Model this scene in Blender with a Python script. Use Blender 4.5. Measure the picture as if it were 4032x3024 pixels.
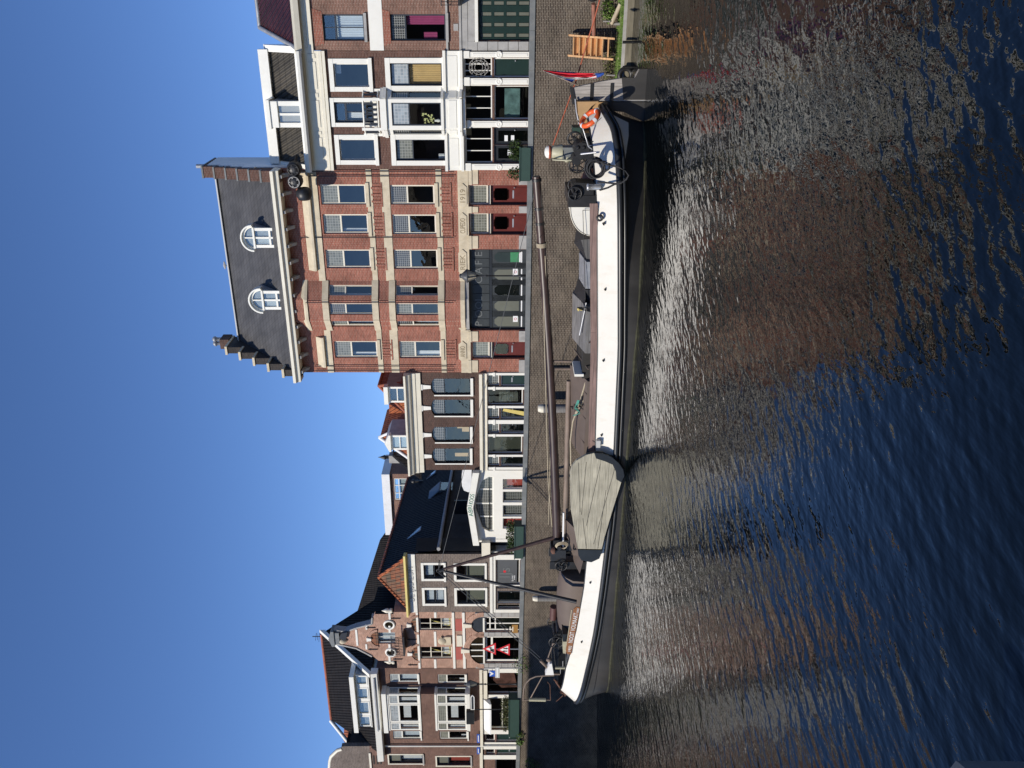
import bpy, math, random
from mathutils import Vector, Matrix
random.seed(7)
for o in list(bpy.data.objects): bpy.data.objects.remove(o)
scene = bpy.context.scene
COL = scene.collection
R = math.radians

# ------------------------------------------------------------------ camera, sky, sun, exposure
CH = 5.05; FP = 3360.0; HZ = 1965.0           # eye height over the water, focal length in photo pixels, row of the horizon
cd = bpy.data.cameras.new('camera'); cam = bpy.data.objects.new('camera', cd); COL.objects.link(cam)
cd.sensor_fit = 'HORIZONTAL'; cd.sensor_width = 36; cd.lens = 36*FP/4032; cd.shift_x = (2016-HZ)/4032
cd.clip_start = .1; cd.clip_end = 3000
cam.matrix_world = Matrix(((0,1,0,0),(0,0,-1,0),(-1,0,0,CH),(0,0,0,1)))
scene.camera = cam
SUN_EL = R(39); SUNV = Vector((-.775, -.632, 0)).normalized()
w = bpy.data.worlds.new('World'); scene.world = w; w.use_nodes = True
nt = w.node_tree; bg = nt.nodes['Background']; sk = nt.nodes.new('ShaderNodeTexSky')
sk.sky_type = 'NISHITA'; sk.sun_disc = False; sk.sun_elevation = SUN_EL
sk.sun_rotation = math.atan2(SUNV.x, SUNV.y)
sk.air_density = 1.0; sk.dust_density = .05; sk.ozone_density = 3.0; sk.altitude = 2800
hs = nt.nodes.new('ShaderNodeHueSaturation'); hs.inputs['Saturation'].default_value = 1.05
tm = nt.nodes.new('ShaderNodeMix'); tm.data_type = 'RGBA'; tm.blend_type = 'MULTIPLY'; tm.inputs[0].default_value = 1; tm.inputs[7].default_value = (.95, 1.03, 1.22, 1)
nt.links.new(sk.outputs[0], tm.inputs[6]); nt.links.new(tm.outputs[2], hs.inputs['Color']); nt.links.new(hs.outputs[0], bg.inputs[0]); bg.inputs[1].default_value = .128
sl = bpy.data.lights.new('sun', 'SUN'); sl.energy = 4.4; sl.angle = R(.53); sl.color = (1, .93, .82)
so = bpy.data.objects.new('sun', sl); COL.objects.link(so)
sd = Vector((SUNV.x*math.cos(SUN_EL), SUNV.y*math.cos(SUN_EL), math.sin(SUN_EL)))
so.rotation_euler = sd.to_track_quat('Z', 'Y').to_euler()
vs = scene.view_settings; vs.view_transform = 'Standard'; vs.look = 'None'; vs.gamma = 1; vs.exposure = 0

# ------------------------------------------------------------------ materials
def N(t, kind, **kw):
    n = t.nodes.new(kind)
    for k, v in kw.items(): setattr(n, k, v)
    return n
def L(t, a, b): t.links.new(a, b)
def newmat(name):
    m = bpy.data.materials.new(name); m.use_nodes = True
    return m, m.node_tree, m.node_tree.nodes['Principled BSDF']
def coords(t, mode):
    tc = N(t, 'ShaderNodeTexCoord'); sp = N(t, 'ShaderNodeSeparateXYZ'); L(t, tc.outputs['Object'], sp.inputs[0])
    cb = N(t, 'ShaderNodeCombineXYZ')
    if mode == 'wall':
        ad = N(t, 'ShaderNodeMath', operation='ADD'); L(t, sp.outputs[0], ad.inputs[0]); L(t, sp.outputs[1], ad.inputs[1])
        L(t, ad.outputs[0], cb.inputs[0]); L(t, sp.outputs[2], cb.inputs[1])
    elif mode == 'rot':
        L(t, sp.outputs[2], cb.inputs[0]); L(t, sp.outputs[0], cb.inputs[1])
    else:
        L(t, sp.outputs[0], cb.inputs[0]); L(t, sp.outputs[1], cb.inputs[1]); L(t, sp.outputs[2], cb.inputs[2])
    return cb.outputs[0]
def mixc(t, fac, a, b, blend='MIX'):
    n = N(t, 'ShaderNodeMix', data_type='RGBA', blend_type=blend)
    for i, v in ((0, fac), (6, a), (7, b)):
        if hasattr(v, 'links'): L(t, v, n.inputs[i])
        elif i == 0: n.inputs[0].default_value = v
        else: n.inputs[i].default_value = (*v, 1)
    return n.outputs[2]
def ramp(t, src, pts):
    n = N(t, 'ShaderNodeValToRGB'); L(t, src, n.inputs[0]); e = n.color_ramp.elements
    while len(e) < len(pts): e.new(.5)
    for i, (p, c) in enumerate(pts):
        e[i].position = p; e[i].color = (*c, 1) if not isinstance(c, (int, float)) else (c, c, c, 1)
    return n.outputs[0]
def noise(t, vec, sc, det=3, rough=.55):
    n = N(t, 'ShaderNodeTexNoise'); n.inputs['Scale'].default_value = sc; n.inputs['Detail'].default_value = det
    n.inputs['Roughness'].default_value = rough
    if vec is not None: L(t, vec, n.inputs['Vector'])
    return n.outputs[0]
def scaled(t, vec, s):
    m = N(t, 'ShaderNodeMapping'); L(t, vec, m.inputs[0]); m.inputs['Scale'].default_value = s; return m.outputs[0]
def bump(t, b, h, st, dist=.02):
    n = N(t, 'ShaderNodeBump'); n.inputs['Strength'].default_value = st; n.inputs['Distance'].default_value = dist
    L(t, h, n.inputs['Height']); L(t, n.outputs[0], b.inputs['Normal'])
def plain(name, c, rough=.5, var=.15, sc=3, metal=0, spec=.5, dirt=None, streak=False, bmp=.0):
    m, t, b = newmat(name); v = coords(t, 'obj')
    n1 = noise(t, scaled(t, v, (sc, sc, sc*.35 if streak else sc)), 1, 5, .6)
    lo = tuple(x*(1-var) for x in c); hi = tuple(min(1, x*(1+var)) for x in c)
    col = ramp(t, n1, [(.3, lo), (.7, hi)])
    if dirt:
        n2 = noise(t, scaled(t, v, (1.3, 1.3, .5)), 2.2, 6, .65)
        f = ramp(t, n2, [(.52, 0.0), (.7, dirt[1])]); col = mixc(t, f, col, dirt[0])
    L(t, col, b.inputs['Base Color']); b.inputs['Roughness'].default_value = rough
    b.inputs['Metallic'].default_value = metal; b.inputs['Specular IOR Level'].default_value = spec
    if bmp: bump(t, b, noise(t, v, sc*8, 4), bmp, .01)
    return m
def brick(name, c1, c2, mo, bw=.22, rh=.066, ms=.009, big=.25, dirt=None, bmp=.4, cvar=None):
    m, t, b = newmat(name); v = coords(t, 'wall')
    br = N(t, 'ShaderNodeTexBrick'); L(t, v, br.inputs['Vector'])
    br.inputs['Scale'].default_value = 1; br.inputs['Brick Width'].default_value = bw; br.inputs['Row Height'].default_value = rh
    br.inputs['Mortar Size'].default_value = ms; br.inputs['Mortar Smooth'].default_value = .1; br.inputs['Bias'].default_value = 0
    br.inputs['Color1'].default_value = (*c1, 1); br.inputs['Color2'].default_value = (*c2, 1); br.inputs['Mortar'].default_value = (*mo, 1)
    col = br.outputs[0]
    n1 = noise(t, v, .9, 6, .65)
    col = mixc(t, 1.0, col, ramp(t, n1, [(.3, 1-big), (.7, 1+big)]), 'MULTIPLY')
    n3 = noise(t, scaled(t, v, (4.5, 15, 1)), 1, 2)
    col = mixc(t, 1.0, col, ramp(t, n3, [(.3, .8), (.7, 1.2)]), 'MULTIPLY')
    if dirt:
        n2 = noise(t, scaled(t, v, (.6, .9, 1)), 1.3, 8, .7)
        col = mixc(t, ramp(t, n2, [(.5, 0.0), (.68, dirt[1])]), col, dirt[0])
    L(t, col, b.inputs['Base Color']); b.inputs['Roughness'].default_value = .85; b.inputs['Specular IOR Level'].default_value = .25
    inv = N(t, 'ShaderNodeMath', operation='SUBTRACT'); inv.inputs[0].default_value = 1; L(t, br.outputs['Fac'], inv.inputs[1])
    bump(t, b, inv.outputs[0], bmp, .008)
    return m
def tiles(name, c1, c2, uw=.22, rh=.28, gloss=.5, spec=.5, wav=.05):
    # pantiles: rolls across the slope, steps along it
    m, t, b = newmat(name); v = coords(t, 'wall')
    br = N(t, 'ShaderNodeTexBrick'); L(t, v, br.inputs['Vector']); br.offset = 0
    br.inputs['Scale'].default_value = 1; br.inputs['Brick Width'].default_value = uw; br.inputs['Row Height'].default_value = rh
    br.inputs['Mortar Size'].default_value = .018; br.inputs['Mortar Smooth'].default_value = .8
    br.inputs['Color1'].default_value = (*c1, 1); br.inputs['Color2'].default_value = (*c2, 1); br.inputs['Mortar'].default_value = tuple(x*.35 for x in c1)+(1,)
    col = mixc(t, 1.0, br.outputs[0], ramp(t, noise(t, v, 1.3, 5), [(.3, .75), (.7, 1.25)]), 'MULTIPLY')
    L(t, col, b.inputs['Base Color']); b.inputs['Roughness'].default_value = gloss; b.inputs['Specular IOR Level'].default_value = spec
    sp = N(t, 'ShaderNodeSeparateXYZ'); L(t, v, sp.inputs[0])
    m1 = N(t, 'ShaderNodeMath', operation='MULTIPLY'); L(t, sp.outputs[0], m1.inputs[0]); m1.inputs[1].default_value = 2*math.pi/uw
    s1 = N(t, 'ShaderNodeMath', operation='SINE'); L(t, m1.outputs[0], s1.inputs[0])
    m2 = N(t, 'ShaderNodeMath', operation='DIVIDE'); L(t, sp.outputs[1], m2.inputs[0]); m2.inputs[1].default_value = rh
    f2 = N(t, 'ShaderNodeMath', operation='FRACT'); L(t, m2.outputs[0], f2.inputs[0])
    ml = N(t, 'ShaderNodeMath', operation='MULTIPLY_ADD'); L(t, f2.outputs[0], ml.inputs[0]); ml.inputs[1].default_value = -1.2; L(t, s1.outputs[0], ml.inputs[2])
    bump(t, b, ml.outputs[0], .9, wav)
    return m
def glassmat(name, tint=(.9, .93, .92), refl=1.0):
    m = bpy.data.materials.new(name); m.use_nodes = True; t = m.node_tree; t.nodes.clear()
    out = N(t, 'ShaderNodeOutputMaterial'); mx = N(t, 'ShaderNodeMixShader'); tr = N(t, 'ShaderNodeBsdfTransparent'); gl = N(t, 'ShaderNodeBsdfGlossy')
    tr.inputs[0].default_value = (*tint, 1); gl.inputs['Roughness'].default_value = .01; gl.inputs[0].default_value = (1, .94, .86, 1)
    v = coords(t, 'obj'); bn = N(t, 'ShaderNodeBump'); bn.inputs['Strength'].default_value = .25; bn.inputs['Distance'].default_value = .02
    L(t, noise(t, v, 1.4, 2), bn.inputs['Height']); L(t, bn.outputs[0], gl.inputs['Normal'])
    ge = N(t, 'ShaderNodeNewGeometry'); dt = N(t, 'ShaderNodeVectorMath', operation='DOT_PRODUCT'); L(t, ge.outputs['Incoming'], dt.inputs[0]); L(t, ge.outputs['Normal'], dt.inputs[1])
    ab = N(t, 'ShaderNodeMath', operation='ABSOLUTE'); L(t, dt.outputs['Value'], ab.inputs[0])
    om = N(t, 'ShaderNodeMath', operation='SUBTRACT', use_clamp=True); om.inputs[0].default_value = 1; L(t, ab.outputs[0], om.inputs[1])
    pw = N(t, 'ShaderNodeMath', operation='POWER'); L(t, om.outputs[0], pw.inputs[0]); pw.inputs[1].default_value = 5
    ml = N(t, 'ShaderNodeMath', operation='MULTIPLY_ADD', use_clamp=True); L(t, pw.outputs[0], ml.inputs[0]); ml.inputs[1].default_value = .85; ml.inputs[2].default_value = .1*refl
    L(t, ml.outputs[0], mx.inputs[0]); L(t, tr.outputs[0], mx.inputs[1]); L(t, gl.outputs[0], mx.inputs[2]); L(t, mx.outputs[0], out.inputs[0])
    return m
def leaded(name, glass, lead, sz=.13):
    m, t, b = newmat(name); v = coords(t, 'wall')
    br = N(t, 'ShaderNodeTexBrick'); L(t, v, br.inputs['Vector']); br.offset = 0
    br.inputs['Scale'].default_value = 1; br.inputs['Brick Width'].default_value = sz; br.inputs['Row Height'].default_value = sz
    br.inputs['Mortar Size'].default_value = .012; br.inputs['Mortar Smooth'].default_value = .2
    br.inputs['Color1'].default_value = (*glass, 1); br.inputs['Color2'].default_value = tuple(x*1.5 for x in glass)+(1,); br.inputs['Mortar'].default_value = (*lead, 1)
    L(t, br.outputs[0], b.inputs['Base Color']); b.inputs['Roughness'].default_value = .12; b.inputs['Specular IOR Level'].default_value = .7
    return m
def wood(name, c, c2, plank=.18, rough=.7, mode='wall', gap=.006):
    m, t, b = newmat(name); v = coords(t, mode)
    br = N(t, 'ShaderNodeTexBrick'); L(t, v, br.inputs['Vector']); br.offset = .4
    br.inputs['Scale'].default_value = 1; br.inputs['Brick Width'].default_value = 60; br.inputs['Row Height'].default_value = plank
    br.inputs['Mortar Size'].default_value = gap; br.inputs['Mortar'].default_value = tuple(x*.3 for x in c)+(1,)
    br.inputs['Color1'].default_value = (*c, 1); br.inputs['Color2'].default_value = (*c2, 1)
    n1 = noise(t, scaled(t, v, (.8, 14, 3)), 1.5, 6, .65)
    col = mixc(t, 1.0, br.outputs[0], ramp(t, n1, [(.3, .65), (.7, 1.25)]), 'MULTIPLY')
    n2 = noise(t, v, 1.1, 5); col = mixc(t, 1.0, col, ramp(t, n2, [(.3, .8), (.7, 1.2)]), 'MULTIPLY')
    L(t, col, b.inputs['Base Color']); b.inputs['Roughness'].default_value = rough; bump(t, b, n1, .25, .01)
    return m

M = {}
M['red_brick'] = brick('red_brick', (.31,.092,.06), (.23,.07,.047), (.36,.24,.18))
M['brown_brick'] = brick('brown_brick', (.13,.062,.044), (.095,.045,.033), (.17,.12,.1))
M['dark_brick'] = brick('dark_brick', (.085,.045,.034), (.06,.035,.028), (.12,.09,.075), dirt=((.2,.1,.07), .25))
M['warm_brick'] = brick('warm_brick', (.2,.095,.068), (.15,.075,.055), (.3,.22,.17))
M['grey_brick'] = brick('grey_brick', (.17,.135,.112), (.13,.105,.09), (.24,.2,.17), rh=.1)
M['gable_brick'] = brick('gable_brick', (.42,.23,.16), (.32,.16,.11), (.5,.38,.3))
M['brown_red_brick'] = brick('brown_red_brick', (.17,.085,.062), (.13,.065,.05), (.2,.15,.12))
M['black_and_shaded_brick'] = brick('black_and_shaded_brick', (.045,.035,.03), (.035,.03,.028), (.06,.055,.05))
M['quay_brick'] = brick('quay_brick', (.082,.06,.045), (.042,.032,.025), (.24,.205,.16), bw=.2, rh=.066, ms=.009, big=.3, dirt=((.24,.2,.15), .4))
M['stone'] = plain('sandstone', (.58,.5,.36), .8, .14, 2.5, dirt=((.42,.34,.22), .5))
M['grey_stone'] = plain('grey_stone', (.36,.35,.33), .8, .15, 2, dirt=((.2,.19,.18), .5))
M['blue_stone'] = plain('blue_stone', (.16,.17,.17), .7, .2, 2, dirt=((.26,.25,.22), .6))
M['white'] = plain('white_paint', (.8,.78,.7), .4, .03, 1, dirt=((.6,.57,.48), .2))
M['cream'] = plain('cream_paint', (.74,.69,.56), .45, .05, 1.5, dirt=((.5,.46,.36), .3))
M['plaster'] = plain('white_plaster', (.76,.76,.75), .7, .06, 1.5, dirt=((.55,.55,.55), .4))
M['grey_panel'] = plain('grey_panel', (.5,.5,.48), .5, .05, 1)
M['black_paint'] = plain('black_paint', (.018,.02,.022), .35, .2, 3)
M['dark_frame'] = plain('dark_frame', (.03,.036,.045), .4, .2, 3)
M['green_black'] = plain('green_black_paint', (.022,.034,.03), .35, .2, 2)
M['slate_paint'] = plain('slate_black_boards', (.028,.033,.034), .45, .25, 2)
M['door_green'] = plain('dark_green_door', (.014,.032,.026), .3, .15, 2)
M['door_red'] = plain('oxblood_door', (.115,.018,.011), .35, .15, 3)
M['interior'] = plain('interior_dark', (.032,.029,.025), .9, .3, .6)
M['glass'] = glassmat('window_glass')
M['glass_dark'] = glassmat('shop_glass', (.5,.53,.51), .45)
M['lead_grey'] = leaded('leaded_glass', (.13,.135,.11), (.32,.32,.28))
M['lead_dark'] = leaded('leaded_glass_dark', (.035,.037,.034), (.3,.3,.28), .1)
M['lead_white'] = leaded('leaded_glass_pale', (.24,.27,.28), (.45,.46,.45), .14)
M['slates'] = tiles('grey_slates', (.082,.08,.08), (.07,.069,.07), .3, .22, .55, .4, .004)
M['tile_black'] = tiles('black_pantiles', (.013,.012,.012), (.018,.015,.014), .24, .3, .8, .2)
M['tile_purple'] = tiles('purple_pantiles', (.055,.016,.02), (.04,.013,.017), .24, .34, .28, .6)
M['tile_grey'] = tiles('old_grey_pantiles', (.085,.075,.06), (.06,.055,.047), .24, .3, .7, .3)
M['tile_orange'] = tiles('orange_pantiles', (.42,.13,.05), (.3,.09,.04), .25, .33, .75, .3)
M['tile_mix'] = tiles('mixed_pantiles', (.3,.11,.055), (.12,.11,.08), .25, .33, .75, .3)
M['lead_sheet'] = plain('zinc', (.3,.31,.33), .5, .2, 3, metal=.3, dirt=((.55,.55,.55), .4))
M['ridge_red'] = plain('ridge_tile', (.3,.09,.05), .8, .3, 4)
M['gold'] = plain('ochre_gutter', (.62,.5,.15), .45, .08, 2)
M['iron'] = plain('black_iron', (.016,.016,.017), .45, .3, 5)
M['rust'] = plain('rusty_steel', (.12,.055,.035), .8, .35, 5)
M['curtain_white'] = plain('white_curtain', (.62,.63,.64), .9, .06, 3)
M['curtain_blue'] = plain('pale_curtain', (.5,.55,.6), .9, .06, 3)
M['curtain_pink'] = plain('magenta_curtain', (.3,.05,.14), .9, .1, 3)
M['curtain_gold'] = plain('ochre_curtain', (.55,.38,.17), .9, .1, 3)
M['curtain_red'] = plain('brick_red_curtain', (.32,.05,.035), .9, .15, 3)
M['carton'] = plain('cardboard', (.55,.38,.2), .9, .1, 3)
M['blind'] = plain('roller_blind', (.55,.5,.47), .9, .03, 3)
M['olive'] = plain('olive_grey_blind', (.12,.125,.095), .6, .08, 2)
M['shutter_grey'] = plain('grey_screen', (.085,.09,.095), .5, .05, 2)
M['planter_green'] = plain('green_planter', (.018,.05,.038), .55, .1, 2)
M['red_sign'] = plain('sign_red', (.6,.03,.04), .4, .03, 2)
M['blue_sign'] = plain('sign_blue', (.03,.1,.45), .4, .03, 2)
M['sign_white'] = plain('sign_white', (.8,.8,.78), .4, .02, 2)
M['poster_green'] = plain('poster_green', (.04,.22,.09), .5, .1, 4)
M['lamp_glass'] = plain('frosted_lamp_glass', (.5,.45,.34), .3, .1, 4)
M['green_letter'] = plain('green_letter', (.05,.2,.13), .5, .05, 2)
M['grey_letter'] = plain('grey_letter', (.45,.45,.43), .5, .05, 2)
M['dim_letter'] = plain('dim_letter', (.13,.14,.14), .5, .05, 2)
M['carved'] = plain('carved_letter', (.3,.24,.15), .8, .1, 2)
# ------------------------------------------------------------------ geometry helpers
class Reg:                      # reading frame of one enlarged piece of the photograph
    def __init__(s, x0, y0, sc): s.x0, s.y0, s.sc = x0, y0, sc
    def __call__(s, x, y): return 3024-(s.y0+y*s.sc), s.x0+x*s.sc
R1 = Reg(1000,0,1200/2212); R2 = Reg(700,600,1400/2212); R3 = Reg(1400,1400,750/2212); R4 = Reg(1200,1850,950/2212)
R5 = Reg(1150,2400,1000/2212); R6 = Reg(2000,0,700/1452); R7 = Reg(2000,700,700/1452); R8 = Reg(2000,1400,700/1452)
R9 = Reg(1700,2100,900/1616); RA = Reg(1080,600,400/2212); RB = Reg(1780,900,320/885); RC = Reg(2100,300,400/1475)
RD = Reg(1700,2080,650/2212); RE = Reg(2050,2400,300/1244); RF = Reg(1800,2350,300/738); RG = Reg(2200,0,500/2074)
RH = Reg(1980,2500,620/1963); RI = Reg(2150,2300,300/995)

class Frame:
    def __init__(s, ox, oy, slope):
        s.o = Vector((ox, oy)); n = math.hypot(1, slope)
        s.ex = Vector((1/n, -slope/n)); s.ey = Vector((slope/n, 1/n)); s.ang = math.atan2(-slope, 1)
    def world(s, a, y, z): p = s.o+s.ex*a+s.ey*y; return Vector((p.x, p.y, z))
HF = Frame(0, 44.6, .475)                      # house fronts: y = 0 is the facade line, y grows away from the water
SF = Frame(.99, 34.11, .505)                   # the barge: x towards the stern, y away from the camera
class Panel:                                   # a vertical plane in a frame: a along it, y into it, z up
    def __init__(s, fr, p=(0,0), q=None):
        s.fr = fr; s.p = Vector(p); s.d = Vector((1,0)) if q is None else (Vector(q)-Vector(p)).normalized()
        s.n = Vector((-s.d.y, s.d.x)); s.len = 0 if q is None else (Vector(q)-Vector(p)).length
    def loc(s, a, y, z): v = s.p+s.d*a+s.n*y; return (v.x, v.y, z)
    def px(s, UV, y=0):
        U, V = UV; k = (U-1512)/FP; f = s.fr
        P = s.p+s.n*y; Pw = f.o+f.ex*P.x+f.ey*P.y; dw = f.ex*s.d.x+f.ey*s.d.y
        a = (k*Pw.y-Pw.x)/(dw.x-k*dw.y); Y = Pw.y+a*dw.y
        return a, CH-(V-HZ)*Y/FP
    def rect(s, rg, x0, y0, x1, y1, y=0):      # (left, right, bottom, top) of a region rectangle
        a1, _ = s.px(rg(x0, y0), y); a0, _ = s.px(rg(x0, y1), y); ym = (y0+y1)/2
        return a0, a1, s.px(rg(x1, ym), y)[1], s.px(rg(x0, ym), y)[1]
HP = Panel(HF); SP = Panel(SF)

class MB:
    def __init__(s, pn=None): s.v = []; s.f = []; s.m = []; s.pn = pn; s.mi = 0; s.sm = set(); s.st = []
    def P(s, p): return s.pn.loc(*p) if s.pn else tuple(p)
    def add(s, vs, fs, smooth=False):
        n = len(s.v); s.v += [s.P(p) for p in vs]; s.st.append((n, len(s.f)))
        for f in fs:
            if smooth: s.sm.add(len(s.f))
            s.f.append([i+n for i in f]); s.m.append(s.mi)
        return s
    def box(s, x0, x1, y0, y1, z0, z1):
        if x0 > x1: x0, x1 = x1, x0
        if y0 > y1: y0, y1 = y1, y0
        if z0 > z1: z0, z1 = z1, z0
        return s.add([(x0,y0,z0),(x1,y0,z0),(x1,y1,z0),(x0,y1,z0),(x0,y0,z1),(x1,y0,z1),(x1,y1,z1),(x0,y1,z1)],
              [(0,3,2,1),(4,5,6,7),(0,1,5,4),(1,2,6,5),(2,3,7,6),(3,0,4,7)])
    def quad(s, *p): return s.add(list(p), [tuple(range(len(p)))])
    def prism(s, pts, y0, y1):                 # outline in (x, z) given thickness from y0 to y1
        n = len(pts); v = [(x,y0,z) for x,z in pts]+[(x,y1,z) for x,z in pts]
        ar = sum(pts[i][0]*pts[(i+1)%n][1]-pts[(i+1)%n][0]*pts[i][1] for i in range(n))
        f = [tuple(range(n)), tuple(range(2*n-1, n-1, -1))]+[(i, i+n, (i+1)%n+n, (i+1)%n) for i in range(n)]
        if (ar < 0): f = [tuple(reversed(q)) for q in f]
        return s.add(v, f)
    def prismx(s, pts, x0, x1):                # outline in (y, z), from x0 to x1
        n = len(pts); v = [(x0,y,z) for y,z in pts]+[(x1,y,z) for y,z in pts]
        return s.add(v, [tuple(range(n)), tuple(range(2*n-1, n-1, -1))]+[(i, i+n, (i+1)%n+n, (i+1)%n) for i in range(n)])
    def tube(s, pts, r, n=8, r1=None, cap=True):
        pts = [Vector(p) for p in pts]; rings = []; up = Vector((0,0,1))
        for i, p in enumerate(pts):
            d = (pts[min(i+1, len(pts)-1)]-pts[max(i-1, 0)]).normalized()
            a = d.cross(up if abs(d.z) < .95 else Vector((1,0,0))).normalized(); b = d.cross(a)
            rr = r if r1 is None else r+(r1-r)*i/(len(pts)-1)
            rings.append([p+(a*math.cos(t)+b*math.sin(t))*rr for t in [2*math.pi*k/n for k in range(n)]])
        v = [q for rg in rings for q in rg]; f = []
        for i in range(len(rings)-1):
            for k in range(n): f.append((i*n+k, (i+1)*n+k, (i+1)*n+(k+1)%n, i*n+(k+1)%n))
        s.add(v, f, True)
        if cap: s.add(rings[0], [tuple(range(n))]); s.add(rings[-1], [tuple(range(n-1,-1,-1))])
        return s
    def lathe(s, c, prof, n=16, axis='z'):
        c = Vector(c); v = []; f = []
        for r, h in prof:
            for k in range(n):
                t = 2*math.pi*k/n; x, y = r*math.cos(t), r*math.sin(t)
                v.append(c+Vector({'z':(x,y,h), 'y':(x,h,y), 'x':(h,x,y)}[axis]))
        for i in range(len(prof)-1):
            for k in range(n): f.append((i*n+k, i*n+(k+1)%n, (i+1)*n+(k+1)%n, (i+1)*n+k))
        s.add(v, f, True); m = len(prof)-1
        s.add(v[:n], [tuple(range(n-1,-1,-1))]); s.add(v[m*n:], [tuple(range(n))]); return s
    def torus(s, c, R0, r, nrm=(0,1,0), n=28, m=8, a0=0, a1=2*math.pi):
        c = Vector(c); w_ = Vector(nrm).normalized(); u = w_.cross(Vector((0,0,1)) if abs(w_.z) < .9 else Vector((1,0,0))).normalized(); q = w_.cross(u)
        v = []; f = []; full = abs(a1-a0-2*math.pi) < 1e-6; cnt = n if full else n+1
        for i in range(cnt):
            t = a0+(a1-a0)*i/n; e = u*math.cos(t)+q*math.sin(t)
            for j in range(m):
                p = 2*math.pi*j/m; v.append(c+e*(R0+r*math.cos(p))+w_*r*math.sin(p))
        for i in range(n):
            for j in range(m): f.append((i*m+j, ((i+1)%cnt)*m+j, ((i+1)%cnt)*m+(j+1)%m, i*m+(j+1)%m))
        return s.add(v, f, True)
    def wheel(s, c, r, t, nrm, spokes=6, hub=.06, curve=0):
        s.torus(c, r, t, nrm); c = Vector(c); w_ = Vector(nrm).normalized(); u = w_.cross(Vector((0,0,1))).normalized(); q = w_.cross(u)
        for i in range(spokes):
            a = 2*math.pi*i/spokes; pts = [c+(u*math.cos(a+curve*k/3)+q*math.sin(a+curve*k/3))*r*k/3 for k in range(4)]
            s.tube(pts, t*.8, 5)
        s.tube([c-w_*hub, c+w_*hub], hub, 10); return s
    def text(s, txt, a, z, h, y=0, ext=.01, width=None, slope=0, align='LEFT', sx=1):
        cu = bpy.data.curves.new('t', 'FONT'); cu.body = txt; cu.size = 1; cu.extrude = .001; cu.align_x = align
        ob = bpy.data.objects.new('t', cu); COL.objects.link(ob); bpy.context.view_layer.update()
        me = ob.evaluated_get(bpy.context.evaluated_depsgraph_get()).to_mesh()
        vs_ = [v.co.copy() for v in me.vertices]; fs_ = [tuple(p.vertices) for p in me.polygons]
        hh = max(v.y for v in vs_); x0 = min(v.x for v in vs_); x1 = max(v.x for v in vs_)
        ky = h/max(hh, .01); kx = ky*sx if width is None else width/(x1-x0)
        if width is not None: vs_ = [Vector((v.x-x0, v.y, v.z)) for v in vs_]
        cs, sn = math.cos(slope), math.sin(slope)
        s.add([(a+v.x*kx*cs-v.y*ky*sn, y+(-ext if v.z > 0 else 0), z+v.x*kx*sn+v.y*ky*cs) for v in vs_], fs_)
        ob.to_mesh_clear(); bpy.data.objects.remove(ob); bpy.data.curves.remove(cu); return s

class Thing:
    def __init__(s, name, label, cat, fr=None, o=(0,0,0), group=None, single=False, kind=None):
        s.name, s.fr, s.o, s.meta = name, fr, Vector(o), (label, cat, group, kind); s.root = None
        if fr: s.loc = fr.world(*o); s.ang = fr.ang
        else: s.loc = Vector(o); s.ang = 0
        if not single:
            s.root = bpy.data.objects.new(name, None); COL.objects.link(s.root); s.root.empty_display_size = .3; s.stamp(s.root)
    def stamp(s, ob):
        ob.location = s.loc; ob.rotation_euler = (0,0,s.ang); l, c, g, k = s.meta
        if l: ob['label'] = l
        if c: ob['category'] = c
        if g: ob['group'] = g
        if k: ob['kind'] = k
    def part(s, name, mb, mat, parent=None, label=None, split=0):
        if split and len(mb.st) > split:         # one object for every so many pieces
            bs = mb.st[::split]+[(len(mb.v), len(mb.f))]
            for (v0, f0), (v1, f1) in zip(bs, bs[1:]):
                q = MB(); q.v = mb.v[v0:v1]; q.f = [[i-v0 for i in f] for f in mb.f[f0:f1]]; q.m = mb.m[f0:f1]; q.sm = {i-f0 for i in mb.sm if f0 <= i < f1}
                ob = s.part(name, q, mat, parent, label)
            return ob
        me = bpy.data.meshes.new(name); me.from_pydata([tuple(Vector(v)-s.o) for v in mb.v], [], mb.f)
        for m in (mat if isinstance(mat, (list, tuple)) else [mat]): me.materials.append(M[m] if isinstance(m, str) else m)
        for i, p in enumerate(me.polygons):
            p.material_index = mb.m[i]; p.use_smooth = i in mb.sm
        me.update(); ob = bpy.data.objects.new(name, me); COL.objects.link(ob)
        if s.root is None and parent is None: s.stamp(ob); s.root = ob
        else: ob.parent = parent or s.root
        if label: ob['label'] = label
        return ob
def one(name, label, cat, mb, mat, fr=None, o=(0,0,0), group=None, kind=None):
    t = Thing(name, label, cat, fr, o, group, True, kind); return t.part(name, mb, mat)
def struct(name, mb, mat, fr=None, o=(0,0,0)): return one(name, None, None, mb, mat, fr, o, None, 'structure')

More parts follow.
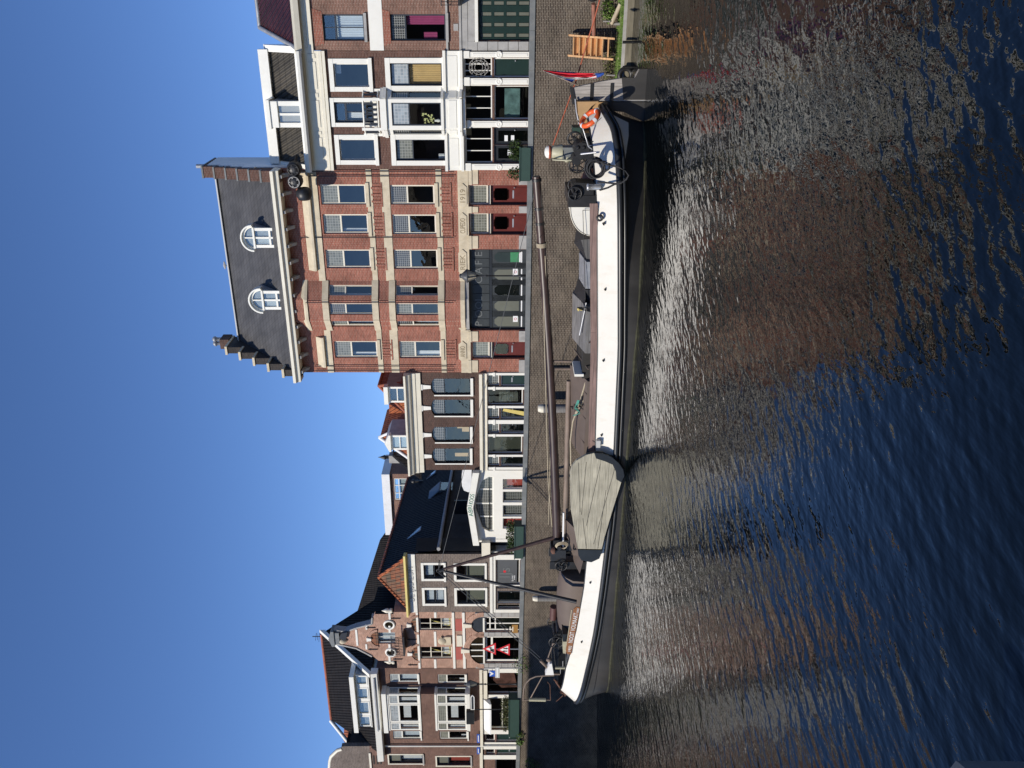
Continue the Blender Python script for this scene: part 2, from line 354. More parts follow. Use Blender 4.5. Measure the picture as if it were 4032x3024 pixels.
ZS = 3.3                                        # street level
def holes_wall(mb, a0, a1, z0, z1, holes, th=.3, out=0.0):
    xs = sorted({a0, a1, *[min(max(v, a0), a1) for h in holes for v in h[:2]]}); zs = sorted({z0, z1, *[min(max(v, z0), z1) for h in holes for v in h[2:4]]})
    inh = lambda x, z: any(h[0] < x < h[1] and h[2] < z < h[3] for h in holes)
    for i in range(len(xs)-1):
        for j in range(len(zs)-1):
            x, X, z, Z = xs[i], xs[i+1], zs[j], zs[j+1]
            if X-x < 1e-5 or Z-z < 1e-5 or inh((x+X)/2, (z+Z)/2): continue
            mb.quad((x,-out,z),(X,-out,z),(X,-out,Z),(x,-out,Z))
    for h in holes:
        x, X, z, Z = h[:4]
        mb.quad((x,-out,z),(x,-out,Z),(x,th,Z),(x,th,z)); mb.quad((X,-out,z),(X,th,z),(X,th,Z),(X,-out,Z))
        mb.quad((x,-out,z),(x,th,z),(X,th,z),(X,-out,z)); mb.quad((x,-out,Z),(X,-out,Z),(X,th,Z),(x,th,Z))
def grid_mb(pn, x0, x1, z0, z1, xs, zs, t, y0, y1, mb=None, edge=None):
    mb = mb or MB(pn); e = edge if edge is not None else t
    mb.box(x0, x0+e, y0, y1, z0, z1); mb.box(x1-e, x1, y0, y1, z0, z1); mb.box(x0+e, x1-e, y0, y1, z0, z0+e); mb.box(x0+e, x1-e, y0, y1, z1-e, z1)
    d = .004
    for x in xs: mb.box(x-t/2, x+t/2, y0+d, y1-d, z0+e, z1-e)
    for z in zs: mb.box(x0+e, x1-e, y0+2*d, y1-2*d, z-t/2, z+t/2)
    return mb
def curtain_mb(pn, x0, x1, z0, z1, y, fold=.09, amp=.03):
    n = max(6, int((x1-x0)/fold*3)); v = []
    for i in range(n+1):
        x = x0+(x1-x0)*i/n; yy = y+amp*math.sin(2*math.pi*(x-x0)/fold+random.uniform(-.5,.5))
        v += [(x,yy,z0),(x,yy,z1)]
    return MB(pn).add(v, [(2*i,2*i+2,2*i+3,2*i+1) for i in range(n)], True)
class House:
    def __init__(s, label, rg, yr, yl, name='town_house', group=None):
        s.rg = rg; s.a1 = HP.px(rg(1000, yr))[0]; s.a0 = HP.px(rg(1000, yl))[0]; s.holes = []
        s.t = Thing(name, label, 'house', HF, ((s.a0+s.a1)/2, 0, ZS), group); s.nw = 0
    def z(s, x, y, d=0): return HP.px(s.rg(x, y), d)[1]
    def a(s, y, x=1000, d=0): return HP.px(s.rg(x, y), d)[0]
    def rc(s, *r, d=0): return HP.rect(s.rg, *r, y=d)
    def band(s, x0, x1, yy, out, mat, name='band', inn=.0, a0=None, a1=None, mb=None):
        z1 = s.z(x0, yy, -out); z0 = s.z(x1, yy, -out); mb = mb or MB()
        mb.box(s.a0 if a0 is None else a0, s.a1 if a1 is None else a1, -out, inn, z0, z1)
        if mat: return s.t.part(name, mb, mat)
        return mb
    def wall(s, z1, mat, z0=None, name='wall', dep=6, a0=None, a1=None, sides=True, sidemat=None):
        a0 = s.a0 if a0 is None else a0; a1 = s.a1 if a1 is None else a1; z0 = ZS if z0 is None else z0
        mb = MB(); holes_wall(mb, a0, a1, z0, z1, s.holes)
        if sides:
            mb.quad((a0,0,z0),(a0,0,z1),(a0,dep,z1),(a0,dep,z0)); mb.quad((a1,0,z0),(a1,dep,z0),(a1,dep,z1),(a1,0,z1)); mb.quad((a0,dep,z0),(a0,dep,z1),(a1,dep,z1),(a1,dep,z0))
            mb.quad((a0,0,z1),(a1,0,z1),(a1,dep,z1),(a0,dep,z1))
        ob = s.t.part(name, mb, mat)
        ib = MB(); e = .02; d2 = 1.6
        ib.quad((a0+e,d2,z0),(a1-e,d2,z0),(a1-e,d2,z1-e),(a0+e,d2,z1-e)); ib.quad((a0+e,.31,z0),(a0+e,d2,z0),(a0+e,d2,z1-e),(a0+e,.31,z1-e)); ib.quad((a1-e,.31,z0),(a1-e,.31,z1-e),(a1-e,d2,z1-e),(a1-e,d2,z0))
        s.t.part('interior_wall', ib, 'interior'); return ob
    def win(s, r, fr='white', split=None, lead='lead_grey', xs=0, zs=0, rec=.1, fw=.07, curtain=None, sill=None, sur=None, pn=None, glass='glass',
            hole=True, topx=0, name='window', cur_rect=None, label=None, pane=True):
        pn = pn or HP; x0, x1, z0, z1 = r
        if hole: s.holes.append(r)
        s.nw += 1; jx = .002
        zt = None if split is None else z1-(z1-z0)*split
        mb = MB(pn); e = fw
        a, b, c, d = x0+jx, x1-jx, z0+jx, z1-jx
        mb.box(a, a+e, rec, rec+.07, c, d); mb.box(b-e, b, rec, rec+.07, c, d); mb.box(a+e, b-e, rec, rec+.07, c, c+e); mb.box(a+e, b-e, rec, rec+.07, d-e, d)
        if zt: mb.box(a+e, b-e, rec-.01, rec+.06, zt-e/2, zt+e/2)
        zl = zt-e/2 if zt else d-e
        for i in range(xs): x = a+(b-a)*(i+1)/(xs+1); mb.box(x-.02, x+.02, rec+.012, rec+.05, c+e, zl)
        for i in range(zs): z = c+(zl-c)*(i+1)/(zs+1); mb.box(a+e, b-e, rec+.015, rec+.047, z-.02, z+.02)
        if zt:
            for i in range(topx): x = a+(b-a)*(i+1)/(topx+1); mb.box(x-.02, x+.02, rec+.012, rec+.05, zt+e/2, d-e)
        w_ = s.t.part(name, mb, fr, label=label)
        if pane: s.t.part('pane', MB(pn).quad((a+e-.005,rec+.03,c+e-.005),(b-e+.005,rec+.03,c+e-.005),(b-e+.005,rec+.03,zl+.005),(a+e-.005,rec+.03,zl+.005)), glass, w_)
        if zt: s.t.part('leaded_pane' if lead != glass else 'pane', MB(pn).box(a+e-.005, b-e+.005, rec+.03, rec+.036, zt+e/2-.005, d-e+.005), lead, w_)
        for cc in (curtain or []):
            m, f0, f1 = cc[:3]; g0, g1 = (cc[3:5] if len(cc) > 3 else (0, 1)); W, H = b-a-2*e, zl-c-e
            cb = curtain_mb(pn, a+e+W*f0, a+e+W*f1, c+e+H*g0, c+e+H*g1, rec+.17) if m.startswith('curtain') else MB(pn).box(a+e+W*f0, a+e+W*f1, rec+.16, rec+.19, c+e+H*g0, c+e+H*g1)
            s.t.part('curtain' if m.startswith('curtain') else ('cardboard_box' if m == 'carton' else 'blind'), cb, m, w_)
        if sur:
            sw, so_, sm_ = sur; m2 = MB(pn); m2.box(x0-sw, x0, -so_, -.002, z0-.0, z1); m2.box(x1, x1+sw, -so_, -.002, z0, z1); m2.box(x0-sw, x1+sw, -so_-.01, -.002, z1, z1+sw); m2.box(x0-sw-.03, x1+sw+.03, -so_-.05, -.002, z0-sw*.8, z0)
            s.t.part('surround', m2, sm_, w_)
        if sill: s.t.part('sill', MB(pn).box(x0-.05, x1+.05, -sill[1], rec, z0-sill[0], z0), sill[2], w_)
        return w_
    def door(s, r, mat, fr='white', rec=.12, panels=2, letter=True, name='door', fw=.05, glassz=None, hole=True, knob=1):
        x0, x1, z0, z1 = r; z0 = ZS+.02
        if hole: s.holes.append((x0, x1, z0, z1))
        mb = MB(); mb.box(x0+.002, x1-.002, rec, rec+.05, z0, z1-.002)
        W = x1-x0; H = z1-z0
        for i in range(panels):
            p0 = z0+H*(.06+.92*i/panels); p1 = z0+H*(.06+.92*(i+.86)/panels)
            if glassz and i == panels-1: continue
            mb.box(x0+W*.16, x1-W*.16, rec-.015, rec, p0, p1)
        d = s.t.part(name, mb, mat)
        fb = MB(); fb.box(x0, x0+fw, rec-.04, rec-.001, z0, z1); fb.box(x1-fw, x1, rec-.04, rec-.001, z0, z1); fb.box(x0+fw, x1-fw, rec-.04, rec-.001, z1-fw, z1); s.t.part('door_frame', fb, fr, d)
        hb = MB(); kx = x1-W*.16 if knob > 0 else x0+W*.16; hb.lathe((kx, rec-.075, z0+1.0), [(.012,.07),(.012,.03),(.035,.02),(.03,0),(.004,-.01)], 10, 'y'); s.t.part('handle', hb, 'lead_sheet', d)
        if letter:
            s.t.part('letter_slot', MB().box(x0+W*.3, x1-W*.3, rec-.025, rec-.016, z0+1.02, z0+1.09), 'lead_sheet', d)
        if glassz:
            g = s.t.part('door_pane', MB().box(x0+W*.2, x1-W*.2, rec-.012, rec-.002, z0+H*glassz[0], z0+H*glassz[1]), 'glass_dark', d)
        return d
def arc_pts(cx, cz, rx, rz, a0, a1, n): return [(cx+rx*math.cos(a0+(a1-a0)*i/n), cz+rz*math.sin(a0+(a1-a0)*i/n)) for i in range(n+1)]
# ------------------------------------------------------------------ water, street, quay
mb = MB(); mb.quad((-400,-60,0),(400,-60,0),(400,900,0),(-400,900,0))
mb = MB(); n = 1
mb.add([(-900,-300,0),(900,-300,0),(900,44,0),(-900,44,0)], [(0,1,2,3)])
def watermat():
    m, t, b = newmat('canal_water'); v = coords(t, 'obj')
    b.inputs['Base Color'].default_value = (.0012, .002, .002, 1); b.inputs['Roughness'].default_value = .015; b.inputs['IOR'].default_value = 1.333
    b.inputs['Specular IOR Level'].default_value = .72
    def wave(ang, sx, sy, sc, amp, prev, det=2):
        mp = N(t, 'ShaderNodeMapping'); L(t, v, mp.inputs[0]); mp.vector_type = 'TEXTURE'; mp.inputs['Rotation'].default_value = (0,0,R(ang)); mp.inputs['Scale'].default_value = (1/sx, 1/sy, 1)
        a = N(t, 'ShaderNodeMath', operation='MULTIPLY_ADD'); L(t, noise(t, mp.outputs[0], sc, det, .5), a.inputs[0]); a.inputs[1].default_value = amp
        if prev is None: a.inputs[2].default_value = 0
        else: L(t, prev.outputs[0], a.inputs[2])
        return a
    n3 = noise(t, v, .12, 2)
    a1 = wave(60, .4, 1.2, 1.25, .034, None); a2 = wave(52, .38, 1.2, 2.8, .028, a1, 1); a2 = wave(15, .5, 1.1, 3.4, .016, a2, 1); a3 = wave(62, .5, 1.1, 7.0, .0105, a2, 2)
    ms = N(t, 'ShaderNodeMath', operation='MULTIPLY'); L(t, a3.outputs[0], ms.inputs[0]); L(t, ramp(t, n3, [(.35, .75), (.65, 1.0)]), ms.inputs[1])
    bn = N(t, 'ShaderNodeBump'); bn.inputs['Strength'].default_value = 1.0; bn.inputs['Distance'].default_value = 1.0
    L(t, ms.outputs[0], bn.inputs['Height']); L(t, bn.outputs[0], b.inputs['Normal']); return m
M['water'] = watermat()
wt = struct('water', mb, 'water')
# quay wall: coping rises a little to the left
QY = -4.245
def qz(s): return CH-1.2 if s > 0 else CH-1.2+.2*min(1.5, -s/25.)
ss = [-90,-60,-42,-34,-26,-18,-10,-4,0,20,45,80]
qt = Thing('quay_wall', 'tall brown brick quay wall with grey stone coping behind the barge', 'quay wall', HF, (0,QY,0))
mb = MB()
for a, b in zip(ss, ss[1:]): mb.quad((a,QY,-1),(b,QY,-1),(b,QY,qz(b)-.2),(a,QY,qz(a)-.2))
mb.quad((ss[0],QY,-1),(ss[0],QY,3.8),(ss[0],QY+.6,3.8),(ss[0],QY+.6,-1))
qw = qt.part('wall', mb, 'quay_brick')
mb = MB(); x = ss[0]
while x < 80:
    X = x+1.45; z0, z1 = qz(x), qz(X)
    mb.add([(x+.006,QY-.05,z0-.2),(X,QY-.05,z1-.2),(X,QY+.5,z1-.2),(x+.006,QY+.5,z0-.2),(x+.006,QY-.05,z0),(X,QY-.05,z1),(X,QY+.5,z1),(x+.006,QY+.5,z0)],
           [(0,3,2,1),(4,5,6,7),(0,1,5,4),(1,2,6,5),(2,3,7,6),(3,0,4,7)]); x = X
qt.part('coping', mb, 'blue_stone')
mb = MB()
for k in range(40):                      # iron wall anchors and repaired patches are small; cracks and stains come with the bricks
    pass
M['cobbles'] = brick('street_clinker', (.13,.1,.085), (.1,.08,.07), (.06,.055,.05), .2, .1)
def gm():
    m, t, b = newmat('street_paving'); v = coords(t, 'obj'); br = N(t, 'ShaderNodeTexBrick'); L(t, v, br.inputs['Vector'])
    br.inputs['Scale'].default_value = 1; br.inputs['Brick Width'].default_value = .2; br.inputs['Row Height'].default_value = .1; br.inputs['Mortar Size'].default_value = .006
    br.inputs['Color1'].default_value = (.16,.12,.1,1); br.inputs['Color2'].default_value = (.11,.09,.08,1); br.inputs['Mortar'].default_value = (.06,.055,.05,1)
    L(t, br.outputs[0], b.inputs['Base Color']); b.inputs['Roughness'].default_value = .85; return m
M['paving'] = gm()
struct('street', MB().quad((-900,QY+.3,ZS),(900,QY+.3,ZS),(900,2500,ZS),(-900,2500,ZS)), 'paving', HF)

# ------------------------------------------------------------------ house C: red brick café building with stepped gables
h = House('tall red brick building with stepped gables, slate roof and black café front', R2, 104, 1368, group=None)
c = h
zt = h.z(612, 140, -.05)
H3 = h
# windows (region rectangles)
rowA = [(888,200,1170,325),(905,385,1185,507),(922,605,1200,720),(975,1175,1242,1278)]
rowB = [(1322,203,1598,325),(1335,387,1608,510),(1345,605,1617,725),(1378,1175,1638,1280)]
bayA, bayB, bayC, bayD = h.a(1104), h.a(1040, d=-.5), h.a(918, d=-.5), h.a(798)
bz1 = h.z(640, 900); bz0 = h.z(1760, 900)
for i, r in enumerate(rowA):
    cu = {1:[('curtain_white', .0, .16, 0, 1)], 3:[('curtain_white', .0, .2, 0, 1)]}.get(i)
    h.win(h.rc(*r), 'cream', .39, 'lead_grey', fw=.075, rec=.1, curtain=cu)
for i, r in enumerate(rowB):
    h.win(h.rc(*r), 'cream', .38, 'lead_grey' if i == 3 else 'lead_dark', fw=.075, rec=.1, curtain={3:[('curtain_white', 0, .3, 0, 1)]}.get(i))
h.holes.append((bayA, bayD, bz0, bz1-.7))
# ground floor openings
for (tr, dr, lab) in [((1808,205,1930,330),(1935,205,2178,330),None),((1815,380,1932,513),(1940,380,2178,513),None),((1830,1180,1940,1285),(1946,1180,2166,1285),None)]:
    T = h.rc(*tr); D = h.rc(*dr); X0, X1 = T[0], T[1]
    h.win((X0, X1, T[2], T[3]), 'cream', rec=.2, fw=.07, glass='lead_grey', name='transom_window')
    d = h.door((X0, X1, ZS, T[2]-.001), 'door_red', 'dark_frame', rec=.24, panels=2, glassz=(.6,.86))
    m2 = MB(); zc = D[3]; m2.box(X0, X1, .1, .24, T[2]-.12, T[2]+.0); h.t.part('door_lintel', m2, 'cream', d)
    m3 = MB(); cx = (X0+X1)/2; zz = ZS+.02+(T[2]-ZS)*.73
    m3.prism([(cx-.2,zz-.38),(cx+.2,zz-.38),(cx+.28,zz-.25),(cx+.28,zz+.2),(cx+.14,zz+.34),(cx-.14,zz+.34),(cx-.28,zz+.2),(cx-.28,zz-.25)], .205, .225); h.t.part('oval_pane', m3, 'glass_dark', d)
# shop front
SX0, SX1, SZ0, SZ1 = h.rc(1806,603,2165,1108); h.holes.append((SX0, SX1, ZS, SZ1))
mb = MB(); zb = h.z(1940, 850); zb2 = h.z(1955, 850)
n = 9
for i in range(n):
    x0 = SX0+.08+(SX1-SX0-.16)*i/n; x1 = SX0+.08+(SX1-SX0-.16)*(i+1)/n; mb.box(x0+.012, x1-.012, .26, .30, zb+.02, SZ1-.25)
mb.box(SX0, SX1, .3, .33, ZS, SZ1)
sf = h.t.part('shop_front', mb, 'slate_paint')
h.t.part('shop_front_rail', MB().box(SX0+.05, SX1-.05, .18, .26, zb2, zb), 'black_paint', sf)
mt = MB()
for ch, yy in zip('POOLCAFE', (1048, 958, 877, 794, 690, 640)): pass
for ch, yy in (('P',1045),('O',958),('O',877),('L',795),('C',716),('A',664),('F',632),('E',614)): pass
for ch, y_rb in (('P',1038),('O',945),('O',853),('L',765),('C',572),('A',470),('F',372),('E',280)):
    a_, z_ = HP.px(RB(328, y_rb), .25); mt.text(ch, a_-.12, z_, .36, .255, .012)
h.t.part('lettering', mt, 'dim_letter', sf)
# five folding door leaves with octagonal panes
for i, yc in enumerate((310, 500, 670, 842, 1010)):
    a_, z_ = HP.px(RB(600, yc), .2); zt_ = HP.px(RB(462, yc), .2)[1]; zb_ = HP.px(RB(728, yc), .2)[1]; hw = .52*(1 if i else .95)
    lf = h.t.part('door_leaf', MB().box(a_-hw-.06, a_+hw+.06, .2, .29, ZS+.02, zb2-.02), 'slate_paint')
    w2 = hw*.5
    h.t.part('octagonal_pane', MB().prism([(a_-w2,zb_),(a_+w2,zb_),(a_+w2,zt_-.18),(a_+w2-.15,zt_),(a_-w2+.15,zt_),(a_-w2,zt_-.18)], .185, .2), ['green_black','olive','glass_dark','olive','olive'][i], lf)
    h.t.part('threshold_strip', MB().box(a_-w2*1.1, a_+w2*1.1, .18, .199, zb_-.16, zb_-.1), 'sign_white', lf)
    if i == 0: h.t.part('poster', MB().box(*[v for v in (a_-w2, a_+w2)], .17, .184, zb_+.0, zb_+.42), 'poster_green', lf); h.t.part('notice', MB().box(a_-w2, a_+w2, .165, .184, zb_-.09, zb_+.0-.01), 'sign_white', lf)
    if i in (1, 4): h.t.part('notice', MB().box(a_-.02, a_+.3, .17, .184, zb_+.06, zb_+.3), 'sign_white', lf); h.t.part('notice_symbol', MB().torus((a_+.14,.166,zb_+.18), .06, .01, (0,1,0), 14, 5), 'red_sign', lf)
wl = h.wall(zt, 'red_brick', dep=7)
# stone bands
parts = [(h.a0, bayA), (bayD, h.a1)]
mbb = MB(); mb_s = MB()
def bandseg(x0, x1, yy, out, segs, mb, inn=-.002):
    z1 = h.z(x0, yy, -out); z0 = h.z(x1, yy, -out)
    for a, b in segs: mb.box(a, b, -out, inn, z0, z1)
    return z0, z1
rowA_r = [h.rc(*r) for r in rowA]; rowB_r = [h.rc(*r) for r in rowB]
zA1 = max(r[3] for r in rowA_r); zA0 = min(r[2] for r in rowA_r); zB1 = max(r[3] for r in rowB_r); zB0 = min(r[2] for r in rowB_r)
st = MB()
for a, b in parts:
    st.box(a, b, -.05, -.002, zA1+.1, zA1+.42)
    st.box(a, b, -.03, -.002, zB1+.02, zB1+.42); st.box(a, b, -.035, -.002, zA0-.26, zA0); st.box(a, b, -.035, -.002, zB0-.26, zB0)
    g0 = h.z(1808, 300); st.box(a, b, -.06, -.002, g0+.0, g0+.5)
h.t.part('stone_band', st, 'stone', split=1)
cn = MB(); segs = [(rowA_r[2][0]-.1, h.a1-.12), (h.a0+.35, rowA_r[3][1]+.25)]
for a, b in segs: cn.prismx([(-.003,zA1+.42),(-.2,zA1+.46),(-.2,zA1+.56),(-.003,zA1+.88)], a, b)
h.t.part('stone_hood', cn, 'stone', split=1)
# sills and corbelled brick panels
sb = MB(); cb = MB()
for r in rowA_r+rowB_r:
    sb.box(r[0]-.1, r[1]+.1, -.1, .1, r[2]-.16, r[2]-.001)
    for k in range(7):
        xx = r[0]+(r[1]-r[0])*k/6
        cb.box(xx-.05, xx+.05, -.025-(k%2)*.02, -.002, r[2]-.72, r[2]-.262)
    cb.box(r[0]-.1, r[1]+.1, -.05, -.002, r[2]-.79, r[2]-.721)
h.t.part('window_sill', sb, 'stone', split=1); h.t.part('corbel_panel', cb, 'red_brick', split=8)
# brick piers with stone caps at street level
pc = MB(); pb = MB()
for y0, y1 in ((104,200),(335,376),(517,600),(1110,1176),(1290,1368)):
    a0_, a1_ = h.a(y1), h.a(y0); z1_, z0_ = h.z(1808, (y0+y1)/2), h.z(1868, (y0+y1)/2)
    pc.box(a0_, a1_, -.09, -.002, z1_-.16, z1_-.002); pc.box(a0_+.02, a1_-.02, -.05, -.002, z0_, z1_-.16); pb.box(a0_, a1_, -.06, -.002, ZS, h.z(2122, y0))
h.t.part('pier_cap', pc, 'stone', split=2); h.t.part('pier_base', pb, 'grey_stone', split=1)
# carved lintels
for txt, y0, y1, tx in (('1919',190,345,'RB'),('CUPEDO',372,535,''),('ANNO',1170,1300,''),('RIEK',600,760,''),('MA',1040,1112,'')):
    a0_, a1_ = h.a(y1), h.a(y0); zc = h.z(1772, (y0+y1)/2)
    q = h.t.part('carved_lintel', MB().prism([(a0_,zc),(a0_+.18,zc-.2),(a1_-.18,zc-.2),(a1_,zc),(a1_-.18,zc+.2),(a0_+.18,zc+.2)], -.1, -.06), 'stone')
    h.t.part('lettering', MB().text(txt, a0_+.28, zc-.12, .24, -.1, .012, width=(a1_-a0_)-.56), 'carved', q)
# bay window of three facets
bp = [Panel(HF,(bayA,0),(bayB,-.5)), Panel(HF,(bayB,-.5),(bayC,-.5)), Panel(HF,(bayC,-.5),(bayD,0))]
class Sub: pass
wins = [[(950,1050,1222,1085),(1365,1050,1622,1085)], [(935,940,1212,1010),(1352,940,1615,1012)], [(932,822,1208,890),(1350,825,1620,890)]]
mb = MB()
for pn, ws, k in zip(bp, wins, range(3)):
    hl = []
    for wi, r in enumerate(ws):
        a0_, a1_, z0_, z1_ = pn.rect(R2, *r)
        a0_ = max(.1, a0_); a1_ = min(pn.len-.1, a1_); z0_, z1_ = (zA0, zA1-.02) if wi == 0 else (zB0, zB1-.02)
        hl.append((a0_, a1_, z0_, z1_)); keep = h.holes
        h.win((a0_, a1_, z0_, z1_), 'cream', .38, ['lead_grey','lead_dark'][(k+wi)%2], pn=pn, hole=False, fw=.06, curtain=[('curtain_white', .0, .25, 0, 1)] if k != 1 else None)
    m1 = MB(pn); holes_wall(m1, 0, pn.len, bz0, bz1-.72, hl, .14); mb.add([], [])
    n0 = len(mb.v); mb.v += m1.v; mb.f += [[i+n0 for i in f] for f in m1.f]; mb.m += m1.m
bw_ = h.t.part('bay_wall', mb, 'red_brick')
sb = MB(); sb2 = MB()
for pn in bp:
    for mz in (zA0-.14, zB0-.14, zA1+.1, zB1+.12):
        sb.pn = pn; sb.box(-.0, pn.len, -.05, -.002, mz-.13, mz+.18)
sb.pn = HP; sb2.pn = HP
ot = [(bayA-.05,0),(bayB,-.56),(bayC,-.56),(bayD+.05,0)]
def slab(mb, pts, z0, z1):
    n = len(pts); v = [(x,y,z0) for x,y in pts]+[(x,y,z1) for x,y in pts]
    mb.add(v, [tuple(range(n)), tuple(range(2*n-1,n-1,-1))]+[(i,(i+1)%n,(i+1)%n+n,i+n) for i in range(n)])
slab(sb, ot, bz0-.22, bz0-.001)
v = [(x,y,bz1-.72) for x,y in ot]+[(x,0,bz1-.05) for x,y in ot]
sb.add([(bayA-.05,0,bz1-1.3),(bayB,-.56,bz1-1.3),(bayC,-.56,bz1-1.3),(bayD+.05,0,bz1-1.3),(bayA+.3,0,bz1-.55),(bayD-.3,0,bz1-.55)], [(0,1,4),(1,2,5,4),(2,3,5)])
slab(sb, ot, bz1-1.42, bz1-1.301)
h.t.part('stone_band', sb, 'stone', bw_, split=1)
ub = MB(); slab(ub, [(bayA,0),(bayB,-.45),(bayC,-.45),(bayD,0)], bz0-.42, bz0-.221); h.t.part('bay_soffit', ub, 'grey_stone', bw_)
# thin dark upright rods on the front
pp = MB()
for yy in (118, 148, 530, 912, 1330, 1358): a_ = h.a(yy, d=-.1); pp.tube([(a_,-.1 if yy != 912 else -.62, h.z(1720, yy)),(a_,-.1 if yy != 912 else -.62, zt-.9)], .02, 8)
h.t.part('dark_rod', pp, 'iron', split=3)
# cornice with corbels
zc1 = HP.px(R2(578, 160), -.75)[1]; zc0 = HP.px(R2(610, 160), -.75)[1]
zc1b = HP.px(R2(712, 1380), -.75)[1]; zc1 = (zc1+zc1b)/2; zc0 = zc1-.36
gt = MB(); gt.prismx([(-.8,zc1),(-.8,zc1-.14),(-.68,zc1-.22),(-.66,zc0),(0.0,zc0),(.2,zc1-.02)], h.a0-.25, h.a1+.05); h.t.part('cornice', gt, 'cream')
cb = MB(); nn = 13
for i in range(nn): xx = h.a0+.25+(h.a1-h.a0-.5)*i/(nn-1); cb.prismx([(-.002,zc0-.02),(-.55,zc0-.02),(-.57,zc0-.12),(-.3,zc0-.2),(-.12,zc0-.34),(-.002,zc0-.38)], xx-.07, xx+.07)
h.t.part('corbel', cb, 'grey_stone', split=1)
# slate roof
RD_ = 3.6
zr = (HP.px(R2(235, 140), RD_)[1]+HP.px(R2(385, 1195), RD_)[1])/2
rf = MB(); rf.quad((h.a0+.3,-.5,zc1+.0),(h.a1-.3,-.5,zc1+.0),(h.a1-.3,RD_,zr),(h.a0+.3,RD_,zr)); rf.quad((h.a1-.3,RD_,zr),(h.a1-.3,RD_+.5,zc1),(h.a0+.3,RD_+.5,zc1),(h.a0+.3,RD_,zr)); rf.quad((h.a0,RD_+.3,zc1-.3),(h.a1,RD_+.3,zc1-.3),(h.a1,7,zc1-.35),(h.a0,7,zc1-.35))
roof = h.t.part('roof', rf, 'slates')
h.t.part('ridge_capping', MB().prismx([(RD_-.22,zr-.06),(RD_,zr+.08),(RD_+.22,zr-.06)], h.a0+.3, h.a1-.5), 'grey_panel', roof)
# stepped party gables: the left one follows the slope, the right one stands up steeply
for side in (0, 1):
    x0, x1 = (h.a0-.02, h.a0+.34) if side == 0 else (h.a1-.52, h.a1-.001)
    ns = 5 if side == 0 else 6; pts = [(-.45, zc1-.4)]; caps = []
    yb0, ytop, yback = (-.45, RD_-.35, RD_+.45) if side == 0 else (-.4, .75, 2.7)
    ztop = zr+.35 if side == 0 else HP.px(R2(165, 95), .8)[1]
    for i in range(ns):
        ya = yb0+(ytop-yb0)*i/ns; yb = yb0+(ytop-yb0)*(i+1)/ns; z_ = zc1+.5+(ztop-zc1-.5)*i/(ns-1); pts += [(ya,z_),(yb,z_)]; caps.append((ya,yb,z_))
    pts += [(yback, ztop), (yback, zc1-.4)]
    g = h.t.part('stepped_gable', MB().prismx(pts, x0, x1), 'black_and_shaded_brick' if side == 0 else 'brown_brick')  # left gable: shade of its sunless face put into the near-black brick
    cp = MB(); o_ = .06 if side == 0 else .025
    for ya, yb, z_ in caps: cp.box(x0-o_, x1+o_, ya-o_, (yb if (ya, yb, z_) != caps[-1] else yback)+.03, z_, z_+(.12 if side == 0 else .08))
    h.t.part('step_capping', cp, 'stone' if side == 0 else 'blue_stone', g, split=1)
    if side == 1:
        pl = [(.3, zc1-1.2),(.3,zc1+.9)]+[(y+.25, z-.16) for y, z in pts[3:-2]]+[(yback-.05, ztop-.12),(yback-.05, zc1-1.2)]
        h.t.part('render_panel', MB().prismx(pl, x1+.003, x1+.05), 'plaster', g)
        h.t.part('flue_pipe', MB().tube([(x1-.1, 1.2, ztop),(x1-.1, 1.2, ztop+.5)], .1, 10), 'lead_sheet', g)
    else:
        ch = MB(); ch.box(x0-.05, x0+.5, ytop, ytop+.8, ztop+.121, ztop+.62); c_ = h.t.part('chimney', ch, 'dark_brick', g)
        cp2 = MB()
        for k in (0, 1): cp2.lathe((x0+.12+.25*k, ytop+.4, ztop+.62), [(.11,0),(.11,.3),(.16,.32),(.16,.42),(.08,.5),(.02,.5)], 12)
        h.t.part('chimney_pot', cp2, 'lead_sheet', c_, split=3)
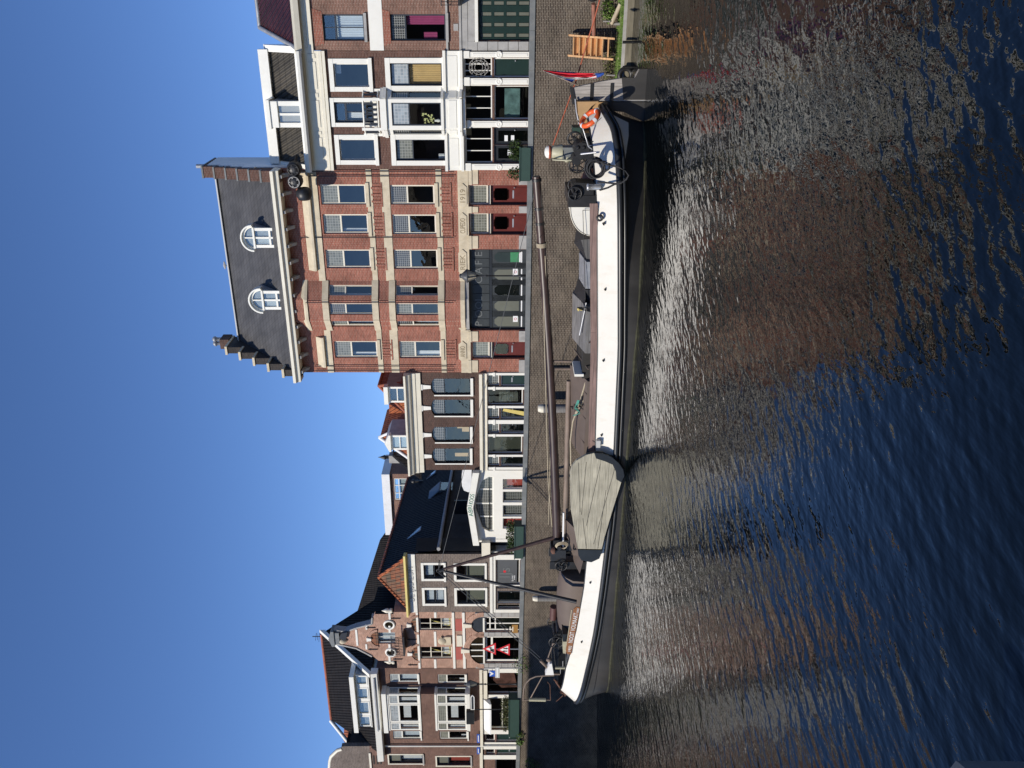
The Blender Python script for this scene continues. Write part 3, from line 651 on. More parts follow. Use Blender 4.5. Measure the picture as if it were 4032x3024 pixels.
# dormers
for (xt, xm, xb, y0, y1) in ((400,470,592,458,606),(450,525,632,850,990)):
    dy = -.12; a0_, a1_ = HP.px(R2(500, y1), dy)[0], HP.px(R2(500, y0), dy)[0]; yc = (y0+y1)/2
    z1_, zm, z0_ = (HP.px(R2(q, yc), dy)[1] for q in (xt, xm, xb)); z0_ = z0_-.25
    cx = (a0_+a1_)/2; hw = (a1_-a0_)/2
    ar = arc_pts(cx, zm, hw, z1_-zm, math.pi, 0, 14)
    hwa = hw*1.0; a0_ += .1; a1_ -= .1; hw -= .1
    body = MB(); body.prism([(a0_+.06,z0_),(a1_-.06,z0_)]+[(x if abs(x-cx)<hw-.06 else (cx+(hw-.06)*(1 if x>cx else -1)), z-.06) for x, z in reversed(ar)], dy+.1, dy+2.6)
    dm = h.t.part('dormer', body, 'lead_sheet')
    fm = MB(); e = .14
    fm.box(a0_, a0_+e, dy, dy+.12, z0_, zm); fm.box(a1_-e, a1_, dy, dy+.12, z0_, zm); fm.box(a0_+e, a1_-e, dy, dy+.12, z0_, z0_+e); fm.box(a0_-.03, a1_+.03, dy-.04, dy+.12, zm-.07, zm+.02)
    fm.box(cx-.045, cx+.045, dy+.01, dy+.11, z0_+e, zm-.07); fm.box(cx-.03, cx+.03, dy+.01, dy+.11, zm+.02, z1_-.1); fm.box(a0_+e, a1_-e, dy+.01, dy+.1, z0_+(zm-z0_)*.30, z0_+(zm-z0_)*.30+.09)
    for i in range(14):
        (xa, za), (xb_, zb_) = ar[i], ar[i+1]; ia = (cx+(xa-cx)*.84, zm+(za-zm)*.8); ib = (cx+(xb_-cx)*.84, zm+(zb_-zm)*.8)
        fm.prism([(xa,za),(xb_,zb_),ib,ia], dy, dy+.12); oa = (cx+(xa-cx)*1.12, zm+(za-zm)*1.12); ob_ = (cx+(xb_-cx)*1.12, zm+(zb_-zm)*1.12); fm.prism([oa,ob_,(xb_,zb_),(xa,za)], dy-.12, dy+.3)
    f_ = h.t.part('dormer_frame', fm, 'white', dm)
    h.t.part('pane', MB().prism([(a0_+.05,z0_+.05),(a1_-.05,z0_+.05)]+[(cx+(x-cx)*.93, zm+(z-zm)*.9) for x, z in reversed(ar)], dy+.055, dy+.065), 'glass', f_)
    h.t.part('curtain', curtain_mb(None, a0_+.1, a0_+.55, z0_+.1, zm-.1, dy+.09, .1, .015), 'curtain_white', f_)
HC = h; C_zc1, C_a1, C_a0 = zc1, h.a1, h.a0
# bird on the ridge
a_, z_ = HP.px(R2(300, 706), RD_)
one('bird', 'small grey gull standing on the slate roof ridge', 'bird', MB().lathe((a_,RD_,zr+.2), [(.005,-.2),(.05,-.1),(.085,0),(.07,.09),(.045,.13),(.05,.17),(.04,.21),(.006,.24)], 8, 'x').tube([(a_+.2,RD_,zr+.22),(a_+.3,RD_,zr+.2)], .015, 5, .004).tube([(a_,RD_-.03,zr+.14),(a_,RD_-.03,zr+.07)], .01, 4).tube([(a_,RD_+.03,zr+.14),(a_,RD_+.03,zr+.07)], .01, 4), 'grey_stone', HF, (a_, RD_, zr))

# ------------------------------------------------------------------ house B: brown brick with white shop front and bay
h = House('dark brick house with white trim, balcony over a bay and white shop front', R1, 368, 1234)
P = .42
zc = h.z(520, 800)                     # top of the brickwork under the white frieze
wA, wB, wC = h.rc(580,460,835,630), h.rc(585,740,790,890), h.rc(622,1010,880,1162)
T1 = wA[3]; 
h.win(wA, 'white', fw=.05, rec=.09, sur=(.2,.06,'white'), curtain=[('curtain_white',.0,1,.0,.0)] and [('curtain_white', .55, 1, .84, 1)])
h.win((wB[0], wB[1], wB[2]-.5, wB[3]), 'dark_frame', .28, 'glass', fw=.09, rec=.09, xs=1, sur=(.18,.06,'white'), topx=0, name='balcony_door', curtain=[('curtain_white', .1, .45, .35, .95)])
h.win(wC, 'white', fw=.05, rec=.09, sur=(.2,.06,'white'))
lA, lC = h.rc(990,458,1365,622), h.rc(1030,1012,1390,1165)
h.win(lA, 'dark_frame', .35, 'lead_white', fw=.05, rec=.09, sur=(.22,.06,'white'), curtain=[('curtain_gold', 0, 1, 0, 1)])
h.win(lC, 'dark_frame', .34, 'lead_grey', fw=.05, rec=.09, sur=(.22,.06,'white'), curtain=[('curtain_white', .0, .25, 0, .2)])
by = [h.a(985), h.a(937, d=-P), h.a(720, d=-P), h.a(645)]
zt_b, zb_b = h.z(930, 820, -P), h.z(1510, 820, -P)
h.holes.append((by[0], by[3], lA[2]-.05, zt_b-.1))
# ground floor: transoms and openings
gz0, gz1 = h.z(1738, 800), h.z(1530, 800)
for y0, y1, n in ((418,562,3),(616,871,3),(922,1183,3)):
    a0_, a1_ = h.a(y1), h.a(y0)
    h.win((a0_, a1_, gz0+.06, gz1), 'white', fw=.05, rec=.12, xs=n-1, glass='glass_dark', name='transom_window', label='transom with wrought iron scrollwork' if y0 == 418 else None)
    if y0 == 418:
        g = MB(); cx = (a0_+a1_)/2; cz = (gz0+gz1)/2
        for r_ in (.18,.3,.42): g.torus((cx,.09,cz), r_, .012, (0,1,0), 20, 5)
        for k in range(12): t = k*math.pi/6; g.torus((cx+.3*math.cos(t),.095,cz+.34*math.sin(t)*1.1), .09, .009, (0,1,0), 12, 4)
        h.t.part('iron_grille', g, 'grey_stone')
x0, x1 = h.a(560), h.a(420); h.door((x0, x1, ZS, gz0-.02), 'door_green', 'white', panels=1, letter=False, knob=1)
x0, x1 = h.a(866), h.a(622); h.win((x0, x1, ZS+.35, gz0-.04), 'white', fw=.05, rec=.12, glass='glass_dark', name='shop_window')
h.t.part('shop_display', MB().box(x0+.05, x0+1.3, .35, .4, ZS+.8, ZS+1.5), plain('painted_panels', (.3,.5,.5), .6, .5, 2))
x0, x1 = h.a(1178), h.a(926); xm = (x0+x1)/2
h.door((x0, xm-.005, ZS, gz0-.02), 'black_paint', 'dark_frame', panels=1, letter=False, glassz=(.1,.9)); h.door((xm+.005, x1, ZS, gz0-.02), 'black_paint', 'dark_frame', panels=1, letter=False, glassz=(.1,.9))
nb = MB(); nb.box(x1-.62, x1-.36, .09, .098, ZS+1.35, ZS+1.5); nb.box(x1-.62, x1-.36, .09, .098, ZS+1.05, ZS+1.2); nb.box(x0+.3,x0+.55,.09,.098,ZS+1.1,ZS+1.35); h.t.part('notice', nb, 'poster_green' if False else 'sign_white')
h.wall(zc, 'brown_brick', dep=6)
gp = MB(); gp.box(h.a0+.01, h.a1-.01, -.02, -.002, gz1-.0, gz1+.12)
for y0, y1 in ((375,415),(566,613),(876,919),(1187,1230)):
    a0_, a1_ = h.a(y1), h.a(y0); gp.box(a0_, a1_, -.12, -.021, ZS, gz1+.1); gp.box(a0_-.04, a1_+.04, -.16, -.121, gz1-.25, gz1+.0); gp.box(a0_+.06, a1_-.06, -.14, -.121, ZS+.5, gz1-.4)
    gp.lathe(((a0_+a1_)/2, -.125, ZS+1.75), [(.16,0),(.16,-.02),(.1,-.035),(.09,-.02),(.03,-.05)], 14, 'y')
h.t.part('pilaster', gp, 'white')
zf1, zf0 = h.z(1383, 800), h.z(1516, 800)
fb = MB(); fb.box(h.a0, h.a1, -.1, -.002, zf0, zf1); fb.box(h.a0-.02, h.a1+.02, -.22, -.101, zf0-.02, zf0+.1); fb.box(h.a0-.02, h.a1+.02, -.2, -.101, zf1-.1, zf1+.02)
for a, b in ((h.a0+.2, by[0]-.1), (by[3]+.1, h.a1-.2)): fb.box(a, b, -.125, -.101, zf0+.22, zf1-.2)
h.t.part('fascia', fb, 'white')
# frieze and cornice
cf = MB(); z_f1, z_f0 = h.z(405, 800, -.05)+.12, zc-.02
cf.box(h.a0, h.a1, -.08, -.002, z_f0-.12, z_f1)
xs_ = [h.a(y) for y in (1225,1180,1172,990,980,945,930,720,712,668,655,440,428,382)]
for a, b in ((xs_[2],xs_[3]),(xs_[6],xs_[7]),(xs_[10],xs_[11])): cf.box(a+.05, b-.05, -.11, -.081, z_f0+.28, z_f1-.25)
for a, b in ((xs_[0],xs_[1]),(xs_[4],xs_[5]),(xs_[8],xs_[9]),(xs_[12],xs_[13])): cf.box(a+.04, b-.04, -.11, -.081, z_f0+.28, z_f1-.25)
cf.box(h.a0, h.a1, -.13, -.08, z_f0-.16, z_f0-.03); cf.box(h.a0, h.a1, -.11, -.081, z_f0, z_f0+.14)
h.t.part('frieze', cf, 'cream')
zk1 = HP.px(R1(345, 800), -.6)[1]; zk0 = z_f1
co = MB(); co.prismx([(-.003,zk0),(-.2,zk0+.02),(-.22,zk0+.16),(-.5,zk0+.24),(-.52,zk1-.2),(-.62,zk1-.12),(-.64,zk1),(0,zk1+.02)], h.a0-.0, h.a1+.02); h.t.part('cornice', co, 'white')
# steep tiled roof slope with a white dormer
zr1 = HP.px(R1(150, 800), 1.0)[1]; ta = h.a0+.25; tb = h.a1-.1
ro = h.t.part('roof', MB().quad((ta,.0,zk1-.05),(tb,.0,zk1-.05),(tb,1.0,zr1),(ta,1.0,zr1)).quad((ta,1,zr1),(tb,1,zr1),(tb,6,zr1+.3),(ta,6,zr1+.3)), 'tile_grey')
e = MB(); e.box(ta-.1, tb+.1, .75, 1.2, zr1-.02, zr1+.42); e.prismx([(-.15,zk1),(.9,zr1+.1),(1.4,zr1+.3),(1.4,zk1)], tb, tb+.28); e.prismx([(-.15,zk1),(.9,zr1+.1),(1.4,zr1+.3),(1.4,zk1)], ta-.28, ta)
h.t.part('roof_edge_board', e, 'white', ro)
d0, d1, dz0, dz1 = HP.rect(R1, 105, 735, 355, 925, -.1); dt = HP.px(R1(175, 830), -.1)[1]
db = MB(); db.box(d0, d1, .06, 2.4, zk1, dz1-.2); dm = h.t.part('dormer', db, 'lead_sheet')
fr = MB(); zz0 = zk1; fr.box(d0, d1, -.16, .05, dt, dz1); fr.box(d0-.06, d1+.06, -.22, 1.4, dz1-.1, dz1+.0+.06); fr.box(d0, d0+.2, -.1, .05, zz0, dt); fr.box(d1-.2, d1, -.1, .05, zz0, dt); cx = (d0+d1)/2; fr.box(cx-.05, cx+.05, -.08, .04, zz0, dt)
f_ = h.t.part('dormer_frame', fr, 'white', dm); h.t.part('pane', MB().box(d0+.2, d1-.2, -.01, -.002, zz0, dt), 'glass', f_); h.t.part('blind', MB().box(d0+.2, d1-.2, .01, .02, zz0, dt), 'blind', f_)
# bay
bp = [Panel(HF,(by[0],0),(by[1],-P)), Panel(HF,(by[1],-P),(by[2],-P)), Panel(HF,(by[2],-P),(by[3],0))]
bb = MB(); zl1, zl0 = bp[1].rect(R1, 1000, 745, 1358, 905)[3], bp[1].rect(R1, 1000, 745, 1358, 905)[2]
for k, pn in enumerate(bp):
    a0_, a1_ = (.09, pn.len-.09) if k != 1 else (.15, pn.len-.15); hl = [(a0_, a1_, zl0, zl1)]
    m1 = MB(pn); holes_wall(m1, 0, pn.len, zb_b, zt_b-.18, hl, .12); m1.box(.05, pn.len-.05, -.03, -.002, zb_b+.25, zl0-.35)
    m1.box(-.02, pn.len+.02, -.1, -.002, zl0-.12, zl0-.0); m1.box(-.02, pn.len+.02, -.1, -.002, zt_b-.2, zt_b-.05); m1.box(-.02, pn.len+.02, -.16, -.002, zb_b, zb_b+.1)
    n0 = len(bb.v); bb.v += m1.v; bb.f += [[i+n0 for i in f] for f in m1.f]; bb.m += m1.m
    h.win(hl[0], 'dark_frame', .35, 'lead_white' if k == 1 else 'lead_dark', fw=.05, rec=.05, pn=pn, hole=False)
slab(bb, [(by[0]-.05,0),(by[1]-.02,-P-.1),(by[2]+.02,-P-.1),(by[3]+.05,0)], zt_b-.05, zt_b+.08)
slab(bb, [(by[0],0),(by[1],-P),(by[2],-P),(by[3],0)], zb_b-.15, zb_b-.001)
bay = h.t.part('bay', bb, 'white')
fl = MB().lathe(((by[1]+by[2])/2-.3, -P+.2, zl0+.05), [(.05,0),(.08,.1),(.05,.2),(.06,.26)], 10); h.t.part('flower_vase', fl, 'white', bay)
fl = MB()
for k in range(26): t = random.random()*6.28; rr = random.uniform(.05,.28); zz = zl0+.3+random.uniform(0,.5); xx = (by[1]+by[2])/2-.3; fl.add([(xx+rr*math.cos(t),-P+.2+rr*.4*math.sin(t),zz),(xx+rr*math.cos(t)+.09,-P+.2+rr*.4*math.sin(t),zz+.03),(xx+rr*math.cos(t)+.03,-P+.22+rr*.4*math.sin(t),zz+.11)], [(0,1,2)])
M['flower'] = plain('yellow_flowers', (.5,.5,.2), .7, .4, 9); h.t.part('flowers', fl, 'flower', bay)
# balcony railing on the bay
zr0, zr1_ = zt_b+.08, HP.px(R1(795, 820), -P)[1]
rl = MB(); bars = MB(); cs = [(by[0]+.05,0),(by[1],-P),(by[2],-P),(by[3]-.05,0)]
for (xa, ya), (xb, yb) in zip(cs, cs[1:]):
    for zz, r_ in ((zr1_,.045),(zr0+.1,.04)): rl.tube([(xa,ya,zz),(xb,yb,zz)], r_, 4)
    ln = math.hypot(xb-xa, yb-ya); nb_ = max(2, int(ln/.19))
    for i in range(nb_+1): t = i/nb_; (bars).box(xa+(xb-xa)*t-.045, xa+(xb-xa)*t+.045, ya+(yb-ya)*t-.012, ya+(yb-ya)*t+.012, zr0+.1, zr1_)
for x_, y_ in cs: rl.box(x_-.06, x_+.06, y_-.061, y_+.06, zr0, zr1_+.1)
h.t.part('balcony_rail', rl, 'white'); h.t.part('balcony_balusters', bars, 'black_paint')
HB = h
# hanging kettles sculpture from the white house's roof edge beside the café gable
kt = Thing('kettle_ornament', 'three round black iron pots with cut teeth on the roof corner', 'ornament', HF, (C_a1, -.4, C_zc1-.5))
pts = [(RA(440,350), .13*2.6), (RA(460,620), .34), (RA(650,900), .36)]
br = MB(); cs = []
for (UV, rr) in pts:
    a_, z_ = HP.px(UV, -1.0); cs.append((a_, -1.0, z_))
for i, (c_, (UV, rr)) in enumerate(zip(cs, pts)):
    k = MB(); k.lathe(c_, [(rr*.2,-.3),(rr*.75,-.27),(rr,-.1),(rr*1.0,.12),(rr*.7,.26),(rr*.55,.28),(rr*.5,.1)], 18, 'y' if i < 2 else 'x')
    p_ = kt.part('pot', k, 'iron')
    if i < 2:
        tm = MB(); x_, y_, z_ = c_
        tm.torus((x_,y_-.3,z_), rr*.72, .025, (0,1,0), 20, 5)
        for q in range(5): t = q*1.256+.3; tm.prism([(x_+rr*.5*math.cos(t-.2), z_+rr*.5*math.sin(t-.2)),(x_+rr*.5*math.cos(t+.2), z_+rr*.5*math.sin(t+.2)),(x_+rr*.8*math.cos(t), z_+rr*.8*math.sin(t))], y_-.33, y_-.3)
        kt.part('tooth', tm, 'grey_stone' if i == 1 else 'iron', p_)
br.tube([cs[0], cs[1], cs[2]], .05, 8); br.tube([(C_a1+.6, .05, cs[0][2]+.1), cs[0]], .06, 8); br.tube([(C_a1-.2,.0,cs[1][2]+.2), cs[1]], .05, 8); kt.part('bracket', br, 'iron')

# ------------------------------------------------------------------ house A: far right, garage doors
h = House('warm brown brick house with green garage doors at the right end', R1, -330, 366)
zc = h.z(395, 200)
u = h.rc(500,103,800,296); v_ = h.rc(990,103,1392,296)
h.win(u, 'dark_frame', .3, 'glass', fw=.06, rec=.12, xs=1, topx=1, curtain=[('curtain_blue', 0, .47, 0, 1),('curtain_blue', .52, 1, 0, 1)], sill=(.12,.1,'grey_stone'))
h.win(v_, 'dark_frame', .27, 'lead_dark', fw=.06, rec=.12, topx=1, curtain=[('curtain_pink', .62, 1, .0, 1),('curtain_pink', .0, .3, .2, .55)], sill=(.12,.1,'grey_stone'))
du = u[1]-u[0]; h.win((u[0]+2.35, u[1]+2.35, u[2], u[3]), 'dark_frame', .3, 'glass', fw=.06, rec=.12, xs=1, curtain=[('curtain_blue', 0, 1, 0, 1)], sill=(.12,.1,'grey_stone'))
gx0, gx1, _, gz1 = h.rc(1628,-260,2000,296); h.holes.append((gx0, gx1, ZS, gz1))
gd = MB(); gd.box(gx0, gx1, .2, .26, ZS+.02, gz1); gg = MB(); npx = 7; W = (gx1-gx0)/npx
for i in range(npx+1): x_ = gx0+W*i; gd.box(x_-.13, x_+.13, .14, .199, ZS+.02, gz1)
rows_ = [h.z(q, 150) for q in (1650,1722,1742,1812,1832,1902,1922,1996)]
for k in range(0, 8, 2):
    for i in range(npx): gg.box(gx0+W*i+.15, gx0+W*(i+1)-.15, .17, .195, rows_[k+1], rows_[k])
for k in (1,3,5): gd.box(gx0, gx1, .15, .2, rows_[k+1], rows_[k])
g_ = h.t.part('garage_door', gd, 'door_green'); h.t.part('garage_pane', gg, 'olive', g_, split=1)
h.wall(zc, 'warm_brick', dep=7)
q = MB(); q.box(h.a0, h.a1, -.03, -.002, h.z(935,200), h.z(835,200)); h.t.part('white_band', q, 'white')
q = MB(); q.box(h.a0, h.a1, -.08, -.002, h.z(1407,200), h.z(1392,200)); q.box(h.a0, h.a1, -.06, -.002, h.z(1550,200), h.z(1490,200)); q.box(h.a0, h.a1, -.1, -.061, h.z(1505,200), h.z(1488,200))
for k in range(7): zz = ZS+.45*k; q.box(h.a(366), h.a(302), -.05-.02*(k%2), -.002, zz+.01, zz+.44)
q.box(h.a0, gx0, -.04, -.002, h.z(1600,330), h.z(1551,330)); q.box(gx0, h.a1, -.04, -.002, h.z(1600,100), h.z(1551,100)); h.t.part('stone_band', q, 'grey_stone', split=1)
h.t.part('door_lintel', MB().box(gx0-.05, gx1, -.07, -.002, gz1+.02, h.z(1602,150)), 'white')
for r_ in (u, v_): 
    ah = MB(); 
    for k in range(15): t = (k-7)/7; x_ = (r_[0]+r_[1])/2+t*(r_[1]-r_[0])*.56; ah.prism([(x_-.045-t*.0,r_[3]+.0),(x_+.045,r_[3]+.0),(x_+.05+t*.12,r_[3]+.5-abs(t)*.06),(x_-.05+t*.12,r_[3]+.5-abs(t)*.06)], -.02, -.002)
    h.t.part('brick_arch', ah, 'red_brick')
zk1 = HP.px(R1(285, 250), -.5)[1]; co = MB(); co.prismx([(-.003,zc-.15),(-.1,zc-.15),(-.12,zc+.3),(-.25,zc+.35),(-.42,zk1-.3),(-.5,zk1-.1),(-.52,zk1),(0,zk1+.02)], h.a0-.1, h.a1); h.t.part('cornice', co, 'cream')
dn = MB()
for i in range(int((h.a1-h.a0-.1)/.14)): x_ = h.a0+.05+i*.14; dn.box(x_, x_+.07, -.33, -.2, zc+.42, zc+.5) if False else dn.box(x_, x_+.07, -.17, -.121, zc+.1, zc+.2)
h.t.part('dentils', dn, 'cream')
ra = h.a(340, 200); zr1 = HP.px(R1(20, 0), 2.2)[1]; rb = HP.px(R1(40, 195), 2.2)[0]
ro = h.t.part('roof', MB().quad((ra,-.1,zk1-.05),(h.a1,-.1,zk1-.05),(h.a1,2.2,zr1),(rb,2.2,zr1)), 'tile_purple')
h.t.part('verge', MB().tube([(ra-.05,-.1,zk1),(rb-.02,2.15,zr1)], .1, 8).tube([(rb-.05,2.2,zr1),(h.a1,2.2,zr1+.02)], .1, 8), 'lead_sheet', ro)
ib = MB(); a_, z_ = HP.px(R1(1420, 10), -.6)
z0_, z1_ = HP.px(R1(1480,10),-.6)[1], HP.px(R1(1355,10),-.6)[1]; xl = HP.px(R1(1400,42),-.6)[0]
ib.box(xl, h.a1, -.62, -.58, z1_-.04, z1_); ib.box(xl, h.a1, -.62, -.003, z0_-.1, z0_)
for k in range(int((h.a1-xl)/.13)): ib.tube([(xl+.03+k*.13,-.6,z0_),(xl+.03+k*.13,-.6,z1_)], .014, 5)
for k in range(int((h.a1-xl)/.28)): ib.torus((xl+.15+k*.28,-.6,(z0_+z1_)/2), .11, .014, (0,1,0), 12, 4)
h.t.part('balcony', ib, 'iron')
sq = MB(); a_, z_ = HP.px(R1(1465,198),-.02); sq.box(a_-.14, a_+.14, -.03, -.002, z_-.1, z_+.1); h.t.part('name_plaque', sq, 'grey_stone')
HA = h
t = Thing('town_house', 'plain dark brick house outside the view right of the garage', 'house', HF, (h.a1+4, 0, ZS)); t.part('wall', MB().box(h.a1+.01, h.a1+9, .05, 7, ZS, 12.5), 'dark_brick'); t.part('roof', MB().prismx([(-.2,12.5),(3.5,15.5),(7.2,12.5)], h.a1+.01, h.a1+9), 'tile_grey')
# ------------------------------------------------------------------ house D: dark brick, four arched windows, white shop front
h = House('low dark brick house with four arched leaded windows and orange roofs', R3, 196, 1328)
zc = h.z(742, 760); arcs = []
for r in ((878,268,1335,455),(880,514,1335,698),(888,830,1330,1005),(890,1080,1328,1250)):
    q = h.rc(*r); i = len(arcs); arcs.append(q)
    cu = [None, None, [('carton', .55, 1, .0, .3), ('carton', .8, 1, .3, .5), ('blind', .0, .8, .94, 1)], [('carton', .28, .55, .02, .6), ('blind', .0, 1, .96, 1)]][i]
    w_ = h.win(q, 'black_paint', .335, 'lead_dark', fw=.05, rec=.1, curtain=cu, sill=(.14,.1,'white'))
    cx = (q[0]+q[1])/2; hw = (q[1]-q[0])/2
    for sg in (-1, 1): h.t.part('arch_spandrel', MB().prism([(cx+sg*hw,q[3]+.001),(cx+sg*hw*.35,q[3]+.001),(cx+sg*hw*.7,q[3]-.06),(cx+sg*hw,q[3]-.17)], -.003, .09), 'dark_brick', w_)
    h.t.part('side_board', MB().box(q[0]-.07, q[0]-.001, -.03, .05, q[2], q[3]-.14), 'white', w_)
    h.t.part('keystone', MB().prism([(cx-.09,q[3]+.02),(cx+.09,q[3]+.02),(cx+.13,q[3]+.45),(cx-.13,q[3]+.45)], -.06, -.002).box(cx-.16, cx+.16, -.09, -.002, q[3]+.45, q[3]+.52), 'white')
gz = h.z(1530, 760)
ops = [(225,355,'door',1),(392,575,'big',0),(605,738,'dl',0),(790,905,'dl',0),(935,1140,'big',0),(1170,1285,'dl',0)]
cols = [(196,222),(360,388),(578,602),(742,786),(908,932),(1145,1167),(1290,1318)]
for y0, y1, k, _ in ops:
    a0_, a1_ = h.a(y1), h.a(y0); zm = h.z(1665, (y0+y1)/2); zt_ = h.z(1540, (y0+y1)/2)
    if k == 'big': 
        w_ = h.win((a0_, a1_, ZS+.5, zt_), 'white', fw=.05, rec=.12, glass='glass_dark', name='shop_window', curtain=[('olive' if y0 > 900 else 'blind', 0, 1, .0, 1)] if y0 > 900 else None)
        if y0 < 900: h.t.part('leaded_screen', MB().box(a1_-1.0+.2, a1_-.25, .2, .22, ZS+.75, ZS+1.75), 'lead_grey', w_)
    else:
        h.win((a0_, a1_, zm, zt_), 'white', fw=.04, rec=.12, glass='lead_dark', name='transom_window')
        if k == 'door': h.door((a0_, a1_, ZS, zm-.1), 'door_green', 'white', panels=1)
        else:
            d = h.door((a0_, a1_, ZS, zm-.1), 'dark_frame', 'white', panels=1, letter=False, glassz=(.12,.95))
            if y0 == 605: h.t.part('inner_board', MB().prism([(a0_+.15,ZS+.4),(a0_+.4,ZS+.4),(a1_-.1,zm-.25),(a1_-.25,zm-.2)], .09, .1), 'gold', d)
h.wall(zc, 'dark_brick', dep=6)
cp = MB()
for y0, y1 in cols:
    a0_, a1_ = h.a(y1), h.a(y0); cp.box(a0_, a1_, -.08, -.002, ZS, gz); cp.box(a0_-.04, a1_+.04, -.12, -.081, gz-.42, gz-.3)
h.t.part('column', cp, 'white', split=2)
en = MB(); z1, z0 = h.z(1440, 760), gz
en.box(h.a0+.04, h.a1-.02, -.1, -.002, z0, z1); en.box(h.a0, h.a1, -.26, -.101, z1-.16, z1); en.box(h.a0+.04, h.a1-.02, -.14, -.101, z0, z0+.08); h.t.part('entablature', en, 'cream')
zk1 = HP.px(R3(578, 760), -.5)[1]
co = MB(); co.prismx([(-.003,zc-.15),(-.1,zc-.15),(-.12,zc+.1),(-.16,zc+.12),(-.18,zc+.32),(-.32,zk1-.3),(-.4,zk1-.15),(-.5,zk1-.1),(-.5,zk1),(0,zk1+.02)], h.a0-.1, h.a1); h.t.part('cornice', co, 'cream')
# roofs behind the cornice: three little hipped and gabled roofs with two dormers
def Z(x, y, d): return HP.px(R3(x, y), d)
def tri(pk, l, r, dp, dback, mat, name='roof', base=None):
    pa, pz = Z(*pk, dp); la = Z(570, l, dp)[0]; ra = Z(570, r, dp)[0]; zb = zk1-.3
    mb = MB(); mb.add([(la,dp-1.2,zb),(ra,dp-1.2,zb),(pa,dp,pz),(la,dback,zb),(ra,dback,zb),(pa,dback,pz)], [(0,1,2),(1,4,5,2),(0,2,5,3),(3,5,4)])
    return h.t.part(name, mb, mat), (la, ra, pa, pz, zb)
r1, i1 = tri((275,352), 620, 196, 1.6, 5.5, 'tile_orange')
rg = MB(); rg.tube([(i1[2],1.6,i1[3]+.02),(i1[1],.42,i1[4])], .09, 7); rg.tube([(i1[2],1.6,i1[3]+.02),(i1[0],.42,i1[4])], .09, 7); rg.tube([(i1[2],1.6,i1[3]+.02),(i1[2],5.5,i1[3]+.02)], .09, 7); h.t.part('ridge_tiles', rg, 'ridge_red', r1)
# long ridge behind
zb = zk1-.3; a0_, z0_ = Z(300, 885, 3.2); a1_ = Z(400, 560, 3.2)[0]
r2 = h.t.part('roof', MB().add([(Z(570,1255,1.8)[0],1.8,zb),(Z(570,770,1.8)[0],1.8,zb),(a0_,2.6,z0_),(Z(570,1255,1.8)[0],6,zb),(Z(570,770,1.8)[0],6,zb),(a0_,6,z0_)], [(0,1,2),(1,4,5,2),(0,2,5,3),(3,5,4)]), 'tile_orange')
h.t.part('verge_board', MB().tube([(a0_,2.55,z0_+.05),(Z(570,765,1.8)[0],1.78,zb)], .1, 4).tube([(a0_,2.55,z0_+.05),(Z(570,1262,1.8)[0],1.78,zb)], .1, 4), 'plaster', r2)
a2, z2 = Z(395, 700, 5.2)
r3 = h.t.part('roof', MB().prismx([(3.0,zb),(5.2,z2),(7.4,zb)], Z(500,880,5.2)[0], Z(500,560,5.2)[0]), 'tile_orange')
wq = h.t.part('white_parapet', MB().box(Z(400,745,5.4)[0], Z(400,562,5.4)[0], 5.3, 5.6, Z(455,650,5.4)[1], Z(395,650,5.4)[1]), 'cream')
for k, r in enumerate(((332,365,566,545),(365,928,590,1095))):
    a0_, a1_, z0_, z1_ = HP.rect(R3, *r, .25); z0_ = zk1-.05
    db = MB(); top = [(a0_+.04,z0_),(a1_-.04,z0_),(a1_-.04,z1_-.1)]+([] if k == 0 else [((a0_+a1_)/2, z1_+.12)])+[(a0_+.04,z1_-.1)]
    db.prism(top, .35, 2.2); dm = h.t.part('dormer', db, 'lead_sheet')
    fm = grid_mb(None, a0_, a1_, z0_, z1_-.22, [], [(z0_+z1_)/2-.1], .05, .25, .345, edge=.1)
    if k == 0: fm.box(a0_-.05, a1_+.05, .1, .5, z1_-.22, z1_)
    else: fm.prism([(a0_-.06,z1_-.22),(a1_+.06,z1_-.22),(a1_+.06,z1_-.12),((a0_+a1_)/2,z1_+.12),(a0_-.06,z1_-.12)], .12, .5)
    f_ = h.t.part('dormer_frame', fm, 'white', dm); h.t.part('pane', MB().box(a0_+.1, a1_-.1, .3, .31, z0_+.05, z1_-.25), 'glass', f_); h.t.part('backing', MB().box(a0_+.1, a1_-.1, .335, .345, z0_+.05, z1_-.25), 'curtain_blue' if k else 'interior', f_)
# black roof with chimney at the back left
bk = [Z(450,1110,7.5), Z(590,1262,7.5), Z(600,1330,7.5), Z(362,1372,7.5)]
t2 = Thing('black_roof_house', 'black tiled roof with small chimney behind the white cornice', 'house', HF, (bk[0][0], 7, ZS))
r4 = t2.part('roof', MB().add([(bk[0][0],7,bk[0][1]),(bk[1][0]+.3,7,bk[1][1]-1),(bk[3][0]-.2,7,bk[1][1]-1),(bk[3][0],9.5,bk[3][1]),(bk[0][0],9.5,bk[0][1])], [(0,1,2),(0,2,3,4)]), 'tile_black')
t2.part('wall', MB().box(bk[3][0], bk[1][0]+.2, 9.0, 12, ZS, bk[1][1]-.5), 'brown_brick')
ch = MB(); c0, c1, cz0, cz1 = HP.rect(R3, 392, 1148, 470, 1232, 8.2); ch.box(c0, c1, 8, 8.6, cz0-.6, cz1); c_ = t2.part('chimney', ch, 'grey_stone', r4)
t2.part('chimney_pot', MB().lathe(((c0+c1)/2,8.3,cz1), [(.1,0),(.1,.25),(.16,.27),(.16,.33),(.05,.6),(.01,.75)], 10), 'iron', c_)

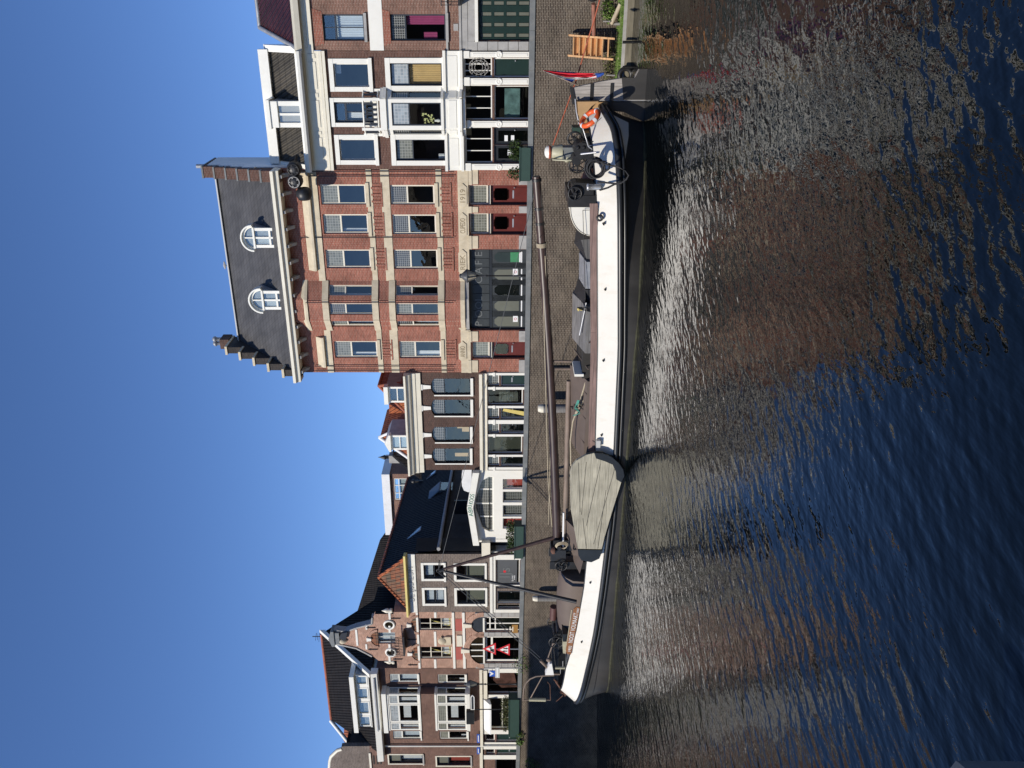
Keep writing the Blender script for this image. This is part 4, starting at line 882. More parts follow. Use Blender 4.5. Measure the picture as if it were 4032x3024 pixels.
# ------------------------------------------------------------------ house J: brick with white top band, behind
J = 20.0; a0_, a1_, z0_, z1_ = HP.rect(R4, 752, 38, 960, 572, J)
t = Thing('back_house', 'flat topped brick house with white fascia behind the black roofs', 'house', HF, ((a0_+a1_)/2, J, ZS))
wr = HP.rect(R4, 818, 80, 955, 278, J); mb = MB(Panel(HF,(0,J),(1,J))); holes_wall(mb, a0_, a1_, ZS, z1_-.4, [wr]); mb.add([(a0_,0,ZS),(a0_,0,z1_),(a0_,3,z1_),(a0_,3,ZS),(a1_,0,ZS),(a1_,0,z1_),(a1_,3,z1_),(a1_,3,ZS)], [(0,1,2,3),(4,7,6,5),(1,5,6,2)])
t.part('wall', mb, 'warm_brick'); t.part('fascia', MB().box(a0_-.1, a1_+.1, J-.25, J+3, z1_-.4, z1_+.25), 'plaster')
xm = [wr[0]+(wr[1]-wr[0])*k for k in (.31,.67)]; f_ = t.part('window', grid_mb(None, wr[0], wr[1], wr[2], wr[3], xm, [wr[3]-.42], .06, J+.06, J+.14, edge=.09), 'white')
t.part('pane', MB().box(wr[0]+.08, wr[1]-.08, J+.1, J+.106, wr[2], wr[3]-.08), 'glass', f_)
t.part('curtain', curtain_mb(None, wr[0]+.1, wr[1]-.1, wr[2], wr[3]-.5, J+.25), 'curtain_blue', f_)

# ------------------------------------------------------------------ house E: white one-storey front with chevron sign board
h = House('single storey white front with chevron gable and arched lattice window', R4, 5, 662)
zap = h.z(1545, 315); zs = h.z(1605, 0); zs2 = h.z(1605, 640)
am = h.a(315); zw = h.z(1565, 315)
win_r = h.rc(1565,65,1730,565); x0, x1, z0, z1 = win_r
gz1 = h.z(1765, 300)
# front wall as a shape with openings built from strips
lowr = [h.rc(1815,85,1995,180), h.rc(1815,200,1992,300), h.rc(1815,325,1990,430), h.rc(1815,445,1988,540)]
h.holes.append((x0, x1, z0, z1-.75))
for i, r in enumerate(lowr):
    q = (r[0], r[1], ZS+.35, r[3])
    h.win(q, 'white', fw=.05, rec=.1, glass='glass', curtain=[('curtain_red', 0, 1, 0, 1)] if i in (0, 3) else None, name='window', pane=True)
    if i in (1, 2): h.t.part('lattice', MB().box(q[0]+.1, q[1]-.1, .2, .21, q[2]+.05, q[3]-.1), 'lead_dark')
h.wall(z1-.75, 'white', sides=False)
g = MB(); cz = z1-.75
# shoulders of the arched window
g.prism([(h.a0,cz),(x0,cz),(x0+.25,cz+.38),(am-.3,z1),(am,zw+.05),(h.a0,zs2+.1)], -.001, .3); g.prism([(x1,cz),(h.a1,cz),(h.a1,zs+.1),(am,zw+.05),(am-.3+.6,z1),(x1-.25,cz+.38)], -.001, .3); g.prism([(am-.31,z1-.001),(am+.31,z1-.001),(am,zw+.06)], 0, .29)
h.t.part('gable', g, 'white')
w_ = h.t.part('arched_window', MB().box(x0, x0+.06, .08, .16, z0, cz).box(x1-.06, x1, .08, .16, z0, cz).box(x0+.06, x1-.06, .08, .16, z0, z0+.06), 'white')
mu = MB()
for yy in (185, 315, 435): a_ = h.a(yy); mu.box(a_-.04, a_+.04, .09, .15, z0+.06, z1-.02-abs(a_-am)*.28)
h.t.part('mullion', mu, 'white', w_, split=1)
h.t.part('lattice_pane', MB().prism([(x0+.05,z0+.05),(x1-.05,z0+.05),(x1-.05,cz),(x1-.25,cz+.36),(am+.3,z1-.02),(am-.3,z1-.02),(x0+.25,cz+.36),(x0+.05,cz)], .12, .13), 'lead_dark', w_)
# chevron board with raised letters
ch = MB(); t_ = .34
e0 = (h.a(655), h.z(1600, 655)); e1 = (h.a(0)+.05, h.z(1600, 0)); ap = (am, zap)
for A, B in ((e0, ap), (ap, e1)): ch.prism([A, B, (B[0], B[1]+t_), (A[0], A[1]+t_)], -.42, -.1)
fa = h.t.part('chevron_board', ch, 'white')
s0 = math.atan2(ap[1]-e0[1], ap[0]-e0[0]); s1 = math.atan2(e1[1]-ap[1], e1[0]-ap[0])
L0 = HP.px(R4(1535, 425), -.43); L1 = HP.px(R4(1530, 305), -.43)
def along(A, B, x): return A[1]+(B[1]-A[1])*(x-A[0])/(B[0]-A[0])
xa = HP.px(R4(1500, 425), -.42)[0]; xb = HP.px(R4(1500, 318), -.42)[0]; xc = HP.px(R4(1500, 222), -.42)[0]
h.t.part('lettering', MB().text('ABRI', xa, along(e0, ap, xa)+.05, .24, -.42, .012, width=(xb-xa)*.95, slope=s0).text('KOOS', xb+.02, along(ap, e1, xb)+.05, .24, -.42, .012, width=(xc-xb)*.95, slope=s1), 'green_letter', fa)
# rendered curved roof and low flat roof behind
rc0 = h.a1; cz0 = HP.px(R4(1530, 100), 2)[1]
pts = [HP.px(R4(*q), 1.2) for q in ((1528,200),(1500,205),(1460,190),(1442,150),(1438,100),(1440,40),(1470,-30),(1530,-40))]
h.t.part('rounded_roof', MB().prism(pts, 1.2, 3), 'plaster')
h.t.part('flat_roof', MB().box(h.a0+.3, h.a1-.1, .31, 8, zs-.3, zs-.15), 'iron')
db = MB(); a_, z_ = HP.px(R4(1415, 345), 5); db.box(a_-.5, a_+.5, 5, 5.1, z_-.5, z_+.3); h.t.part('dark_window', db, 'black_paint')
ep = MB(); a0_, a1_, z0_, z1_ = HP.rect(R4, 1622, 640, 1700, 780, -.1)
E_ = h
tp = Thing('porch', 'cream topped entrance porch with dark round opening', 'porch', HF, ((a0_+a1_)/2, 0, ZS))
tp.part('porch_head', MB().box(a0_, a1_-.05, -.35, 1.5, z0_, z1_), 'cream')
zz = HP.px(R4(1745, 700), -.1)[1]; 
a2 = (a0_+a1_)/2-.1
pw = MB(); o0, o1 = a0_+.15, a1_-.05; ocx = (o0+o1)/2; ow = (o1-o0)/2; oz = z0_-1.0
tp.part('fanlight', MB().box(o0, o1, .1, .16, z0_-.32, z0_-.001), 'glass_dark'); 
tp.part('door', MB().box(o0+.05, o1-.05, .6, .65, ZS, z0_-.33), 'black_paint'); tp.part('porch_side', MB().box(o0-.05, o0, 0, .6, ZS, z0_-.001), 'white'); tp.part('porch_side', MB().box(o1, o1+.05, 0, .6, ZS, z0_-.001), 'white')
tp.part('notice', MB().box(ocx-.12, ocx+.1, .58, .598, ZS+1.45, ZS+1.7).box(ocx+.15, ocx+.35, .58, .598, ZS+1.2, ZS+1.32), 'sign_white')

# ------------------------------------------------------------------ house F: grey-brown brick ice cream parlour with long black roof
h = House('grey brown brick ice cream parlour with white letters under an ochre gutter', R4, 772, 1303)
zc = h.z(1020, 1040)
for r in ((1090,870,1275,998),(1100,1098,1280,1225)): h.win(h.rc(*r), 'dark_frame', fw=.05, rec=.08, zs=1, sur=(.15,.03,'white'), curtain=[('curtain_blue', 0, 1, .55, 1),('curtain_blue', 0, 1, 0, .42 if r[1] > 1000 else 0.001)] )
for r in ((1390,875,1650,1005),(1395,1100,1655,1228)): h.win(h.rc(*r), 'dark_frame', .35, 'glass', fw=.05, rec=.08, sur=(.15,.03,'white'), curtain=[('olive', 0, 1, 0, 1)])
zg = h.z(1752, 1040)
r = h.rc(1762,822,1978,1048); r = (r[0], r[1], ZS+.55, r[3]); h.win(r, 'white', fw=.04, rec=.1, glass='glass_dark', name='shop_window')
sc = h.t.part('screen', MB().box(r[0]+.05, r[1]-.05, .05, .09, r[2]+.15, r[3]-.04), 'shutter_grey')
W = r[1]-r[0]; H = r[3]-r[2]
h.t.part('screen_letters', MB().text('IJs', r[0]+W*.22, r[2]+H*.42, .62, .05, .012), 'dim_letter', sc); h.t.part('screen_dot', MB().lathe((r[0]+W*.5,.045,r[2]+H*.66), [(.085,0),(.085,-.01)], 16, 'y'), 'red_sign', sc)
h.t.part('screen_letters', MB().text('ijs met', r[0]+W*.1, r[2]+H*.28, .1, .05, .012).text('smaak', r[0]+W*.16, r[2]+H*.2, .09, .05, .012), 'sign_white', sc)
r = h.rc(1765,1110,1970,1225); r = (r[0], r[1], ZS, r[3]); d = h.door(r, 'dark_frame', 'white', panels=1, letter=False, glassz=(.1,.95))
r = h.rc(1770,1235,1950,1270); r = (r[0], r[1], ZS+.5, r[3]); h.win(r, 'white', fw=.03, rec=.1, glass='glass_dark', name='side_window')
r = h.rc(1762,1058,1900,1088); h.win((r[0], r[1], ZS+.1, r[3]), 'white', fw=.03, rec=.1, glass='glass', name='side_window')
h.wall(zc, 'grey_brick', dep=4, sides=False)
fb = MB(); fb.box(h.a0+.02, h.a1-.02, -.08, -.002, zg+.02, h.z(1702,1040)); fb.box(h.a0, h.a1, -.14, -.081, h.z(1722,1040), h.z(1702,1040)+.03)
for y0, y1 in ((775,818),(1050,1058),(1275,1303)): fb.box(h.a(y1), h.a(y0), -.07, -.002, ZS, zg+.019)
h.t.part('shop_fascia', fb, 'white')
z1 = HP.px(R4(935, 1040), -.3)[1]; wb = MB(); wb.box(h.a0, h.a1, -.05, -.002, zc-.01, h.z(955, 1040)); fs = h.t.part('name_board', wb, 'white')
xa, xb = h.a(1200), h.a(885); h.t.part('lettering', MB().text('DE IJSSALON', xa, zc+.14, .34, -.05, .03, width=xb-xa), 'grey_letter', fs)
zk = h.z(955, 1040)
gt = MB(); gt.prismx([(-.01,zk-.0),(-.35,zk+.12),(-.38,z1+.0),(-.36,z1+.12),(0,z1+.1)], h.a0-.1, h.a1+.1); h.t.part('gutter', gt, 'gold')
F_zk = z1+.05
# side wall and the long roof running back from the street
dep = 19.0; az, zz_ = HP.px(R4(690, 980), 1.6); ap_ = HP.px(R4(690, 980), 1.9)[0]
zr = HP.px(R4(690, 980), 2.2)[1]; ze = HP.px(R4(1225, 770), .3)[1]
sw = MB(); 
KR, KG = -.20, -.23
rx = lambda y: ap_+KR*(y-1.9)
gx = lambda y: h.a1+ex+KG*(y-.15)
ex = .2
sw.quad((h.a1,0,ZS),(gx(dep)-ex,dep,ZS),(gx(dep)-ex,dep,ze),(h.a1,0,ze)); sw.quad((h.a0,0,ZS),(h.a0,0,F_zk),(h.a0-5,dep,F_zk),(h.a0-5,dep,ZS)); sw.prism([(h.a0,zc),(h.a1,zc),(h.a1,F_zk),(h.a0,F_zk)], .0, .2)
h.t.part('side_wall', sw, 'black_and_shaded_brick')  # near-black colour carries the shade of the side turned from the sun
rf = MB(); rf.quad((gx(.15),.15,ze),(gx(dep),dep,ze),(rx(dep),dep,zr),(ap_,1.9,zr)); rf.quad((h.a0-.1,.15,F_zk),(ap_,1.9,zr),(rx(dep),dep,zr),(h.a0-6,dep,F_zk)); rf.quad((gx(.15),.15,ze),(ap_,1.9,zr),(h.a1-.2,.15,F_zk))
ro = h.t.part('roof', rf, 'tile_black')
h.t.part('front_hip', MB().add([(h.a0+.3,.02,F_zk),(h.a1-.3,.02,F_zk),(ap_,1.85,zr+.01)], [(0,1,2)]), 'tile_mix', ro)
rt = MB(); rt.tube([(ap_,1.85,zr+.03),(h.a1-.3,.0,F_zk)], .1, 7); rt.tube([(ap_,1.85,zr+.03),(h.a0+.3,.0,F_zk)], .1, 7); h.t.part('hip_tiles', rt, 'tile_orange', ro)
rt = MB()
for k in range(36): y_ = 1.9+(dep-1.9)*k/36; rt.tube([(rx(y_),y_,zr+.03),(rx(y_+.4),y_+.40,zr+.05)], .085, 6)
h.t.part('ridge_tiles', rt, 'ridge_red', ro)
h.t.part('gutter', MB().tube([(gx(.1)+.06,.1,ze-.04),(gx(dep)+.06,dep,ze-.04)], .11, 8), 'grey_stone', ro)
def onslope(rg, x, y):                    # point where the sight line meets the right-hand roof slope
    U, V = rg(x, y); best = None
    for k in range(220):
        yy = .2+k*.08; a_, z_ = HP.px((U, V), yy); t_ = (a_-rx(yy))/(gx(yy)-rx(yy))
        zp = zr+(ze-zr)*t_
        if best is None or abs(zp-z_) < best[0]: best = (abs(zp-z_), a_, yy, zp)
    return Vector(best[1:])
up = Vector((zr-ze, 0, h.a1+ex-ap_)).normalized()
for (q, nm) in (([(1050,545),(1068,535),(965,630),(950,625)], 1), ([(1185,20),(1190,40),(1120,90),(1105,80)], 2)):
    P_ = [onslope(R4, *w_) for w_ in q]
    c_ = sum(P_, Vector())/4
    a_, y_, z_ = c_; sl = (Vector((ap_,0,zr))-Vector((h.a1+ex,0,ze))).normalized(); hw, hh = .42, .62
    def rp(u, v, o): return tuple(Vector((a_,y_,z_))+Vector((-.29,.957,0))*u+sl*v+up*o)
    def slabq(mb, u0, u1, v0, v1, o0, o1): mb.add([rp(u0,v0,o0),rp(u1,v0,o0),rp(u1,v1,o0),rp(u0,v1,o0),rp(u0,v0,o1),rp(u1,v0,o1),rp(u1,v1,o1),rp(u0,v1,o1)], [(0,3,2,1),(4,5,6,7),(0,1,5,4),(1,2,6,5),(2,3,7,6),(3,0,4,7)]); return mb
    s_ = h.t.part('skylight', slabq(MB(), -hw, hw, -hh, hh, -.02, .06), 'lead_sheet', ro); slabq(MB(), 0, 0, 0, 0, 0, 0)
    h.t.part('pane', slabq(MB(), -hw+.06, hw-.06, -hh+.06, hh-.06, .062, .075), 'sky_pane' if 'sky_pane' in M else 'glass', s_)
# glazed dormer with two mullions in the black slope
c_ = onslope(R4, 1230, 200); a_, y_, z_ = c_
dm = h.t.part('dormer', MB().box(a_-.6, a_+.45, y_-.55, y_+.55, z_-1.0, z_-.05).quad((a_+.5,y_-.65,z_-.1),(a_+.5,y_+.65,z_-.1),(a_-.35,y_+.65,z_+.75),(a_-.35,y_-.65,z_+.75)), 'shutter_grey')
h.t.part('pane', MB().quad((a_+.46,y_-.55,z_-.02),(a_+.46,y_+.55,z_-.02),(a_-.3,y_+.55,z_+.73),(a_-.3,y_-.55,z_+.73)).quad((a_+.46,y_-.5,z_-.95),(a_+.46,y_+.5,z_-.95),(a_+.46,y_+.5,z_-.15),(a_+.46,y_-.5,z_-.15)), 'glass', dm)
c_ = onslope(R4, 1090, 105); h.t.part('roof_vent', MB().tube([tuple(c_), (c_.x,c_.y,c_.z+.75)], .1, 8).lathe((c_.x,c_.y,c_.z+.72), [(.17,0),(.17,.14),(.03,.25)], 10), 'iron', ro)

# ------------------------------------------------------------------ large dark roof far behind
K = 23.0
pts = [HP.px(UV, K) for UV in (R4(770,570), R4(760,600), R4(690,640), R4(450,1397), R5(510,200))]
a_l, z_l = pts[-1]; a_r, z_r = pts[2]
t = Thing('large_roof_house', 'big black roofed building rising behind the ice cream parlour', 'house', HF, (a_r, K, ZS))
p1 = pts[1]; t.part('roof', MB().add([(a_l-8,K-7,ZS+6),(a_l-3,K,z_l+.4),(a_l,K,z_l),(pts[3][0],K,pts[3][1]),(a_r,K,z_r),(p1[0],K,p1[1]),(p1[0]+6,K-6,ZS+6),(a_l-8,K+7,ZS+6),(p1[0]+6,K+7,ZS+6)],
  [(0,2,1),(0,3,2),(0,4,3),(0,5,4),(0,6,5),(1,2,7),(2,3,7),(3,4,8,7),(4,5,8),(5,6,8),(0,1,7)]), 'tile_black')
t.part('wall', MB().box(a_l-7, a_r+5, K-5.8, K+6.5, ZS, ZS+6), 'black_and_shaded_brick')
# ------------------------------------------------------------------ house G: ornate stepped gable of pink brick with white bands
h = House('ornate pink brick gable house with white bands, arches and iron balcony', R5, 22, 508)
zu = h.z(900, 260); ztop = h.z(738, 260)
w0 = h.rc(745,200,945,298); o1 = h.rc(1108,75,1390,180); o2 = h.rc(1115,325,1392,428)
h.win((w0[0], w0[1], w0[2], min(w0[3], ztop-.02)), 'white', fw=.07, rec=.1, xs=1, curtain=[('curtain_blue', 0, 1, 0, 1)])
for i, r in enumerate((o1, o2)):
    w_ = h.win(r, 'cream', .34, 'glass', fw=.06, rec=.08, xs=1, topx=1, zs=1, curtain=[('curtain_white', .1, .9, .05, .42)])
    h.t.part('hung_frame', MB().box(r[0]+.12, r[1]-.1, .24, .26, r[2]+.1, r[2]+.18).prism([(r[0]+.12,r[2]+.18),(r[0]+.2,r[2]+.18),(r[1]-.3,r[2]+1.3),(r[1]-.38,r[2]+1.3)], .24, .26), 'gold', w_)
# ground floor openings
g1 = h.rc(1600,235,1955,462); g2 = h.rc(1590,68,1955,192)
zs_ = h.z(1672, 350)
h.holes.append((g1[0], g1[1], ZS, g1[3]-.5)); h.holes.append((g2[0], g2[1], ZS, g2[3]-.05))
holes_all = h.holes
ex0, ex1 = h.a(445), h.a(40)
mb = MB(); lo = [q for q in holes_all if q[3] < zu]; hi = [q for q in holes_all if q[3] >= zu]
holes_wall(mb, h.a0, h.a1, ZS, zu, lo, .3)
holes_wall(mb, ex0, ex1, zu, ztop, [(w0[0], w0[1], max(w0[2], zu), min(w0[3], ztop-.02))], .3)
if w0[2] < zu: pass
out = [(730,45),(703,70),(700,128),(560,163),(470,195),(360,183),(358,290),(420,300),(560,330),(640,370),(700,402),(730,445)]
gp = [HP.px(R5(*q)) for q in out]; gp[0] = (gp[0][0], ztop+.001); gp[-1] = (gp[-1][0], ztop+.001)
mb.prism(gp, -.0, .32); mb.quad((h.a1,0,ZS),(h.a1,7,ZS),(h.a1,7,zu),(h.a1,0,zu)); mb.quad((h.a0,0,ZS),(h.a0,0,zu),(h.a0,7,zu),(h.a0,7,ZS))
wl = h.t.part('wall', mb, 'gable_brick')
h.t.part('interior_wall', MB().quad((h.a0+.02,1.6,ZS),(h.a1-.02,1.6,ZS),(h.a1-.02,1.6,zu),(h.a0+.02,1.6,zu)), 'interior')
h.t.part('roof', MB().prismx([(.33,zu-1),(.33,ztop+.5),(3.5,ztop+.3),(3.5,zu-1)], gp[4][0]-1.3, gp[4][0]+.6), 'tile_black')
cp = MB()
for i in range(1, len(gp)-2):
    A, B = Vector(gp[i]), Vector(gp[i+1]); 
    if (B-A).length < .12: continue
    n_ = Vector((-(B-A).y, (B-A).x)).normalized()*-.09
    cp.prism([tuple(A),tuple(B),tuple(B+n_),tuple(A+n_)], -.06, .38)
h.t.part('gable_coping', cp, 'grey_stone', wl, split=1)
pm = MB(); pa, pz = HP.px(R5(365, 236)); pm.box(gp[6][0]-.1, gp[5][0]+.1, -.25, .4, pz-.05, pz+.12); pm.box(gp[6][0]+.05, gp[5][0]-.05, -.18, .35, pz-.35, pz-.05); pm.prism([(gp[6][0]-.1,pz+.12),(gp[5][0]+.1,pz+.12),((gp[6][0]+gp[5][0])/2,pz+.3)], -.25, .4)
h.t.part('pediment', pm, 'blue_stone', wl)
# bands
bd = MB()
def bnd(x0, x1, y0=22, y1=508, o=.03): 
    z1_, z0_ = h.z(x0, (y0+y1)/2), h.z(x1, (y0+y1)/2); bd.box(h.a(y1), h.a(y0), -o, -.002, z0_, z1_)
for (x0, x1) in ((1090,1108),(1398,1418),(1486,1508)): bnd(x0, x1, o=.06)
for y0, y1 in ((22,70),(190,318),(432,508)): bnd(1237, 1257, y0, y1)
for y0, y1 in ((140,200),(300,360)): bnd(840, 858, y0, y1)
for y0, y1 in ((20,85),(405,452)): bnd(840, 858, y0, y1)
for y0, y1 in ((130,172),(300,345)): bnd(640, 655, y0, y1)
bnd(555, 572, 172, 312)
h.t.part('white_band', bd, 'white', split=1)
rp = MB()
for y0, y1 in ((80,185),(325,435)): z1_, z0_ = h.z(1424, (y0+y1)/2), h.z(1482, (y0+y1)/2); rp.box(h.a(y1), h.a(y0), -.02, -.002, z0_, z1_)
M['terracotta'] = plain('terracotta_panel', (.38,.09,.07), .7, .1, 2); h.t.part('red_panel', rp, 'terracotta', split=1)
sr = MB(); a0_, a1_, z0_, z1_ = h.rc(1435,222,1480,315); sr.box(a0_, a1_, -.07, -.002, z0_, z1_); h.t.part('scroll_plaque', sr, 'cream')
a0_, a1_, z0_, z1_ = h.rc(1272,230,1385,300); cx = (a0_+a1_)/2
h.t.part('coat_of_arms', MB().prism([(a0_,z0_),(a1_,z0_),(a1_,z0_+.35),(a1_-.1,z0_+.5),(a1_,z1_-.2),(cx,z1_),(a0_,z1_-.2),(a0_+.1,z0_+.5),(a0_,z0_+.35)], -.12, -.002).lathe((cx,-.12,(z0_+z1_)/2+.15), [(.26,0),(.2,-.06),(.03,-.1)], 12, 'y'), 'stone')
# arch reliefs with keystones
for r, xt in ((w0,640),(o1,1025),(o2,1030)):
    cx = (r[0]+r[1])/2; rr = (r[1]-r[0])/2+.12; zz = r[3]+(.05 if r is not w0 else -.02); zz = min(zz, ztop) if r is w0 else zz
    q = h.t.part('arch_relief', MB().prism(arc_pts(cx, zz, rr, rr*.8, 0, math.pi, 12), -.04, -.002), 'tile_mix')
    ab = MB(); ar = arc_pts(cx, zz, rr, rr*.8, 0, math.pi, 12); ar2 = arc_pts(cx, zz, rr*1.28, rr*1.1, 0, math.pi, 12)
    for i in range(12): ab.prism([ar[i], ar2[i], ar2[i+1], ar[i+1]], -.08, -.002)
    h.t.part('arch_ring', ab, 'gable_brick', q); h.t.part('keystone', MB().prism([(cx-.08,zz+rr*.7),(cx+.08,zz+rr*.7),(cx+.14,zz+rr*1.2),(cx-.14,zz+rr*1.2)], -.16, -.002), 'white', q)
for q in ((847,130),(862,370)):
    a_, z_ = HP.px(R5(*q)); f_ = h.t.part('oval_window', MB().torus((a_,-.03,z_), .3, .07, (0,1,0), 22, 7), 'white'); h.t.part('pane', MB().lathe((a_,-.004,z_), [(.26,0),(.26,-.012)], 18, 'y'), 'glass_dark', f_)
# iron balcony and anchors
bb = MB(); a0_, a1_ = h.a(335), h.a(170); z1_, z0_ = HP.px(R5(860,250),-.6)[1], HP.px(R5(962,250),-.6)[1]
bb.box(a0_, a1_, -.7, -.003, z0_-.1, z0_); bb.box(a0_, a1_, -.68, -.64, z1_-.04, z1_)
for k in range(13): x_ = a0_+.02+(a1_-a0_-.04)*k/12; bb.tube([(x_,-.66,z0_),(x_,-.72,(z0_+z1_)/2),(x_,-.66,z1_)], .018, 5)
for k in range(6): bb.torus((a0_+.2+k*(a1_-a0_-.4)/5,-.68,(z0_+z1_)/2), .13, .016, (0,1,0), 12, 4)
h.t.part('balcony', bb, 'iron')
an = MB()
for q in ((685,155),(705,345),(905,75),(920,430),(1045,258),(1050,480)):
    a_, z_ = HP.px(R5(*q)); an.tube([(a_,-.03,z_+.28),(a_,-.03,z_-.28)], .03, 6).tube([(a_-.07,-.03,z_+.15),(a_+.07,-.03,z_+.15)], .02, 5)
h.t.part('wall_anchor', an, 'iron', split=6)
for q in ((835,25),(855,470)):
    a_, z_ = HP.px(R5(*q), -.05); h.t.part('stone_finial', MB().lathe((a_,.1,z_-.25), [(.13,0),(.16,.1),(.1,.2),(.15,.3),(.12,.42),(.05,.55),(.01,.65)], 10), 'cream')
hd = MB(); a_, z_ = HP.px(R5(440, 245), -.1); hd.lathe((a_-.3,-.05,z_), [(.04,-.25),(.16,-.1),(.2,.06),(.13,.2),(.02,.27)], 12); h.t.part('carved_head', hd, 'stone'); h.t.part('carved_wing', MB().prism([(a_-.1,z_-.2),(a_+.5,z_-.35),(a_+.4,z_+.05),(a_,z_+.22)], -.2, -.01), 'iron')
# ground floor: big arch, small arch, glazing, shop door
mb = MB(); cx = (g1[0]+g1[1])/2; rr = (g1[1]-g1[0])/2
for zz, c_, r_, H in ((g1[3]-.5, cx, rr, .9), (g2[3]-.55, (g2[0]+g2[1])/2, (g2[1]-g2[0])/2, .75)):
    ar = arc_pts(c_, zz, r_+.1, H, 0, math.pi, 14); ar2 = arc_pts(c_, zz, r_+.42, H+.35, 0, math.pi, 14)
    rg = MB(); [rg.prism([ar[i], ar2[i], ar2[i+1], ar[i+1]], -.07, -.002) for i in range(14)]; q = h.t.part('arch_ring', rg, 'gable_brick')
    h.t.part('keystone', MB().prism([(c_-.1,zz+H-.02),(c_+.1,zz+H-.02),(c_+.17,zz+H+.5),(c_-.17,zz+H+.5)], -.16, -.002), 'cream', q)
    h.t.part('arch_pane', MB().prism(ar+[], -.03, -.002), 'dark_frame' if c_ != cx else 'glass_dark', q)
    fm = MB()
    for k in ((-1,0,1) if c_ == cx else ()): fm.box(c_+k*rr*.45-.04, c_+k*rr*.45+.04, -.06, -.031, zz, zz+H*(.85 if k else .98))
    fm.box(c_-r_, c_+r_, -.07, -.031, zz-.05, zz+.05); h.t.part('arch_frame', fm, 'white', q)
r = (g1[0]+.02, g1[1]-.02, ZS+.0, g1[3]-.56); zt_ = h.z(1740, 350)
w_ = h.t.part('shop_door', grid_mb(None, r[0], r[1], ZS+.02, r[3], [], [zt_], .12, .1, .2, edge=.14), 'white'); h.t.part('pane', MB().box(r[0]+.1, r[1]-.1, .14, .15, ZS+.1, r[3]), 'glass_dark', w_)
nn = MB(); nn.text('BARBIER', r[0]+.5, zt_-.55, .14, .13, .01) if False else None
r = (g2[0]+.02, g2[1]-.02, ZS+.0, g2[3]-.6); zt_ = h.z(1770, 130)
w_ = h.t.part('side_door', grid_mb(None, r[0], r[1], ZS+.02, r[3], [(r[0]+r[1])/2], [zt_, (zt_+r[3])/2], .07, .1, .2, edge=.1), 'white'); h.t.part('pane', MB().box(r[0]+.1, r[1]-.1, .14, .15, ZS+.1, r[3]), 'glass_dark', w_); h.t.part('bead_curtain', MB().box(r[0]+.12, r[1]-.12, .17, .18, ZS+.4, zt_-.1), 'lead_dark', w_)
qs = MB()
for y0, y1 in ((25,62),(195,232),(465,505)):
    for k in range(8): z_ = ZS+k*.4; qs.box(h.a(y1), h.a(y0), -.05-.015*(k%2), -.002, z_+.01, z_+.39)
h.t.part('stone_quoin', qs, 'grey_stone', split=8)

# ------------------------------------------------------------------ house H: brown brick with two storey bay, tiled roof and long dormer
h = House('brown brick house with two storey white bay, tiled roof and long white dormer', R5, 511, 1182)
zc = h.z(760, 840); P = .62
for r in ((850,562,1098,636),(880,1058,1120,1128)): h.win(h.rc(*r), 'white', .33, 'lead_white', fw=.07, rec=.06, curtain=[('curtain_blue' , 0, 1, 0, 1)], sill=(.08,.08,'white'))
for r in ((1268,566,1512,642),(1285,1062,1528,1132)): h.win(h.rc(*r), 'white', .33, 'lead_grey', fw=.07, rec=.06, sill=(.08,.08,'white'), curtain=[('curtain_white', 0, .3, 0, .3)])
b0, b1 = h.a(1052, d=-P), h.a(738, d=-P)
zz = [HP.px(R5(q, 890), -P)[1] for q in (845,1108,1262,1520)]
for zt_, zb_ in ((zz[0], zz[1]), (zz[2], zz[3])): h.holes.append((b0+.1, b1-.1, zb_+.1, zt_-.1))
# ground floor
zg = h.z(1655, 840)
r = h.rc(1690,548,1950,735); a0_, a1_ = r[0], r[1]; w_ = h.win((a0_, a1_, ZS+.4, r[3]+.05), 'white', fw=.05, rec=.12, glass='glass_dark', name='shop_window', curtain=[('curtain_pink', .1, .5, .1, .5)] and None)
M['poster_art'] = plain('window_poster', (.28,.12,.1), .6, .8, 1.6); h.t.part('window_poster', MB().prism([(a0_+.3,ZS+.6),(a1_-.3,ZS+.8),(a1_-.1,ZS+1.9),(a0_+1.2,ZS+2.4),(a0_+.25,ZS+1.6)], .28, .29), 'poster_art', w_)
r = h.rc(1690,770,1900,1040); w2_ = h.win((r[0], r[1], ZS+.5, r[3]), 'white', .5, 'glass', fw=.07, rec=.1, xs=2, name='shop_window')
r = h.rc(1682,1085,1950,1150); h.win((r[0], r[1], h.z(1772,1118)+.05, r[3]), 'white', fw=.06, rec=.1, name='transom_window'); h.door((r[0], r[1], ZS, h.z(1772,1118)-.05), 'door_green', 'white', panels=1)
h.wall(zc, 'brown_red_brick', dep=5)
fb = MB(); z1, z0 = h.z(1636, 840), h.z(1660, 840); fb.box(h.a0, h.a1, -.16, -.002, z0, z1); h.t.part('fascia', fb, 'cream')
fb = MB()
for y0, y1 in ((511,546),(738,766),(1045,1080),(1152,1182)): fb.box(h.a(y1), h.a(y0), -.05, -.002, ZS, z0)
h.t.part('pilaster', fb, 'white', split=1)
fb = MB(); fb.box(h.a(765), h.a(520), -.14, -.051, h.z(1700,640), h.z(1668,640)); an_ = h.t.part('awning_board', fb, 'cream'); 
aw = MB(); aw.prismx([(-.06,z0-.05),(-.5,z0-.45),(-.5,z0-.55),(-.06,z0-.45)], h.a(1035), h.a(775)); h.t.part('awning', aw, 'sign_white')
bx = MB(); bp = [Panel(HF,(b0,0),(b0,-P)), Panel(HF,(b0,-P),(b1,-P)), Panel(HF,(b1,-P),(b1,0))]
zA = (zz[1], zz[0]); zB = (zz[3], zz[2])
